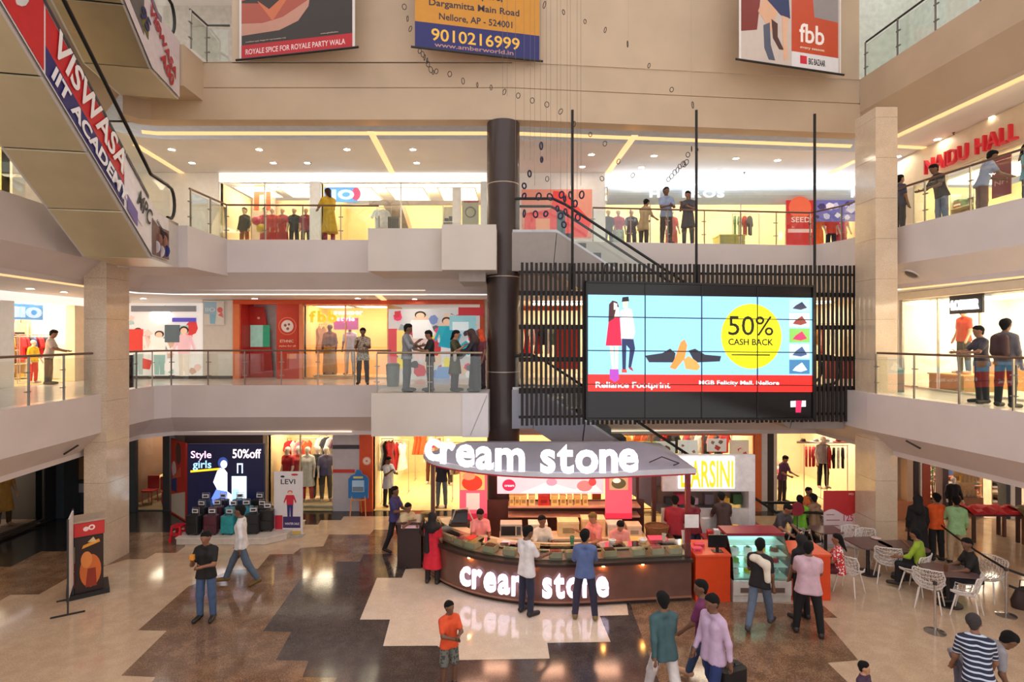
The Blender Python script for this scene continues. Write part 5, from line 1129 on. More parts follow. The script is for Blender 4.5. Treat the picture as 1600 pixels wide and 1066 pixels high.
# orange framed window right of the kiosk
for z0_, z1_, a0_, a1_ in ((H0 - .16, H0, X0(812), X0(1188)), (0, H0 - .16, X0(1178), X0(1188)), (0, H0 - .16, X0(925), X0(938))): pier(B0, a0_, a1_, z0_, z1_, (240, 120, 60), b0=-.1, b1=.1)
rack(B0, X0(1010), X0(1090), 1.4, 2.35, 'high in the orange framed window', [10, 9, 6, 2, 0, 11], ('shirt',), step=.24, turn=.4); rack(B0, X0(1095), X0(1176), 1.7, 2.3, 'right in the orange framed window', [0, 6, 2, 3, 11, 9], ('shirt', 'dress'), step=.22, turn=.5)
rack(B0, X0(940), X0(1005), 1.4, 2.3, 'left in the orange framed window', [5, 11, 9, 2], ('shirt',), step=.24, turn=.4)
for i, (x, y0, y1, c1, c2) in enumerate(((975, 690, 712, (246, 206, 60), (226, 100, 40)), (995, 690, 708, (236, 220, 90), (60, 50, 40)), (1025, 690, 715, (250, 246, 236), (40, 40, 40)), (1060, 688, 716, (246, 240, 230), (150, 80, 60)), (1105, 686, 706, (240, 220, 210), (196, 50, 50)), (1140, 688, 716, (236, 206, 180), (206, 50, 50)))):
    BP('window_picture', '%s picture in the orange framed window above the stall' % ['yellow', 'lime', 'white', 'pale', 'rose', 'beige'][i], 'poster', x, x + 30, y0, y1, 18.45, c1, lambda w, h, c2=c2, c1=c1, i=i: blobs(i + 5, 5, w, h, [c2, c1, (120, 80, 60)], .16), em=.35)
mannequin(B0, X0(1168), .8, .013, 'mannequin in a dark patterned dress at the right of the orange window', (60, 40, 40), (70, 40, 40), hem=.35, fem=True, skin=(90, 60, 50))
wpane(B0, X0(938), X0(1178), .05, H0 - .16, 'wide shop window in an orange frame behind the lit stall', 3, (240, 130, 70))
pier(B0, X0(1188), X0(1198), 0, H0, (232, 226, 224)); pier(B0, X0(1198), X0(1208), 0, H0, (60, 50, 46)); pier(B0, X0(1208), X0(1213), 0, H0, (240, 226, 206))
# warm entrance at the right
room(B0, X0(1213), X0(1378), 5.2, H0, (246, 222, 190), (250, 220, 166), em=5.5, nl=2, tint=(255, 240, 214), place='warm store right of the stall')
rack(B0, X0(1290), X0(1320), 1.4, 1.9, 'of red shirts in the warm store', [0, 0, 0, 11], ('shirt',), step=.13, turn=1.1); rack(B0, X0(1310), X0(1345), .7, 2.0, 'of mixed clothes beside the right pillar', [0, 9, 2, 3], ('shirt',), step=.15); rack(B0, X0(1222), X0(1290), 4.2, 2.4, 'along the back of the warm store', [1, 2, 0, 6, 10], ('shirt',), step=.2, turn=.5)
shelves(B0, X0(1213), X0(1235), 1.2, 1.9, 'in the warm store, left', 5, [6, 1, 2, 11], n=2); mannequin(B0, X0(1310), .9, .5, 'half-raised mannequin in a checked shirt beside the red shirts', (190, 186, 190), (36, 32, 36))
shelves(B0, X0(1262), X0(1285), 2.6, 1.0, 'low in the warm store', 2, [6, 2, 1], n=2)
BP('hanging_hat_shelf', 'high shelf board with caps over the warm store entrance', 'shelf', 1245, 1330, 690, 693, 19.4, (226, 190, 150))
for i, (x, c_) in enumerate(((1255, (90, 60, 40)), (1275, (236, 236, 240)), (1292, (240, 240, 246)), (1310, (150, 36, 30)), (1325, (196, 60, 40)))):
    p = Vector((X0(x, 19.35), 19.35, ZY(690, 19.4) + .005)); t = thing('sun_hat', '%s sun hat on the high shelf of the warm store' % ['brown', 'white', 'cream-white wide', 'dark red', 'rust'][i], 'hat', tuple(p)); MB().lathe([(.001, .1), (.07, .1), (.09, .02), (.2, .0), (.2, -.004), (.001, -.004)], 16, sx=.95).build('crown', mt(c_, .7), t, loc=True, smooth=True); MB().lathe([(.089, .02), (.092, .03), (.087, .045)], 16).build('band', mt((40, 34, 34), .6), t, loc=True)
# ---------------------------------------------------------------- ground floor, left
room(LF0, 9, 17.2, 3, H0, (70, 62, 60), (90, 82, 78), em=5, nl=3, place='dim boutique at the far left')
pier(LF0, 17.2, 17.6, 0, H0, (30, 30, 32)); struct(LF0.box(17.6, 18.4, -.3, .1, 0, H0), 'wall_left', mt((52, 60, 66), .4)); struct(MB().box(-14.3, -12.2, 18.25, 18.38, 0, H0), 'wall_left', mt((54, 62, 68), .4, noise=.05))
BP('wall_board', 'brown notice board on the dark wall beside the left pillar', 'board', 107, 134, 712, 752, 18.2, (46, 30, 26), lambda w, h: [('r', .06, .06, w - .12, h - .12, (128, 98, 66))]); BP('wall_plate', 'grey plate under the brown notice board', 'plate', 106, 134, 756, 770, 18.2, (160, 160, 164))
bar(LF0.p(9.5, -.15, 2.32), LF0.p(16.6, -.15, 2.32), 'white light strip over the dim boutique window', mt((240, 240, 246), .5, em=1.5, noise=0), .06)
platform(LF0, 12, 17, .1, 1.3, .16, (120, 100, 90), 'dark platform in the boutique window at the far left')
for i, (a, top, bot, lb, kw) in enumerate(((16.4, (206, 150, 60), (70, 50, 30), 'boutique mannequin in a long mustard scarf', dict(hem=.4, fem=True)), (15.9, (200, 206, 206), (60, 60, 56), 'boutique mannequin in a pale grey kurta', dict(hem=.45, fem=True)), (15.2, (40, 36, 40), (40, 36, 40), 'boutique mannequin in black', dict(hem=.2)), (14.6, (170, 96, 60), (120, 60, 40), 'boutique mannequin in a copper dress', dict(hem=.5, fem=True)), (13.8, (216, 206, 206), (150, 60, 40), 'boutique mannequin in a white top', dict(hem=.1)))):
    mannequin(LF0, a, .5 + .1 * (i % 2), .162, lb, top, bot, skin=(196, 150, 120), yaw=-.4, **kw)
rack(LF0, 12.4, 16.8, 1.9, 2.0, 'at the back of the dim boutique', [6, 11, 2, 9, 5, 0], ('dress', 'shirt'), step=.26)
wpane(LF0, 11, 17.2, .1, 2.25, 'dark boutique window at the far left of the ground floor', 3, (70, 66, 66))
# ---------------------------------------------------------------- ground floor, right
XQ = lambda x: (x - 800) / 50.
XS = lambda x, Y=19.9: (x - 800) / FP * Y
room(RF0, XQ(1425), 17.5, 3.4, H0, (240, 232, 222), (206, 190, 170), em=9, nl=3, place='folded-clothes shop at the right')
for a0_, a1_, c_ in ((1426, 1434, (64, 44, 44)), (1436.5, 1439, (255, 250, 240)), (1440, 1452, (186, 84, 56)), (1471, 1480, (90, 66, 70)), (1570, 1576, (44, 50, 56)), (1577, 1584, (230, 226, 220)), (1584, 1594, (70, 46, 44))): pier(RF0, XQ(a0_), XQ(a1_), 0, H0, c_)
pier(RF0, XQ(1392), XQ(1425), 0, .55, (222, 150, 110)); pier(RF0, XQ(1416), XQ(1425), .55, H0, (232, 206, 176))
rack(RF0, XQ(1393), XQ(1415), .55, 2.2, 'in the narrow window right of the pillar', [6, 2, 11, 0], ('shirt',), step=.12); struct(RF0.box(XQ(1388), XQ(1420), .72, .78, 0, H0), 'wall_shop', mt((206, 150, 110), .5))
shelves(RF0, XS(1480), XS(1514), 2.3, 2.45, 'with red piles, right shop', 7, [0, 4, 2, 11, 10, 2], n=3, col=(214, 130, 90)); shelves(RF0, XS(1537), XS(1572), 2.3, 2.45, 'with blue piles, right shop', 7, [4, 4, 3, 5, 2], n=3, col=(190, 150, 110))
shelves(RF0, XS(1450), XS(1474), 2.6, 2.3, 'behind the flowering plant', 5, [2, 10, 1, 7], n=3); shelves(RF0, XS(1515), XS(1536), 2.35, 2.45, 'between blue and red piles', 7, [0, 10, 4, 2], n=2, col=(206, 160, 120))
shelves(RF0, XQ(1600), XQ(1650), 1.2, 2.2, 'at the far right edge', 5, [6, 2, 10, 9], n=4)
mannequin(RF0, XQ(1476), -.35, .0, 'bald white mannequin in a black jacket outside the right shop', (30, 30, 36), (40, 40, 46), skin=(240, 236, 236), sleeve='long', yaw=-.3, h=1.36)
t = thing('glass_showcase', 'wooden showcase with gold goods in the right shop', 'showcase', tuple(RF0.p(XQ(1524), .3, .013)), RF0.yaw); MB().box(-.34, .34, -.2, .2, 0, .6).build('base', mt((150, 96, 56), .4), t, loc=True); MB().box(-.32, .32, -.18, .18, .6, 1.55).build('glass_case', glassmat((250, 246, 230), .06), t, loc=True); MB().box(-.36, .36, -.22, .22, 1.552, 1.7).build('cornice', mt((130, 80, 46), .4), t, loc=True); MB().box(-.32, .32, .12, .17, .602, 1.548).build('back_panel', mt((226, 176, 90), .4), t, loc=True)
MB().box(-.3, .3, -.16, .1, 1.05, 1.07).build('shelf', mt((226, 190, 110), .4), t, loc=True)
rg = random.Random(5)
for k in range(10):
    bp = RF0.p(XQ(1524) - .24 + .12 * (k % 5), .27, .013); cup('gold_cup', (bp.x, bp.y, bp.z + (1.072 if k > 4 else .603)), .04, .2, (226, 184, 90), 'small gold cup in the wooden showcase, %s shelf, %s from the left' % ('upper' if k > 4 else 'lower', ords[k % 5]))
t = thing('flowering_plant', 'tall leafy plant with pink flowers at the right shop door', 'plant', tuple(RF0.p(XS(1458, 18.3), .7, .013))); MB().lathe([(.001, 0), (.16, 0), (.2, .4), (.17, .4), (.14, .05), (.001, .05)], 14).build('pot', mt((70, 54, 46), .5), t, loc=True, smooth=True)
for k in range(5): a = k * 1.3; MB().tube([(0, 0, .3), (.06 * math.cos(a), .06 * math.sin(a), 1.1), (.15 * math.cos(a), .15 * math.sin(a), 1.8)], .012, 5).build('stem', mt((80, 64, 44), .6), t, loc=True)
lf = MB(); fl = MB()
for k in range(220):
    a, z = rg.uniform(0, 6.28), rg.uniform(1.0, 2.2); r = rg.uniform(.05, .26) * (1.1 - abs(z - 1.6)); p = Vector((r * math.cos(a), r * math.sin(a), z)); d = Vector((rg.uniform(-1, 1), rg.uniform(-1, 1), rg.uniform(-.6, .6))).normalized() * .07; n = d.orthogonal().normalized() * .025
    (fl if rg.random() < .3 else lf).quad(p - d, p + n, p + d, p - n)
lf.build('foliage', mt((70, 110, 56), .6, noise=.2), t, loc=True, recalc=False)['kind'] = 'stuff'; fl.build('blossoms', mt((226, 150, 160), .6), t, loc=True, recalc=False)['kind'] = 'stuff'
def bench(F, a, b, w, d, h, lb, cloth, col=(72, 40, 34)):
    t = thing('display_table', lb, 'table', tuple(F.p(a, b, .0)), F.yaw)
    MB().box(-w / 2, w / 2, -d / 2, d / 2, h - .05, h).build('tabletop', mt(col, .4), t, loc=True)
    for x in (-w / 2 + .04, w / 2 - .04):
        for y in (-d / 2 + .04, d / 2 - .04): MB().box(x - .035, x + .035, y - .035, y + .035, 0, h - .05).build('leg', mt(col, .4), t, loc=True)
    c = MB(); n = 10; top = [[Vector((-w / 2 * 1.03 + w * 1.06 * i / n, (-d / 2 - .02) * (1 - j / 3) + (d / 2) * j / 3, h + .008 + .1 * math.sin(i * .9 + j) ** 2 + .05 * (j in (1, 2)))) for i in range(n + 1)] for j in range(4)]
    for j in range(3):
        for i in range(n): c.quad(top[j][i], top[j][i + 1], top[j + 1][i + 1], top[j + 1][i])
    for row in (top[0], top[3]):
        for i in range(n): c.quad(row[i], row[i + 1], Vector((row[i + 1].x, row[i + 1].y, h + .004)), Vector((row[i].x, row[i].y, h + .004)))
    c.v = [F.M @ (v + Vector((a, b, 0))) for v in c.v]; c.build('cloth_pile', mt(cloth[1], .8), smooth=True, label=cloth[0], cat='cloth')
    return t
bench(RF0, 13.35, -1.75, 1.3, .7, .78, 'dark wooden table under the red cloth at the right shop', ('rumpled red cloth piled on the dark wooden table', (206, 36, 50)))
bench(RF0, 14.5, -1.9, 1.1, .7, .8, 'brown display table at the far right of the ground floor', ('rumpled olive cloth on the brown display table', (120, 104, 70)), (110, 66, 50)); bench(RF0, 14.2, -2.9, 1.0, .6, .6, 'low brown box table at the right edge of the picture', ('grey cloth bundle on the low box table', (150, 140, 130)), (96, 56, 46))
# ---------------------------------------------------------------- first floor, back
pier(B1_, -17, X1(197), 0, H1, (246, 240, 232))
def KID(w, h): return blobs(3, 26, w, h, [(236, 200, 190), (240, 150, 150), (214, 60, 60), (250, 240, 236), (120, 150, 160), (206, 170, 150), (170, 196, 190)], .32) + fig(.42, .1, 1.6, (240, 226, 214), (170, 190, 186), w=.5) + fig(1.15, .1, 1.5, (246, 236, 226), (140, 176, 170), w=.55) + fig(2.0, .05, 1.7, (236, 190, 196), (226, 210, 196), w=.55) + [('r', .04, .9, .55, .75, (216, 60, 56)), ('c', 1.2, 2.1, .38, .24, ((255, 255, 255), 1.5)), ('r', .2, 2.25, 2.2, .2, (120, 120, 124)), ('r', 1.6, 1.9, .8, .14, (90, 80, 190)), ('r', 1.35, 1.2, .5, .6, (86, 100, 106))]
BP('window_poster', 'large bright window poster of children left on the first floor', 'poster', 197, 317, 474, 590, 19.25, (236, 232, 228), KID, em=.35)
pier(B1_, X1(317), X1(366), 0, H1, (232, 226, 218)); pier(B1_, X1(197), X1(366), 0, .1, (60, 56, 56), b0=-.08)
BP('wall_sticker', 'pale blue and red flower sticker on the white first-floor wall', 'sticker', 319, 350, 470, 508, 19.2, (236, 234, 230), lambda w, h: [('r', .0, h * .45, w * .62, h * .5, (170, 210, 236)), ('p', [(w * .3, h * .05), (w * .55, h * .05), (w * .6, h * .45), (w * .28, h * .45)], (150, 206, 236)), ('c', w * .8, h * .62, w * .14, (236, 120, 120)), ('p', [(w * .7, h * .4), (w * .98, h * .3), (w * .9, h * .55)], (236, 130, 130)), ('t', w * .06, h * .55, .2, 'IIO', (236, 246, 252), w * .5)], thick=.008)
pier(B1_, X1(366), X1(757), H1 - .14, H1, ORG, b0=-.1); pier(B1_, X1(366), X1(376), 0, H1 - .14, (236, 130, 80), b0=-.1)
struct(B1_.box(X1(376), X1(433), .9, 1.0, 0, H1), 'wall_shop', mt((196, 192, 196), .5)); struct(B1_.box(X1(376), X1(378), 0, .9, 0, H1), 'wall_shop', mt((190, 40, 36), .5))
t = thing('red_door_panel', 'red slanted entrance panel with a pale green window on the first floor', 'panel', tuple(B1_.p(X1(390), .6, 0)))
M_ = B1_.M; MB().prism([(X1(377), .6, 0), (X1(415), .6, 0), (X1(411), .6, 1.0), (X1(400), .6, 2.5), (X1(377), .6, 2.5)], (0, .05, 0), M_).build('panel', mt((190, 44, 40), .4), t)
MB().box(X1(379), X1(399), .57, .598, 1.08, 1.85, M_).build('pale_pane', mt((160, 206, 190), .3, em=.2), t); MB().box(X1(399.5), X1(410), .57, .598, 1.08, 1.85, M_).build('green_pane', mt((50, 150, 110), .3, em=.25), t); MB().ball(B1_.p(X1(392), .59, 2.1), .05, 10, (1, .3, .8)).build('round_badge', mt((250, 210, 190), .4), t)
pier(B1_, X1(433), X1(470), 0, H1 - .14, (206, 62, 38), b0=-.06); pier(B1_, X1(469), X1(474), 0, H1 - .14, (240, 140, 96), b0=-.1)
BP('round_logo', 'round white logo with lettering on the red first-floor pier', 'sign', 433, 465, 495, 562, 19.22, (206, 62, 38), lambda w, h: [('c', w * .5, h * .78, w * .44, (236, 130, 100)), ('c', w * .5, h * .78, w * .4, (206, 62, 38)), ('c', w * .5, h * .78, w * .3, (246, 226, 220)), ('c', w * .4, h * .8, w * .07, (150, 90, 80)), ('c', w * .58, h * .82, w * .06, (150, 90, 80)), ('c', w * .52, h * .72, w * .07, (150, 90, 80)), ('t', w * .15, h * .4, .13, 'ETHNIC', (250, 220, 200), w * .65), ('t', w * .1, h * .3, .08, 'styles for all', (246, 190, 160), w * .8), ('r', w * .5, h * .02, w * .45, h * .12, (240, 130, 60))], thick=.01)
room(B1_, X1(474), X1(606), 2.2, H1 - .14, (252, 200, 130), (246, 206, 150), em=7, nl=2, tint=(255, 240, 214), place='orange window on the first floor')
sign(B1_, X1(483), .05, 1.95, 'fbb', .52, .95, (250, 196, 40), 'yellow lowercase letters in the orange first-floor window', em=.7, fat=.02); sign(B1_, X1(521), .06, 2.2, 'summer', .24, 1.0, (250, 236, 226), 'white summer letters beside the yellow ones', em=.8, fat=.012); sign(B1_, X1(526), .06, 1.98, 'style', .22, .6, (250, 226, 236), 'white style letters on the pink heart', em=.8, fat=.01, board=(240, 100, 170), boardw=(-.12, .72, -.3, .1), bem=.3)
mannequin(B1_, X1(505), .7, .1, 'mannequin in a brown jacket and mustard skirt in the orange window', (130, 80, 50), (196, 140, 50), legs='gown', sleeve='long', skin=(70, 40, 34), fem=True); mannequin(B1_, X1(539), .6, .1, 'mannequin in a pale blue shirt in the orange window', (196, 206, 226), (196, 190, 196), skin=(130, 80, 66)); platform(B1_, X1(485), X1(560), .3, 1.1, .1, (250, 220, 170), 'low lit platform in the orange first-floor window')
rack(B1_, X1(476), X1(490), 1.4, 1.9, 'left in the orange window', [6, 5], ('dress',), step=.14)
wpane(B1_, X1(474), X1(606), .02, H1 - .16, 'orange lit shop window on the first floor', 2, (250, 190, 140))
def POP(w, h): return blobs(11, 60, w, h, [(90, 96, 100), (150, 160, 166), (200, 60, 70), (236, 236, 236), (40, 170, 190), (240, 220, 60), (226, 60, 110), (120, 140, 190), (60, 50, 56), (226, 196, 170)], .34) + fig(1.1, .7, 1.7, (246, 246, 246), (226, 200, 196), w=.7) + fig(2.0, .5, 1.7, (30, 170, 190), (220, 220, 226), w=.6) + [('p', [(1.7, 1.2), (2.3, 1.1), (2.5, 1.6), (2.0, 1.9)], (20, 160, 186)), ('r', 2.1, 1.75, .9, .5, (150, 206, 216)), ('r', 2.2, 1.75, .55, .28, (230, 246, 250)), ('r', 2.4, 2.25, .85, .28, (190, 46, 56)), ('r', .02, .2, .28, 1.6, (214, 80, 90)), ('r', .3, .9, .35, .85, (244, 220, 130)), ('r', 2.1, .2, .3, .5, (230, 60, 110)), ('r', 1.9, .2, .2, .6, (240, 226, 70)), ('p', [(1.6, .1), (2.1, .1), (2.1, .5), (1.7, .5)], (120, 160, 210))]
BP('window_poster', 'crowded colourful pop window poster behind the people on the landing', 'poster', 607, 750, 483, 596, 19.28, (206, 206, 206), POP, em=.3)
pier(B1_, X1(750), X1(757), 0, H1 - .14, (226, 100, 60), b0=-.1); pier(B1_, X1(757), X1(815), 0, H1, (220, 206, 196))
# first floor behind the slats
room(B1_, X1(815), X1(1340), 3.0, H1, (244, 226, 196), (226, 206, 180), em=6, nl=4, tint=(255, 240, 214), place='store behind the slat screen')
pier(B1_, X1(815), X1(905), H1 - .35, H1 - .2, (226, 90, 50)); rack(B1_, X1(820), X1(900), .8, 1.9, 'behind the left end of the slats', [0, 2, 10, 9, 0, 7], ('dress', 'shirt'), step=.2); rack(B1_, X1(1265), X1(1335), .8, 1.9, 'behind the right end of the slats', [2, 1, 0, 5, 0, 9], ('dress', 'shirt'), step=.2)
struct(B1_.box(X1(870), X1(905), .4, .45, .3, 1.8), 'wall_shop', mt((206, 60, 46), .5)); struct(B1_.box(X1(1290), X1(1345), -.05, .05, 0, .7), 'wall_front', mt((150, 50, 44), .5))
# first floor, left and right galleries
room(LF1, 12.6, 20.8, 3, H1 - .25, (250, 224, 180), (236, 206, 160), em=8, nl=3, tint=(255, 240, 214), place='kids shop left on the first floor')
pier(LF1, 9, 19.2, H1 - .25, H1, (255, 250, 246), em=.5); pier(LF1, 9, 15.9, 0, H1 - .25, (236, 238, 240)); pier(LF1, 18.1, 19.2, 0, H1 - .25, (250, 226, 190))
sign(LF1, 16.3, .3, 2.02, 'IIO', .4, .9, (206, 230, 250), 'pale blue bubble letters of the kids shop at the left', em=.5, fat=.02, board=(110, 170, 220), boardw=(-.1, 1.0, -.08, .38), bem=.4)
BP('framed_notice', 'pale blue framed notice beside the left pillar on the first floor', 'notice', 124, 133, 493, 538, 18.6, (190, 210, 226), lambda w, h: [('r', w * .2, h * .3, w * .6, h * .5, (226, 236, 240))])
rack(LF1, 16.2, 17.1, .9, 1.5, 'of red and yellow clothes in the kids shop', [0, 5, 11, 0], ('shirt',), step=.12); rack(LF1, 17.6, 18.9, 1.3, 1.5, 'of red clothes in the kids shop', [0, 0, 3, 4], ('shirt',), step=.14); shelves(LF1, 17.5, 19.1, 2.3, 1.9, 'with shoes, kids shop', 4, [6, 9, 0, 5], n=4); shelves(LF1, 19.2, 20.7, 2.3, 2.1, 'with bags, kids shop', 4, [3, 6, 10], n=3)
mannequin(LF1, 17.3, .6, .013, 'mannequin in a yellow top at the kids shop entrance', (240, 200, 50), (226, 60, 50), h=1.3)
room(RF1, -16.2, -8, 3, H1 - .2, (250, 244, 226), (226, 220, 206), em=11, nl=4, place='sports shop right on the first floor')
pier(RF1, -18.5, -16.3, 0, H1, (236, 226, 210)); pier(RF1, -16.3, -8, H1 - .2, H1, (232, 222, 206))
t_ = sign(RF1, -14.3, -.1, 2.1, '4.CORNER', .34, .86, (250, 250, 252), 'black hanging sign with white lettering at the right on the first floor', em=1.2, fat=.008, board=(30, 30, 38), boardw=(-.06, .94, -.1, .36))
shelves(RF1, -13.6, -12.2, 1.4, 2.2, 'with shoe boxes, sports shop', 4, [6, 2, 9, 10], n=4, col=(250, 236, 206)); shelves(RF1, -12.0, -10.6, 1.4, 2.2, 'at the sports shop edge', 4, [3, 4, 2, 0], n=4, col=(250, 236, 206)); mannequin(RF1, -14.9, .7, .45, 'mannequin in a red sports shirt in the right first-floor shop', (226, 60, 40), (60, 62, 66), skin=(206, 160, 130)); platform(RF1, -15.6, -14.4, .3, 1.2, .44, (200, 150, 90), 'wooden display plinth under the red-shirted mannequin')
struct(RF1.box(-16.25, -14.2, 2.0, 2.05, 0, .75), 'wall_shop', mt((190, 140, 84), .5))
o = RF1.p(-17.2, -.06, 1.15); poster('framed_poster', 'black and white crowd poster beside the right pillar on the first floor', 'poster', RF1.p(-17.0, -.075, .75), RF1.M.to_3x3() @ Vector((1, 0, 0)), (0, 0, 1), .62, 1.0, (60, 60, 66), blobs(21, 24, .62, 1.0, [(200, 200, 206), (30, 30, 34), (120, 90, 90), (230, 230, 230)], .14))
wpane(RF1, -16.2, -12.2, .02, H1 - .22, 'clear glass front of the sports shop at the right', 3, (220, 214, 206), fac=.02)
# ---------------------------------------------------------------- second floor, back
pier(B2_, -16, X1(343), 0, H2, (252, 250, 248)); pier(B2_, X1(343), X1(760), H2 - .3, H2, (255, 252, 246), em=.55); pier(B2_, X1(485), X1(501), 0, H2 - .3, (246, 248, 250)); pier(B2_, X1(752), X1(762), 0, H2 - .3, (240, 248, 250))
room(B2_, X1(343), X1(485), 2.6, H2 - .3, (244, 220, 180), (220, 206, 190), em=8, nl=2, place='kids window on the second floor')
struct(B2_.box(X1(345), X1(386), 2.3, 2.4, 0, H2), 'wall_shop', mt((170, 160, 152), .6))
for i, (x, top, bot, kw, lb) in enumerate(((369, (36, 42, 60), (150, 60, 50), dict(sleeve='long', hair=(40, 30, 28)), 'mannequin in a navy hooded coat at the left second-floor window'), (402, (230, 60, 100), (214, 50, 60), dict(fem=True, hair=(90, 50, 40)), 'mannequin in pink with a ball at the second-floor window'), (414, (214, 50, 60), (206, 40, 50), dict(legs='gown', fem=True), 'mannequin in a long red dress at the second-floor window'), (430, (206, 60, 70), (206, 50, 60), dict(legs='gown', fem=True), 'mannequin in a long rose dress at the second-floor window'), (449, (60, 62, 66), (46, 46, 50), dict(), 'mannequin in a black print tee at the second-floor window'), (468, (176, 60, 90), (60, 66, 76), dict(sleeve='long'), 'mannequin in a maroon checked shirt at the second-floor window'))):
    mannequin(B2_, X1(x), .6, .16, lb, top, bot, skin=(226, 190, 166), h=1.55, yaw=.15 * (i % 3 - 1), **kw)
platform(B2_, X1(346), X1(483), .1, 1.2, .15, (236, 226, 210), 'white platform in the second-floor kids window')
BP('arch_display', 'orange arch display in the second-floor kids window', 'display', 396, 424, 288, 330, 20.4, (246, 214, 170), lambda w, h: [('p', [(0.02, .02), (w * .3, .02), (w * .34, h * .6), (w * .6, h * .62), (w * .7, .02), (w - .02, .02), (w - .03, h * .7), (w * .7, h - .02), (.02, h - .02)], (232, 96, 60))], em=.2)
for i, (x, y, c_, lb) in enumerate(((401, 345, (236, 60, 110), 'pink ball held in the second-floor window'), (408, 357, (246, 206, 60), 'yellow ball under the pink one'))): p = W(x, y, 19.75); t = thing('toy_ball', lb, 'ball', tuple(p)); MB().ball((0, 0, 0), .16, 14).build('shell', mt(c_, .3), t, loc=True, smooth=True); MB().tube([(.162 * math.cos(a), 0, .162 * math.sin(a)) for a in [2 * math.pi * k / 16 for k in range(16)]], .008, 5, True).build('seam', mt((250, 240, 230), .4), t, loc=True)
wpane(B2_, X1(343), X1(485), .02, H2 - .32, 'clear window with mannequins left on the second floor', 2, (236, 240, 240))
room(B2_, X1(501), X1(752), 3.2, H2 - .3, (250, 220, 160), (226, 210, 180), em=6, nl=3, tint=(255, 240, 214), place='yellow store on the second floor')
sign(B2_, X1(512), -.12, 1.88, 'IIO', .42, .95, (206, 230, 252), 'pale blue bubble letters with a pink butterfly on the second floor', em=.7, fat=.02, board=(120, 180, 230), boardw=(-.08, 1.05, -.1, .4), bem=.5)
MB().ball(B2_.p(X1(558), -.12, 2.05), .2, 10, (.8, .15, 1.1)).build('butterfly_sign', mt((240, 110, 150), .4, em=.3), label='pink butterfly sign right of the blue bubble letters', cat='sign', smooth=True)
struct(B2_.box(X1(565), X1(752), 1.0, 1.1, 1.95, 2.1), 'trim_22', mt((150, 130, 116), .5)); pp = MB(); pp.prism([(X1(580), 1.3, 2.2), (X1(612), 1.3, 2.2), (X1(640), 1.3, .3), (X1(628), 1.3, .3)], (0, 1.2, 0), B2_.M); struct(pp, 'trim_23', mt((150, 128, 100), .5))
t = thing('clothes_locker', 'grey slatted steel cabinet in the yellow second-floor store', 'cabinet', tuple(B2_.p(X1(608), .9, .0))); MB().box(-.2, .2, -.2, .2, 0, 1.45).build('body', mt((120, 116, 108), .4, .4), t, loc=True)
for k in range(6): MB().box(-.17 + .06 * k, -.14 + .06 * k, -.215, -.201, .1, 1.38).build('slat', mt((90, 86, 80), .4, .4), t, loc=True)
rack(B2_, X1(575), X1(600), 1.2, 1.9, 'of pale shirts in the yellow second-floor store', [2, 10, 2], ('shirt',), step=.16, turn=.4); shelves(B2_, X1(687), X1(706), .8, 1.9, 'with dark jackets upstairs', 3, [9, 3], n=2, col=(206, 196, 170))
BP('round_poster', 'cream poster with a brown ring in the second-floor store', 'poster', 722, 748, 313, 352, 19.34, (214, 206, 160), lambda w, h: [('c', w * .5, h * .52, w * .34, (130, 96, 60)), ('c', w * .5, h * .52, w * .26, (220, 210, 160)), ('r', w * .1, h * .9, w * .9, h * .08, (214, 60, 60))])
pier(B2_, X1(707), X1(720), 0, 2.3, (250, 250, 246)); wpane(B2_, X1(501), X1(752), .02, H2 - .32, 'wide window of the yellow second-floor store', 2, (240, 236, 226))
# second floor, right of the column
pier(B2_, X1(762), X1(945), 0, H2, (252, 250, 250))
BP('red_shop_poster', 'large red curved shop poster behind the middle escalator', 'poster', 815, 925, 296, 372, 19.2, (226, 150, 130), lambda w, h: [('p', [(.1, .05), (w * .5, .05), (w * .92, .02), (w * .99, h * .35), (w * .6, h * .95), (w * .45, h * .97), (w * .42, h * .6), (.1, h * .5)], (236, 70, 70)), ('r', w * .5, h * .05, w * .12, h * .5, (60, 90, 96)), ('r', w * .2, h * .1, w * .2, h * .3, (240, 160, 120))], em=.15)
room(B2_, X1(945), X1(1345), 3.2, H2 - .3, (246, 226, 180), (220, 210, 190), em=7, nl=4, place='bright store on the second floor above the video wall')
bk = MB(); n = 8; prof = [(-.35 * math.sin(math.pi * i / n) - .02, 1.72 + .62 * i / n) for i in range(n + 1)] + [(.05, 2.34), (.05, 1.72)]; bk.prism([(X1(948), b, z) for b, z in prof], (X1(1345) - X1(948), 0, 0), B2_.M); struct(bk, 'wall_front', mt((206, 222, 232), .35, noise=.03), smooth=False)
pier(B2_, X1(1345), 12.5, 0, H2, (232, 226, 220))
pier(B2_, X1(945), X1(1345), H2 - .46, H2, (250, 250, 250), em=.6)
bar(B2_.p(X1(952), -.22, 2.345), B2_.p(X1(1342), -.22, 2.345), 'cool light strip added to brighten the rounded second-floor fascia', mt((240, 248, 255), .5, em=2.6, noise=0, emcol=(220, 236, 255)), .04)  # added strip; lifts the fascia, which the gallery lamps leave dark
for k in range(2): sign(B2_, X1(1010 + 155 * k * 0) if k == 0 else X1(1318), -.42, 1.86, 'H   EROS' if k == 0 else 'RE', .34, 2.5 if k == 0 else .45, (236, 240, 246), 'pale letters on the rounded blue-white fascia of the second floor' if k == 0 else 'pale letters at the right end of the rounded fascia', em=.5, fat=.012)
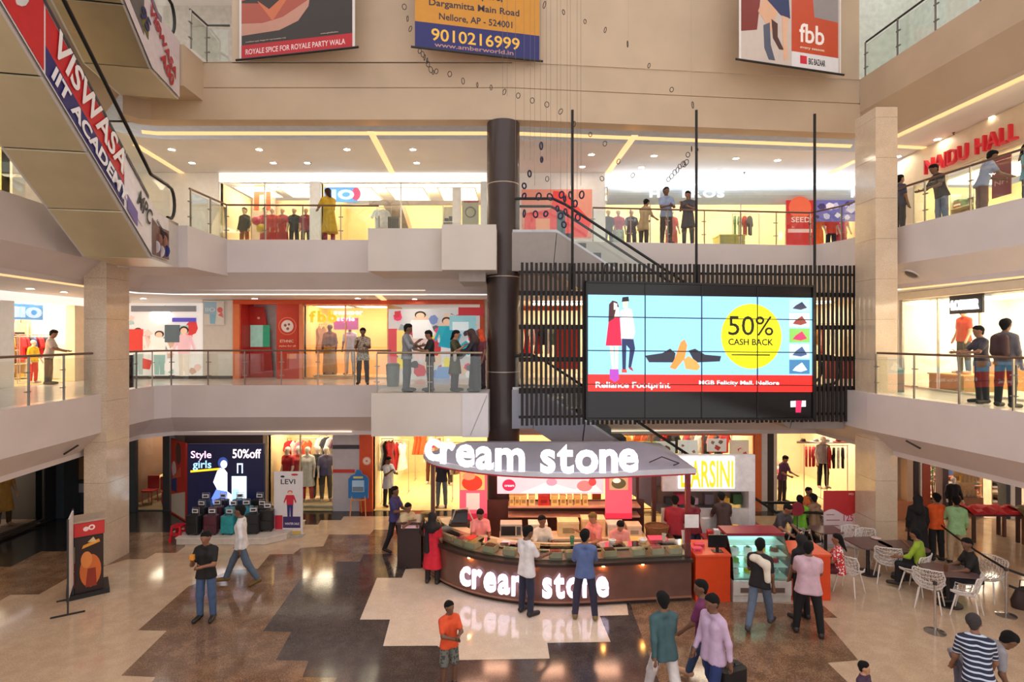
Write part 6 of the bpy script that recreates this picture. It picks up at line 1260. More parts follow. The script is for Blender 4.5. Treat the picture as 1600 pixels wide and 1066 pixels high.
for i, (x, top, bot, kw, lb) in enumerate(((954, (56, 46, 66), (60, 80, 80), dict(), 'mannequin in a black and purple shirt by the middle escalator'), (970, (206, 40, 80), (190, 206, 196), dict(legs='gown', fem=True), 'mannequin in a pink top and pale skirt above the slats'), (991, (70, 70, 100), (60, 60, 80), dict(fem=True), 'mannequin in a dark dress above the slats'), (1055, (226, 60, 50), (226, 70, 60), dict(legs='gown'), 'mannequin in red behind the two people'), (1288, (236, 120, 50), (236, 110, 40), dict(legs='gown', fem=True), 'mannequin in an orange gown right on the second floor'), (1310, (230, 80, 60), (40, 40, 60), dict(), 'mannequin in a coral shirt right on the second floor'), (1327, (236, 90, 120), (200, 60, 90), dict(fem=True), 'mannequin in pink beside the right pillar on the second floor'))):
    mannequin(B2_, X1(x), .45, .018, lb, top, bot, skin=(216, 186, 160), h=1.6, **kw)
platform(B2_, X1(1130), X1(1170), .3, 1.0, .75, (236, 226, 130), 'yellow box plinth in the second-floor store'); rack(B2_, X1(1160), X1(1205), .9, 1.6, 'of green clothes in the second-floor store', [7, 7, 0, 3], ('shirt',), step=.18); rack(B2_, X1(1270), X1(1342), 1.4, 2.1, 'behind the orange gown on the second floor', [4, 8, 3, 2, 0], ('shirt',), step=.16, turn=.5)
BP('sale_poster', 'red sale poster with white lettering at the second-floor railing', 'poster', 1229, 1271, 313, 394.5, 18.9, (206, 44, 50), lambda w, h: [('c', w * .5, h * .86, w * .42, (236, 110, 80)), ('t', w * .18, h * .58, .24, 'SEED', (246, 230, 226), w * .7), ('r', w * .05, h * .38, w * .9, h * .07, (240, 200, 200)), ('r', 0, 0, w, h * .14, (70, 80, 150))], em=.15)
BP('window_poster', 'violet and white print poster above the orange gown', 'poster', 1272, 1342, 313, 346, 19.1, (110, 110, 190), lambda w, h: blobs(31, 14, w, h, [(206, 206, 236), (60, 50, 110), (240, 240, 250)], .2), em=.2)
wpane(B2_, X1(945), X1(1228), .02, H2 - .48, 'wide window of the second-floor store above the video wall', 4, (226, 226, 220))
# second floor, left and right galleries
room(LF2, 8, 15.5, 3, H2, (250, 230, 150), (226, 206, 150), em=6, nl=2, tint=(255, 240, 214), place='yellow shop at the upper left'); pier(LF2, 15.5, 19.3, 0, H2, (246, 240, 230))
rack(LF2, 11.5, 14.5, 1.4, 1.9, 'in the yellow shop at the upper left', [5, 2, 7, 9], ('shirt',), step=.3)
room(RF2, -17.6, -8, 3, 1.85, (246, 226, 180), (226, 214, 190), em=6, nl=3, place='lingerie store under the red letter sign')
pier(RF2, -17.6, -8, 1.85, H2, (236, 216, 182)); pier(RF2, -19.5, -17.6, 0, H2, (238, 236, 240)); pier(RF2, -17.6, -17.2, 0, 1.85, (236, 216, 190))
sign(RF2, -16.5, -.14, 1.93, 'NAIDU HALL', .6, 3.0, (220, 40, 52), 'large red capital letters over the second-floor shop at the right', em=.1, depth=.1, fat=.001)
poster('dark_red_poster', 'dark red poster in the shop under the red letter sign', 'poster', RF2.p(-14.4, -.032, .7), RF2.M.to_3x3() @ Vector((1, 0, 0)), (0, 0, 1), .55, 1.0, (150, 60, 66), [('t', .08, .3, .18, 'NH', (226, 170, 166), .38)])
shelves(RF2, -17.1, -16.2, 1.0, 1.5, 'under the red letters', 3, [7, 2, 6], n=3, col=(206, 206, 180)); wpane(RF2, -17.2, -12.2, .02, 1.83, 'glass front of the shop under the red letter sign', 4, (220, 210, 190), fac=.03)
# ================================================================ GROUND FLOOR FURNITURE AND GOODS
def lt(t, M=None): return t
# ---- vending kiosk beside the left pillar
c = G(141, 924); t = thing('vending_kiosk', 'red and black self-service photo kiosk beside the left pillar', 'kiosk', tuple(c), math.radians(38)); 
K_ = lambda *a: MB().box(*a)
K_(-.42, .34, -.34, .42, 0, .1).build('plinth', mt((24, 24, 26), .4), t, loc=True); K_(-.27, .23, -.25, .3, .1, 1.32).build('cabinet', mt((30, 26, 26), .35), t, loc=True); K_(-.29, .25, -.27, .32, 1.322, 1.62).build('head_box', mt((200, 44, 46), .4), t, loc=True); K_(-.3, .26, -.28, .33, 1.622, 1.66).build('cap', mt((176, 156, 140), .5), t, loc=True)
K_(-.285, -.272, -.2, .22, 1.36, 1.58).build('screen', mt((90, 100, 116), .2, em=.15), t, loc=True); K_(-.285, -.271, -.2, .22, 1.1, 1.3).build('camera_panel', mt((20, 20, 24), .3), t, loc=True); K_(-.285, -.271, -.2, .22, .75, 1.02).build('cream_panel', mt((210, 190, 150), .4), t, loc=True); K_(-.285, -.271, -.2, .22, .2, .74).build('red_panel', mt((190, 44, 40), .4), t, loc=True); MB().prism([(-.288, -.2, .55), (-.288, .22, .42), (-.288, .22, .45), (-.288, -.2, .58)], (.01, 0, 0)).build('white_swoosh', mt((230, 226, 220), .5), t, loc=True)
sp = [('c', .25, .45, .19, .36, (214, 110, 50)), ('c', .18, .7, .1, .18, (230, 140, 70)), ('p', [(.1, .95), (.42, 1.05), (.4, 1.12), (.12, 1.02)], (240, 160, 50)), ('p', [(.16, .1), (.36, .1), (.34, .5), (.2, .5)], (150, 50, 30)), ('p', [(.2, 1.08), (.3, 1.18), (.36, 1.06)], (226, 200, 150))]
poster('', '', '', MW[t.name] @ Vector((-.25, -.262, .1)), MW[t.name].to_3x3() @ Vector((1, 0, 0)), (0, 0, 1), .47, 1.2, (46, 22, 18), sp, parent=t, thick=.01, board='side_art')
poster('', '', '', MW[t.name] @ Vector((-.28, -.285, 1.33)), MW[t.name].to_3x3() @ Vector((1, 0, 0)), (0, 0, 1), .52, .28, (206, 52, 52), [('c', .2, .15, .05, (250, 226, 220)), ('c', .3, .17, .06, (250, 226, 220)), ('c', .3, .17, .03, (206, 52, 52))], parent=t, thick=.004, board='logo_panel')
a, b = G(106, 962), G(114, 936); u = (b - a); t = thing('rollup_stand', 'narrow white standee seen edge-on beside the photo kiosk', 'standee', tuple(a))
M = basis(a, u, (0, 0, 1)); MB().box(.02, u.length - .02, .32, 1.92, -.012, .012, M).build('banner', mt((226, 222, 224), .5), t); MB().box(0, .025, .0, 1.95, -.016, .016, M).build('pole', mt((40, 38, 40), .4), t); MB().box(u.length - .025, u.length, .0, 1.95, -.016, .016, M).build('pole', mt((40, 38, 40), .4), t)
for q in (0.012, u.length - .012): MB().box(q - .02, q + .02, 0, .025, -.28, .28, M).build('foot', mt((30, 28, 30), .4), t)
# ---- luggage platform and suitcases
t = thing('luggage_platform', 'low white platform carrying the suitcases', 'platform', (-7.7, 16.0, 0)); MB().prism([(-9.15, 15.35, .008), (-6.75, 15.35, .008), (-6.3, 15.75, .008), (-6.2, 16.85, .008), (-9.3, 16.85, .008)], (0, 0, .16)).build('base', mt((206, 196, 186), .5), t); MB().prism([(-9.17, 15.33, .169), (-6.74, 15.33, .169), (-6.28, 15.74, .169), (-6.18, 16.87, .169), (-9.32, 16.87, .169)], (0, 0, .03)).build('top', mt((222, 212, 202), .4), t)
def suitcase(loc, rz, w, d, h, col, label, group=None, tagc=True, wheels=True, handle=True):
    t = thing('suitcase', label, 'suitcase', loc, rz, group); m = mt(col, .5, noise=.15, scale=12)
    sh_ = MB().rbox(-w / 2, w / 2, -d / 2, d / 2, .05, .05 + h, .06, n=3).build('shell', m, t, loc=True, smooth=True)
    MB().rbox(-w / 2 + .04, w / 2 - .04, -d / 2 - .025, -d / 2 + .0, .1, .05 + h * .5, .01).build('front_pocket', m, sh_, loc=True); MB().rbox(-w / 2 - .004, w / 2 + .004, -.012, .012, .06, .055 + h, .01).build('zip', mt((60, 56, 60), .4, .4), sh_, loc=True)
    MB().tube([(-.09, 0, .05 + h), (-.08, 0, .09 + h), (.08, 0, .09 + h), (.09, 0, .05 + h)], .012, 6).build('grip', mt((30, 30, 32), .5), t, loc=True)
    if handle: MB().tube([(-.1, d * .35, .05 + h), (-.1, d * .35, .24 + h), (.1, d * .35, .24 + h), (.1, d * .35, .05 + h)], .009, 6).build('pull_handle', mt((170, 170, 176), .3, .8), t, loc=True)
    if wheels:
        for x in (-w / 2 + .06, w / 2 - .06):
            for y in (-d / 2 + .06, d / 2 - .06): MB().cyl((0, 0, -.012), .028, .024, 10, M=Matrix.Translation((x, y, .028)) @ Matrix.Rotation(R90, 4, 'Y')).build('wheel', mt((22, 22, 24), .5), t, loc=True)
    if tagc:
        pt_ = MB().box(-.09, .09, d * .3 - .03, d * .3 - .02, h + .1, h + .21).build('price_tag', mt((226, 222, 224), .5), t, loc=True); MB().box(-.06, .06, d * .3 - .034, d * .3 - .0305, h + .13, h + .18).build('tag_print', mt((60, 54, 60), .5), pt_, loc=True)
    return t
SUIT = [(303, 15.62, (26, 26, 30), .62, 'black suitcase at the front left of the luggage platform'), (330, 15.62, (84, 34, 48), .62, 'maroon suitcase at the front of the luggage platform'), (357, 15.64, (40, 150, 156), .6, 'teal suitcase at the front behind the person in white'), (395, 15.68, (30, 30, 34), .64, 'black suitcase at the front right of the luggage platform'), (313, 16.1, (34, 34, 40), .72, 'charcoal suitcase in the second row left of the maroon ones'), (338, 16.1, (70, 28, 50), .74, 'plum suitcase in the second row'), (363, 16.1, (50, 160, 170), .72, 'pale teal suitcase in the second row'), (384, 16.1, (44, 140, 160), .74, 'bright teal suitcase in the second row right of centre'), (408, 16.05, (28, 28, 34), .74, 'tall black suitcase at the right end of the second row'), (320, 16.52, (40, 60, 90), .82, 'navy suitcase in the back row on the left'), (347, 16.52, (40, 30, 50), .84, 'dark purple suitcase in the middle of the back row'), (374, 16.52, (30, 50, 80), .84, 'blue-black suitcase right in the back row'), (404, 16.52, (24, 24, 28), .84, 'black suitcase at the right end of the back row'), (417, 15.9, (34, 30, 34), .7, 'slim black suitcase on the right edge of the luggage platform')]
for i, (x, Y, c_, h, lb) in enumerate(SUIT): suitcase((X0(x, Y), Y, .2), (-.12, .1, -.06, .15)[i % 4], .37, .24, h * .8 - .02, c_, lb, 'suitcases on the platform')
t = thing('plastic_stool', 'red plastic stool left of the luggage platform', 'stool', tuple(G(279, 845))); m = mt((206, 26, 46), .4)
MB().rbox(-.15, .15, -.15, .15, .4, .44, .04).build('seat', m, t, loc=True)
for x in (-1, 1):
    for y in (-1, 1): MB().prism([(x * .18, y * .18, 0), (x * .11, y * .18, 0), (x * .09, y * .14, .4), (x * .14, y * .14, .4)], (0, -y * .04, 0)).build('leg', m, t, loc=True)
for y in (-.15, .15): MB().box(-.13, .13, y - .012, y + .012, .2, .25).build('crossbar', m, t, loc=True)
# ---- standees
def standee(label, x0, x1, y0, y1, bg, shapes, feet=True, thick=.02, yaw=0.):
    Y = G(0, y1).y; o = Vector((X0(x0, Y), Y, .06)); w = (x1 - x0) / FP * Y; h = (y1 - y0) / FP * Y - .06
    t = poster('rollup_standee', label, 'standee', o, (math.cos(yaw), math.sin(yaw), 0), (0, 0, 1), w, h, bg, shapes(w, h), thick=thick, board='banner')
    if feet: MB().box(-.03, w + .03, -.058, .0, -.1, .1, basis(o, (math.cos(yaw), math.sin(yaw), 0), (0, 0, 1))).build('base', mt((190, 188, 190), .4, .4), t)
    return t
standee('white roll-up standee with a person in red before the clothes window', 428, 473, 737, 838, (226, 222, 224), lambda w, h: [('t', w * .24, h * .8, .2, 'LEVI', (40, 36, 40), w * .5), ('c', w * .3, h * .92, .06, .03, (40, 36, 40)), ('c', w * .72, h * .95, .1, .03, (206, 50, 60))] + fig(w * .56, h * .28, h * .42, (206, 36, 60), (50, 46, 110), (206, 60, 50), w=.26) + [('r', w * .04, h * .08, w * .26, h * .22, (196, 40, 60)), ('r', w * .32, h * .1, w * .6, h * .18, (60, 44, 100)), ('t', w * .38, h * .15, .09, 'WINTER SALE', (230, 226, 236), w * .5), ('r', w * .02, h * .0, w * .3, h * .05, (220, 70, 50)), ('r', w * .34, h * .0, w * .26, h * .05, (60, 50, 110)), ('r', w * .64, h * .0, w * .3, h * .05, (214, 180, 90))])
def WAVE(w, h): return [('p', [(0, h * .62)] + [(w * i / 12, h * (.60 + .06 * math.sin(i * .52))) for i in range(13)] + [(w, h), (0, h)], (196, 52, 56)), ('t', w * .62, h * .44, .24, '125', (206, 60, 100), w * .3), ('r', w * .08, h * .55, w * .25, .02, (170, 90, 100)), ('r', w * .08, h * .45, w * .42, .02, (170, 90, 100)), ('r', w * .08, h * .35, w * .4, .02, (170, 90, 100)), ('r', w * .08, h * .25, w * .42, .02, (170, 90, 100)), ('t', w * .78, h * .92, .08, 'MO', (240, 200, 200), w * .15)]
standee('red and white wavy price standee beside the right pillar', 1287, 1337, 767, 855, (226, 206, 212), WAVE)
# blue jar-shaped easel sign
Y = G(561, 806).y; t = thing('easel_sign', 'blue jar-shaped sign on a wooden easel before the orange pier', 'sign', tuple(G(561, 806)))
xc = X0(561, Y); J = [(xc + x / FP * Y, ZY(y, Y)) for x, y in ((-16, 778), (15, 778), (16, 748), (12, 743), (6, 741), (3, 734), (-3, 734), (-6, 741), (-12, 743), (-16, 748))]
MB().prism([(x, Y - .06, z) for x, z in J], (0, .03, 0)).build('board', mt((40, 116, 186), .4), t); MB().box(xc - .2, xc + .18, Y - .075, Y - .061, ZY(768, Y), ZY(750, Y)).build('print', mt((170, 206, 236), .4), t); MB().box(xc - .18, xc + .16, Y - .09, Y - .0755, ZY(767, Y), ZY(760, Y)).build('print', mt((110, 130, 150), .4), t); MB().box(xc - .16, xc + .14, Y - .075, Y - .061, ZY(747, Y), ZY(744, Y)).build('cap_band', mt((226, 214, 120), .4), t)
for q in ((xc - .26, Y - .1), (xc + .24, Y - .1), (xc, Y + .3)): MB().tube([(q[0], q[1], 0), (xc + (q[0] - xc) * .7, Y + .0, ZY(752, Y))], .02, 6).build('leg', mt((214, 150, 100), .5), t)
MB().box(xc - .24, xc + .22, Y - .1, Y - .03, ZY(780, Y) - .02, ZY(780, Y)).build('ledge', mt((214, 150, 100), .5), t)
# ---------------------------------------------------------------- food counters right of the kiosk
FC = mt((226, 74, 30), .35, noise=.05)
def ocounter(x0, x1, y0, y1, h, label):
    t = thing('orange_counter', label, 'counter', ((x0 + x1) / 2, y0, 0)); MB().box(x0, x1, y0, y1, .006, h - .04).build('body', FC, t); MB().box(x0 - .02, x1 + .02, y0 - .02, y1 + .02, h - .04, h).build('top', mt((236, 92, 60), .35), t); return t
ocounter(3.92, 4.66, 12.02, 12.9, 1.02, 'orange cash counter with a monitor right of the kiosk'); ocounter(6.02, 6.84, 12.1, 12.9, 1.0, 'orange counter right of the cake showcase')
t = thing('monitor', 'black monitor on the orange cash counter', 'monitor', (4.45, 12.2, 1.022)); MB().box(-.2, .2, -.015, .02, .09, .36).build('screen', mt((20, 20, 24), .3), t, loc=True); MB().box(-.03, .03, 0, .03, .01, .12).build('stem', mt((30, 30, 34), .4), t, loc=True); MB().box(-.11, .11, -.07, .09, 0, .012).build('foot', mt((30, 30, 34), .4), t, loc=True)
for i, (x, y) in enumerate(((4.02, 12.25), (4.15, 12.5), (4.55, 12.6))): carton('sweet_box', (x, y, 1.022), .2, .14, .07, (226, 80, 110), 'small pink sweet box on the orange cash counter, %s from the left' % ords[i])
t = thing('cake_showcase', 'lit glass cake showcase between the orange counters', 'showcase', (5.34, 12.0, 0)); sx0, sx1 = 4.72, 5.96
MB().box(sx0, sx1, 12.02, 12.85, .006, .16).build('plinth', mt((206, 200, 196), .5), t); MB().box(sx0, sx1, 12.0, 12.85, .161, .46).build('base', mt((216, 210, 206), .4), t); MB().box(sx0 + .15, sx1 - .15, 11.985, 11.999, .22, .32).build('vent', mt((110, 90, 84), .5), t)
MB().box(sx0, sx1, 12.78, 12.85, .461, 1.3).build('back', mt((206, 236, 230), .4), t); MB().box(sx0 - .02, sx1 + .02, 12.35, 12.87, 1.302, 1.36).build('top', mt((150, 40, 60), .35), t)
MB().prism([(sx0, 12.02, .47), (sx0, 12.06, .9), (sx0, 12.36, 1.3), (sx0, 12.34, 1.3), (sx0, 12.05, .9), (sx0, 12.01, .47)], (sx1 - sx0, 0, 0)).build('front_glass', glassmat((244, 252, 250), .05), t)
for x in (sx0, sx1 - .012): MB().prism([(x, 12.02, .47), (x, 12.06, .9), (x, 12.36, 1.3), (x, 12.78, 1.3), (x, 12.78, .47)], (.012, 0, 0)).build('side_glass', glassmat((236, 250, 246), .05), t)
SL = mt((226, 255, 250), .5, em=7, noise=0, emcol=(190, 250, 240))
for z, y0 in ((.47, 12.1), (.70, 12.12), (.93, 12.16), (1.12, 12.3)):
    MB().box(sx0 + .02, sx1 - .02, y0, 12.76, z, z + .015).build('shelf', mt((220, 240, 236), .3), t); MB().box(sx0 + .05, sx1 - .05, 12.7, 12.75, z + .17, z + .19).build('lamp', SL, t)
cc = [(240, 236, 230), (206, 60, 80), (230, 200, 60), (150, 196, 90), (120, 70, 50), (246, 220, 190), (226, 226, 236), (236, 170, 60)]
for r, z in enumerate((.486, .716, .946)):
    for k in range(4):
        x = sx0 + .18 + k * .29; c_ = cc[(r * 3 + k * 2) % 8]; nm = ['cream', 'strawberry', 'lemon', 'lime', 'chocolate', 'vanilla', 'white', 'mango'][(r * 3 + k * 2) % 8]
        tt = thing('cake', '%s cake on the %s shelf of the showcase, %s from the left' % (nm, ['bottom', 'middle', 'upper'][r], ords[k]), 'cake', (x, 12.4, z)); MB().cyl((0, 0, 0), .11, .012, 16).build('board', mt((230, 230, 226), .4), tt, loc=True); MB().lathe([(.001, .013), (.09, .013), (.092, .09), (.08, .1), (.001, .1)], 16).build('sponge', mt(c_, .6), tt, loc=True, smooth=True); MB().lathe([(.001, .101), (.05, .101), (.03, .125), (.001, .13)], 10).build('topping', mt(cc[(r + k + 1) % 8], .6), tt, loc=True, smooth=True)
# lit white stall behind
t = thing('food_stall', 'white food stall with a yellow lit sign under the escalator', 'stall', (5.1, 14.4, 0)); SYY = 14.5; S = lambda x: X0(x, SYY)
MB().box(S(1035), S(1180), SYY, SYY + .12, ZY(768, SYY), ZY(711, SYY)).build('fascia', mt((226, 224, 228), .5), t); MB().box(S(1170), S(1180), SYY, SYY + .5, 0, ZY(768, SYY) - .001).build('side_panel', mt((214, 210, 212), .5), t); MB().box(S(1035), S(1170), SYY + .02, SYY + .12, 0, ZY(796, SYY)).build('front_panel', mt((206, 200, 198), .5), t); MB().box(S(1035), S(1170), SYY + .5, SYY + .54, ZY(796, SYY), ZY(768, SYY)).build('back_panel', mt((120, 100, 90), .5), t)
MB().box(S(1060), S(1147), SYY - .03, SYY - .001, ZY(763, SYY), ZY(714, SYY)).build('lit_board', mt((250, 240, 226), .4, em=1.6, noise=0, emcol=(250, 236, 220)), t)
lb = MB(); addtxt(lb, 'DARSINI', .95, basis((S(1063), SYY - .031, ZY(760, SYY)), (1, 0, 0), (0, 0, 1)), .012, fat=.02, width=S(1145) - S(1063)); lb.build('sign_letters', mt((240, 190, 40), .4, em=.9, noise=0), t)
for i, (x, c_) in enumerate(((1052, (60, 60, 66)), (1068, (206, 60, 90)), (1090, (190, 160, 180)), (1115, (120, 110, 120)), (1140, (236, 180, 60)), (1160, (60, 90, 50)))): MB().box(S(x - 7), S(x + 7), SYY + .3, SYY + .5, ZY(794, SYY), ZY(794 - 10 - 6 * (i % 2), SYY)).build('goods', mt(c_, .5), t)
MB().lathe([(.001, 0), (.17, 0), (.17, 1.0), (.15, 1.02), (.001, 1.02)], 18, G(1101, 868)).build('white_bin', mt((226, 222, 220), .4), smooth=True, label='white round bin behind the kiosk right post', cat='bin')
# snack table
p = Vector((5.5, 13.55, 0)); t = thing('snack_table', 'red-edged table of packets behind the cake showcase', 'table', tuple(p)); MB().box(-.9, .9, -.3, .3, .8, .85).build('tabletop', mt((170, 50, 60), .4), t, loc=True)
for x in (-.8, .8):
    for y in (-.24, .24): MB().box(x - .03, x + .03, y - .03, y + .03, 0, .8).build('leg', mt((90, 60, 50), .5), t, loc=True)
rg = random.Random(9)
for k in range(12): carton('snack_packet', (p.x - .75 + .135 * k, p.y + rg.uniform(-.12, .12), .852), .11, .12, rg.uniform(.12, .26), rg.choice([(60, 150, 206), (206, 60, 60), (226, 226, 230), (230, 180, 60), (110, 60, 50), (226, 120, 150)]), 'snack packet on the red-edged table, %s from the left' % ords[k], group='snack packets')
cup('green_bottle', (5.95, 13.32, .852), .035, .3, (60, 150, 110), 'tall green bottle on the red-edged table', 'bottle')
t = thing('round_sign', 'maroon round sign on a thin pole at the escalator foot', 'sign', (7.55, 14.9, 0)); MB().tube([(7.55, 14.9, 0), (7.55, 14.9, .98)], .015, 6).build('pole', mt((90, 90, 94), .3, .7), t); MB().cyl((0, 0, 0), .18, .02, 20, M=Matrix.Translation((7.55, 14.9, 1.12)) @ Matrix.Rotation(R90, 4, 'X')).build('disc', mt((136, 30, 50), .4), t); MB().cyl((7.55, 14.9, .001), .14, .02, 16).build('foot', mt((90, 90, 94), .3, .7), t)
# ---------------------------------------------------------------- white mesh chairs, tables
WH = mt((226, 218, 214), .45, noise=.03)
def mesh_chair(label, loc, rz):
    t = thing('mesh_chair', label, 'chair', loc, rz, 'white mesh chairs'); n, m = 10, 9; V = []; Fc = []
    for j in range(m):
        v = j / (m - 1)
        for i in range(n):
            u = -1 + 2 * i / (n - 1)
            if v < .4: y, z = -.24 + v / .4 * .38, .44 - .03 * math.sin(v / .4 * 3.1)
            else: q = (v - .4) / .6; y, z = .14 + .12 * q, .44 + .44 * q
            w = .24 + .03 * math.sin(v * 3.1); z += .16 * abs(u) ** 3 * (1 - abs(v - .45)) - .08 * u * u * max(0, v - .7) / .3; y -= .10 * u * u * max(0, v - .35)
            V.append((u * w, y, z))
    rg = random.Random(2); V = [(x + rg.uniform(-.012, .012), y, z + rg.uniform(-.008, .008)) for x, y, z in V]
    for j in range(m - 1):
        for i in range(n - 1):
            a, b, c, d = j * n + i, j * n + i + 1, (j + 1) * n + i + 1, (j + 1) * n + i
            Fc += [(a, b, c), (a, c, d)] if (i + j) % 2 else [(a, b, d), (b, c, d)]
    me = bpy.data.meshes.new('shell'); me.from_pydata(V, [], Fc); me.update(); o = link('shell', me, WH, t); w = o.modifiers.new('wire', 'WIREFRAME'); w.thickness = .02; w.use_even_offset = False
    edge = [V[i] for i in range(n)] + [V[j * n + n - 1] for j in range(1, m)] + [V[(m - 1) * n + i] for i in range(n - 2, -1, -1)] + [V[j * n] for j in range(m - 2, 0, -1)]
    MB().tube(edge, .013, 6, True).build('rim', WH, t, loc=True, smooth=True)
    for x, y in ((-.2, -.2), (.2, -.2), (-.19, .18), (.19, .18)): MB().tube([(x * 1.2, y * 1.25, 0), (x * .85, y * .8, .43)], [.012, .017], 6).build('leg', WH, t, loc=True)
    return t
ch0 = None
def chair(x, y, rz, label):
    global ch0
    loc = tuple(G(x, y))
    if ch0 is None: ch0 = mesh_chair(label, loc, rz); return ch0
    return dup(ch0, loc, rz, label, 'white mesh chairs')
CH = [(1337, 880, .2, 'white mesh chair beside the wavy price standee'), (1326, 926, 2.2, 'white mesh chair behind the person in the red spotted dress'), (1386, 910, 2.7, 'white mesh chair before the brown tables'), (1452, 950, 2.4, 'white mesh chair at the left of the near table'), (1512, 962, -2.4, 'white mesh chair nearest the striped shirt'), (1270, 848, -.6, 'white mesh chair under the person in brown'), (1360, 886, .1, 'white mesh chair behind the joined brown tables'), (1432, 925, -2.6, 'white mesh chair under the person in lime green'), (1250, 850, .6, 'white mesh chair under the person in green'), (1545, 935, -1.2, 'white mesh chair under the person in the black printed tee')]
for x, y, rz, lb in CH: chair(x, y, rz, lb)
def cafe_table(x, y, w, d, rz, label, h=.74):
    t = thing('cafe_table', label, 'table', tuple(G(x, y)), rz); MB().rbox(-w / 2, w / 2, -d / 2, d / 2, h - .03, h, .12, n=3).build('tabletop', mt((112, 88, 86), .3), t, loc=True); MB().cyl((0, 0, .03), .04, h - .06, 10).build('pedestal', mt((60, 56, 58), .35, .4), t, loc=True); MB().cyl((0, 0, 0), .25, .03, 20).build('foot', mt((60, 56, 58), .35, .4), t, loc=True); return t
cafe_table(1356, 896, .8, .75, .1, 'brown cafe table joined to another before the right pillar'); cafe_table(1412, 902, .85, .75, .1, 'brown cafe table where the person in lime green sits'); cafe_table(1482, 945, .95, .7, -.2, 'grey-brown cafe table before the person in the black tee'); cafe_table(1290, 872, .7, .6, 0, 'small brown cafe table at the green person')
for (x, y, r, h, c_, lb) in ((1369, 842, .1, .02, (236, 206, 206), 'white plate on the joined brown table'), (1478, 893, .04, .12, (110, 70, 50), 'brown drink cup on the grey-brown table')):
    p = G(x, y, .742); cup('plate' if h < .05 else 'drink_cup', tuple(p), r, h, c_, lb, 'plate' if h < .05 else 'cup')
# stanchions with belts
def stanchion(x, y, label):
    c = G(x, y); t = thing('stanchion', label, 'stanchion', tuple(c)); m = mt((170, 168, 166), .2, .9, noise=0)
    MB().lathe([(.001, 0), (.18, 0), (.18, .015), (.06, .04), (.03, .05), (.001, .05)], 20).build('base', m, t, loc=True, smooth=True); MB().cyl((0, 0, .05), .022, .86, 12).build('post', mt((190, 186, 184), .25, .85), t, loc=True); MB().cyl((0, 0, .91), .036, .06, 12).build('belt_head', mt((50, 46, 48), .4), t, loc=True); return c
s1 = stanchion(1572, 962, 'steel stanchion at the right beside the person in the black tee'); s2 = stanchion(1461, 988, 'steel stanchion with a round base before the near table'); s3 = stanchion(1462, 872, 'steel stanchion beside the person in mint green'); s4 = stanchion(1660, 985, 'steel stanchion just outside the right edge')
def belt(a, b, z0, z1, label):
    a, b = Vector((a.x, a.y, z0)), Vector((b.x, b.y, z1)); d = (b - a).normalized(); a, b = a + d * .04, b - d * .04; mb = MB(); n = 8
    P = [a.lerp(b, i / n) + Vector((0, 0, -.05 * math.sin(math.pi * i / n))) for i in range(n + 1)]; nrm = Vector((-d.y, d.x, 0)).normalized() * .004
    for p, q in zip(P, P[1:]): mb.prism([p - Vector((0, 0, .025)), q - Vector((0, 0, .025)), q + Vector((0, 0, .025)), p + Vector((0, 0, .025))], nrm)
    mb.build('barrier_belt', mt((30, 28, 30), .6), label=label, cat='belt')
belt(s3, s1, .94, .94, 'black barrier belt from the mint green person to the right stanchion'); belt(s1, s4, .94, .94, 'black barrier belt leaving the picture at the right'); belt(s1, s4, .62, .62, 'lower black barrier belt at the right edge')
# litter bin on the first floor landing and bags
p = W(614, 600, 16.2); t = thing('litter_bin', 'grey litter bin on the first-floor landing', 'bin', (p.x, 16.2, Z1 + .006)); MB().lathe([(.001, 0), (.17, 0), (.2, .6), (.001, .6)], 16).build('body', mt((120, 124, 122), .4), t, loc=True, smooth=True); MB().lathe([(.001, .68), (.16, .66), (.21, .61), (.21, .601)], 16).build('lid', mt((96, 100, 98), .4), t, loc=True, smooth=True)
p = G(1600, 950); t = thing('dark_bag', 'dark brown bag on the floor at the right edge', 'bag', tuple(p)); MB().lathe([(.001, 0), (.24, 0), (.26, .15), (.16, .38), (.06, .44), (.001, .44)], 14, sy=.6).build('body', mt((56, 36, 32), .6), t, loc=True, smooth=True); MB().tube([(-.1, 0, .4), (-.08, 0, .58), (.08, 0, .58), (.1, 0, .4)], .012, 6).build('handle', mt((40, 26, 24), .6), t, loc=True)
p = W(1396, 602, 14.9); t = thing('litter_bin', 'grey-green litter bin at the right pillar on the first floor', 'bin', (9.95, 14.6, Z1 + .002)); MB().rbox(-.14, .14, -.14, .14, 0, .58, .04).build('body', mt((96, 112, 104), .4), t, loc=True); MB().rbox(-.15, .15, -.15, .15, .581, .62, .04).build('lid', mt((130, 140, 134), .4), t, loc=True)
# ================================================================ THE PEOPLE IN THE PHOTOGRAPH
PI = math.pi
JEANS, JEANS2, BLK, NVY = (70, 92, 128), (58, 78, 112), (24, 22, 26), (34, 38, 66)
def PP(label, x, y, yaw, **kw): return person(label, tuple(G(x, y) + Vector((0, 0, .007))), yaw, **kw)
def hold(name, col, w=.075, d=.012, h=.15, hand='r'):
    def f(t, J, M, part):
        p = M @ (J[hand + 'hand'] + J[hand + 'fd'] * .05); x = MB().box(-w / 2, w / 2, -d / 2, d / 2, -h * .2, h * .8, Matrix.Translation(p)); x.build(name, mt(col, .4), t, loc=True)
    return f
PP('person in a black polo eating, standing on the brown floor band', 322, 968, .05, h=1.72, pose={'rarm': (30, 6, 98, 26), 'larm': (26, 6, 72, 52), 'nod': 6}, top=(22, 20, 22), bottom=JEANS, skin=1, extra=hold('snack', (226, 150, 50), .08, .06, .1))
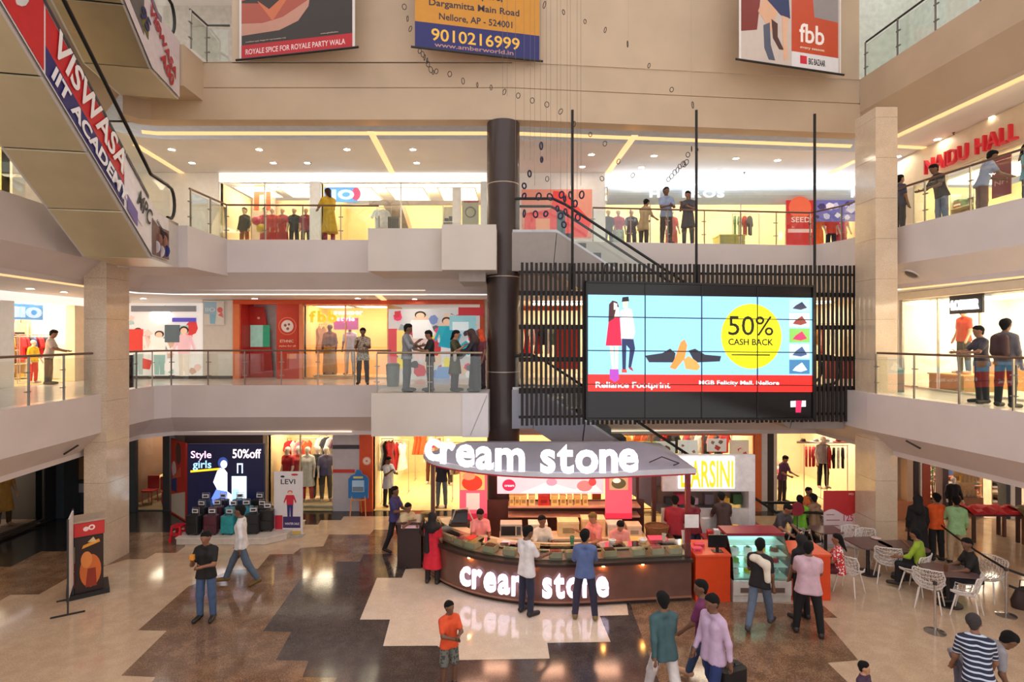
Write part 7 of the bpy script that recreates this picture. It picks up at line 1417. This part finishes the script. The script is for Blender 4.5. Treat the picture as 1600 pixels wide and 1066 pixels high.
PP('person in a white shirt striding left past the suitcases', 377, 914, -1.35, h=1.80, pose={'lleg': (-20, 12), 'rleg': (26, 4), 'larm': (-8, 10, 14, 0), 'rarm': (6, 8, 20, 0), 'lean': 2}, top=(226, 224, 226), bottom=(84, 100, 118), sleeve='long', skin=2, shoe=(110, 84, 40), extra=hold('phone', (40, 30, 30), hand='l'))
PP('person in a purple-blue tee with crossed arms facing the kiosk', 617, 862, 1.3, h=1.68, pose=dict(CROSS, lleg=(10, 4), rleg=(-10, 12)), top=(66, 62, 120), bottom=(34, 28, 34), skin=2, shoe=(40, 28, 26))
PP('person in a beige vest beside the dark display stand', 637, 884, .7, h=1.52, pose=dict(PHONE), top=(206, 190, 150), bottom=(28, 26, 34), skin=1)
PP('person in a red kurta with a black scarf at the left of the counter', 676, 912, 2.9, h=1.60, pose={'larm': (30, 10, 40, 10), 'rarm': (4, 8, 20, 0)}, top=(206, 30, 52), bottom=(28, 24, 28), hem=.45, fem=True, scarf=(24, 22, 26), veil=(24, 22, 26))
PP('person in a white shirt ordering at the kiosk with his arm out', 823, 960, 2.3, h=1.76, pose={'larm': (8, 6, 30, 5), 'rarm': (30, 6, 58, 8), 'nod': 14, 'turn': -20}, top=(232, 228, 232), bottom=(40, 42, 64), skin=2, hem=.06)
PP('person in a blue shirt seen from behind at the kiosk counter', 914, 968, PI - .1, h=1.76, pose={'larm': (26, 6, 60, 30), 'rarm': (28, 6, 60, 30), 'lleg': (2, 3, 9), 'rleg': (0, 3, 9), 'turn': -25}, top=(92, 110, 160), bottom=(52, 48, 72), skin=1, sleeve='fold', shoe=(120, 100, 60))
PP('person in an orange tee and camouflage shorts with folded arms', 702, 1075, .55, h=1.36, pose=dict(CROSS, larm=(34, 4, 64, 58), rarm=(26, 4, 64, 55), turn=10), top=(230, 84, 44), bottom=[(120, 118, 112), (70, 72, 68)], legs='shorts', skin=2, shoe=(60, 50, 46))
PP('person in a teal shirt and white trousers walking away', 1038, 1110, PI + .25, h=1.74, pose=dict(WALK), top=(62, 92, 98), bottom=(216, 208, 208), sleeve='long', skin=2, hem=.05, extra=hold('phone', (206, 190, 186), hand='l'))
PP('person in a purple and maroon tee walking behind the lavender shirt', 1100, 1078, PI + .9, h=1.72, pose=dict(WALK2, turn=40), top=(110, 44, 90), bottom=JEANS2, skin=2, shoe=(206, 160, 130))
PP('person in a lavender shirt pulling a black suitcase', 1114, 1116, -1.1, h=1.76, pose={'larm': (-10, 12, 8, 0), 'rarm': (6, 8, 20, 0), 'lleg': (14, 6), 'rleg': (-10, 14), 'nod': 10}, top=(198, 172, 204), bottom=(36, 52, 104), sleeve='long', skin=2, hem=.06)
suitcase(tuple(G(1141, 1104)), .35, .46, .28, .56, (24, 22, 26), 'black trolley suitcase pulled behind the lavender shirt', tagc=False)
PP('person in a black tee with a white towel over his shoulder', 1187, 984, 2.5, h=1.72, pose=dict(WALK2, rarm=(4, 8, 12, 0), larm=(20, 6, 60, 20)), top=(26, 24, 28), bottom=(92, 106, 128), skin=2, shoe=(60, 56, 60), extra=lambda t, J, M, part: part('towel', [(J['pel'] + J['T']((.17, -.02, .47)), J['pel'] + J['T']((.0, .10, .47)), .06, .06), (J['pel'] + J['T']((.12, .09, .44)), J['pel'] + J['T']((-.14, .09, .40)), .06, .07), (J['pel'] + J['T']((-.05, .1, .38)), J['pel'] + J['T']((-.15, .11, .34)), .06, .06), (J['pel'] + J['T']((-.14, .1, .38)), J['pel'] + J['T']((-.17, .12, .1)), .065, .06)], mt((226, 216, 200), .8), .04))
PP('person in a pink polo with black trousers, back to the camera', 1263, 992, PI - .35, h=1.74, pose={'rarm': (26, 8, 62, 10), 'larm': (24, 8, 60, 20), 'rleg': (-4, 2, 10), 'lleg': (4, 3, 10), 'turn': -20}, top=(206, 172, 186), bottom=(20, 20, 24), fat=1.14, skin=2, hem=.04)
PP('person in black standing close behind the pink polo', 1252, 968, PI + .3, h=1.66, pose=dict(STAND), top=(24, 22, 26), bottom=(26, 24, 28), fem=True, veil=(22, 20, 22))
PP('small person with black hair at the bottom edge', 1350, 1164, .6, h=1.12, pose={'turn': 15}, top=(70, 46, 70), bottom=(40, 36, 50), skin=3)
PP('person in a navy striped tee bending at the lower right corner', 1529, 1160, PI - .5, h=1.68, pose={'lean': 24, 'larm': (30, 10, 30, 0), 'rarm': (34, 10, 40, 0), 'turn': -20}, top=(34, 40, 64), stripe=(196, 206, 226), bottom=(44, 54, 84), skin=1, hair=(60, 54, 54))
PP('person in grey leaning over at the right edge', 1505, 1128, 1.45, h=1.70, pose={'lean': 66, 'larm': (70, 8, 20, 0), 'rarm': (60, 8, 30, 0), 'lleg': (6, 8), 'rleg': (-6, 6), 'nod': -20}, top=(146, 144, 152), bottom=(96, 98, 118), skin=2)
# seated and standing in the cafe
PP('seated person in a black printed tee at the grey-brown table', 1522, 946, -1.9, h=1.72, pose=dict(SIT, lean=10, turn=30), seat=.46, top=(24, 22, 24), bottom=(40, 44, 58), skin=2)
PP('seated person in lime green with her hand at her face', 1440, 925, -2.4, h=1.66, pose=dict(SIT, rarm=(40, 10, 110, 20), lean=10), seat=.46, top=(150, 180, 50), bottom=(24, 22, 26), sleeve='fold', fem=True, skin=1)
PP('person in a black gown standing behind the tables', 1434, 880, PI - .3, h=1.66, pose=dict(STAND), top=(20, 18, 22), bottom=(20, 18, 22), legs='gown', sleeve='long', fem=True, veil=(20, 18, 22))
PP('person in an orange tee seen from behind at the tables', 1463, 876, PI, h=1.66, pose=dict(CROSS), top=(236, 96, 36), bottom=(30, 28, 32), skin=1)
PP('person in mint green standing beyond the belt barrier', 1494, 882, PI - .5, h=1.66, pose={'larm': (30, 10, 40, 0), 'rarm': (10, 8, 30, 0)}, top=(160, 206, 150), bottom=(196, 170, 140), sleeve='long', skin=2, hem=.05)
PP('seated person in a red and white spotted dress with long hair', 1312, 930, -2.0, h=1.58, pose=dict(SIT), seat=.46, top=(206, 50, 56), pattern=(236, 226, 226), bottom=(90, 30, 40), fem=True, longhair=True)
PP('seated person with long hair in bright green at the rear cafe table', 1250, 852, 2.7, h=1.6, pose=dict(SIT), seat=.46, top=(120, 190, 50), bottom=(50, 40, 50), fem=True, longhair=True)
PP('seated person in brown at the rear cafe table', 1273, 852, -2.8, h=1.68, pose=dict(SIT), seat=.46, top=(150, 116, 90), bottom=(60, 50, 50), skin=2, sleeve='long')
PP('seated person in orange facing the camera at the rear cafe table', 1262, 834, .2, h=1.6, pose=dict(SIT), seat=.46, top=(226, 120, 60), bottom=(70, 50, 50), fem=True)
person('person in dark grey bending over the red-edged snack table', (6.6, 14.0, 0), .5, h=1.62, pose=dict(LEAN, lean=24), top=(70, 66, 72), bottom=(40, 36, 40), skin=1)
person('person in a maroon shirt at the food stall', (3.98, 13.75, 0), PI - .3, h=1.74, pose=dict(WORK), top=(150, 30, 48), bottom=(46, 60, 50), fat=1.16, skin=2, sleeve='long')
person('person in dark red beside the person at the stall', (4.5, 13.9, 0), PI + .4, h=1.68, pose=dict(WORK), top=(120, 26, 44), bottom=(60, 76, 110), skin=2, sleeve='long')
person('person in a dark brown shirt bent over the stall counter', (5.35, 14.2, 0), PI, h=1.7, pose=dict(LEAN), top=(64, 46, 44), bottom=(40, 34, 36), skin=2)
# kiosk staff
person('person in a pink uniform leaning at the left of the kiosk', (-.75, 13.35, .0), .1, h=1.6, pose=dict(WORK, turn=-20), top=(240, 150, 150), bottom=(70, 40, 44), fem=True, skin=1)
person('person in a white and green shirt sitting inside the kiosk', (.68, 13.02, .0), .3, h=1.7, pose=dict(SIT, lleg=(60, 50, 8)), seat=.62, top=(226, 220, 206), bottom=(120, 124, 116), skin=2)
person('person in a pink uniform and cap facing left inside the kiosk', (1.95, 12.98, .0), -1.0, h=1.62, pose=dict(WORK, rarm=(50, 8, 80, 10)), top=(240, 146, 140), bottom=(80, 44, 46), fem=True, skin=0, hair=(120, 96, 50))
person('person in a pink uniform bent over the tubs in the kiosk', (2.42, 12.78, .0), .0, h=1.58, pose=dict(WORK, lean=18), top=(244, 156, 146), bottom=(80, 44, 46), fem=True, skin=0)
# shoppers in the shops
person('shopper in pale blue at the entrance of the yellow store', tuple(B0.p(X0(601), .5, .013)), .9, h=1.62, pose=dict(PHONE), top=(176, 186, 206), bottom=(30, 28, 34), skin=2, cell=.03, hem=.2)
person('person in purple between the shelves of the warm store', tuple(B0.p(X0(1243), .9, .013)), .5, h=1.6, pose=dict(WORK), top=(90, 50, 90), bottom=(60, 50, 60), fem=True, cell=.03)
# first floor
def L1(label, x, Y, yaw, **kw): return person(label, (X0(x, Y), Y, Z1 + .006), yaw, cell=.028, **kw)
L1('person in a patterned shirt on the phone at the orange window', 567, 16.95, .2, h=1.66, pose=dict(PHONE), top=(190, 170, 150), pattern=(120, 100, 90), bottom=(36, 34, 40), skin=2, hem=.1)
L1('person in grey facing right on the landing', 636, 14.65, 1.5, h=1.72, pose=dict(PHONE), top=(140, 142, 150), bottom=(76, 76, 84), sleeve='fold', skin=2)
L1('person in a black shirt looking down on the landing', 672, 14.75, -1.2, h=1.56, pose=dict(PHONE, nod=22), top=(30, 28, 34), bottom=(62, 60, 66), skin=1)
L1('person in an olive kurta leaning on the landing rail', 711, 14.75, 1.3, h=1.56, pose=dict(PHONE, nod=16), top=(74, 72, 50), bottom=(40, 38, 44), hem=.35, fem=True, longhair=True, skin=0)
L1('person in a dark gown with a white bag on the landing', 742, 14.7, -1.4, h=1.6, pose=dict(LEAN, lean=8), top=(40, 34, 44), bottom=(34, 32, 46), legs='gown', sleeve='long', fem=True, veil=(70, 50, 50), extra=lambda t, J, M, part: MB().ball(M @ (J['lhand'] + Vector((.05, -.05, -.12))), .1, 10, (1, .5, 1.4)).build('hand_bag', mt((226, 222, 222), .5), t, loc=True, smooth=True))
L1('person in an orange headscarf behind the dark gown', 750, 15.4, -.8, h=1.6, pose=dict(STAND), top=(120, 60, 70), bottom=(60, 40, 50), fem=True, veil=(236, 90, 50))
person('person in an orange top in the kids shop at the left', tuple(LF1.p(16.9, -.2, .0)), R90 + .4, h=1.62, pose=dict(WORK), top=(196, 180, 170), bottom=(50, 46, 50), fem=True, cell=.03)
person('person in a black shirt by the railing at the right on the first floor', (10.05, 12.05, Z1 + .005), -PI / 2 - .2, h=1.62, pose=dict(LEAN, lean=4), top=(60, 56, 70), bottom=(28, 28, 34), skin=1, cell=.028)
person('person in grey with a backpack at the right railing on the first floor', (9.95, 11.35, Z1 + .005), R90 + .3, h=1.74, pose=dict(STAND), top=(96, 92, 98), bottom=(26, 34, 36), skin=2, sleeve='long', cell=.028, extra=lambda t, J, M, part: part('backpack', [(J['pel'] + J['T']((-.07, .17, .42)), J['pel'] + J['T']((-.07, .17, .16)), .09, .1), (J['pel'] + J['T']((.07, .17, .42)), J['pel'] + J['T']((.07, .17, .16)), .09, .1)], mt((60, 34, 36), .7), .04))
# second floor
def L2P(label, x, Y, yaw, **kw): return person(label, (X0(x, Y), Y, Z2 + .006), yaw, cell=.028, **kw)
L2P('person in a mustard kurta at the second-floor railing', 514, 17.3, -2.4, h=1.72, pose=dict(LEAN, lean=6), top=(206, 166, 40), bottom=(150, 40, 40), hem=.5, fem=True, longhair=True, hair=(60, 34, 34))
L2P('person in a pale blue shirt with folded arms above the video wall', 1041, 17.35, .1, h=1.74, pose=dict(CROSS), top=(150, 166, 200), bottom=(60, 46, 46), skin=2)
L2P('person in dark grey at the railing above the video wall', 1075, 17.5, -.5, h=1.66, pose=dict(PHONE), top=(80, 78, 86), bottom=(60, 58, 66), fem=True, hem=.25, longhair=True)
L2P('person in beige browsing above the video wall', 1006, 18.2, 2.2, h=1.62, pose=dict(WORK), top=(190, 160, 120), bottom=(46, 42, 44), fem=True, hem=.2)
person('person in a blue shirt seen from behind at the far left upper gallery', (XL(10.6) - .55, 10.75, Z2 + .005), -R90 + .3, h=1.7, pose=dict(STAND), top=(110, 136, 176), bottom=(50, 46, 50), skin=2, cell=.028)
person('person in a light blue shirt leaning under the red letter sign', (11.6, 13.9, Z2 + .005), R90 - .3, h=1.74, pose=dict(LEAN), top=(150, 160, 190), bottom=(120, 90, 80), skin=2, cell=.028)
person('person in black leaning on the railing under the red letter sign', (11.25, 14.75, Z2 + .005), -R90, h=1.68, pose=dict(LEAN), top=(40, 38, 44), bottom=(120, 130, 150), skin=2, cell=.028)
person('person in dark blue by the pillar on the second floor right', (10.75, 15.6, Z2 + .005), R90, h=1.62, pose=dict(STAND), top=(60, 66, 96), bottom=(50, 54, 70), skin=1, cell=.028)
person('person in teal at the railing under the red letter sign', (11.9, 13.0, Z2 + .005), .6, h=1.6, pose=dict(STAND), top=(110, 176, 196), bottom=(40, 60, 80), fem=True, longhair=True, cell=.028)
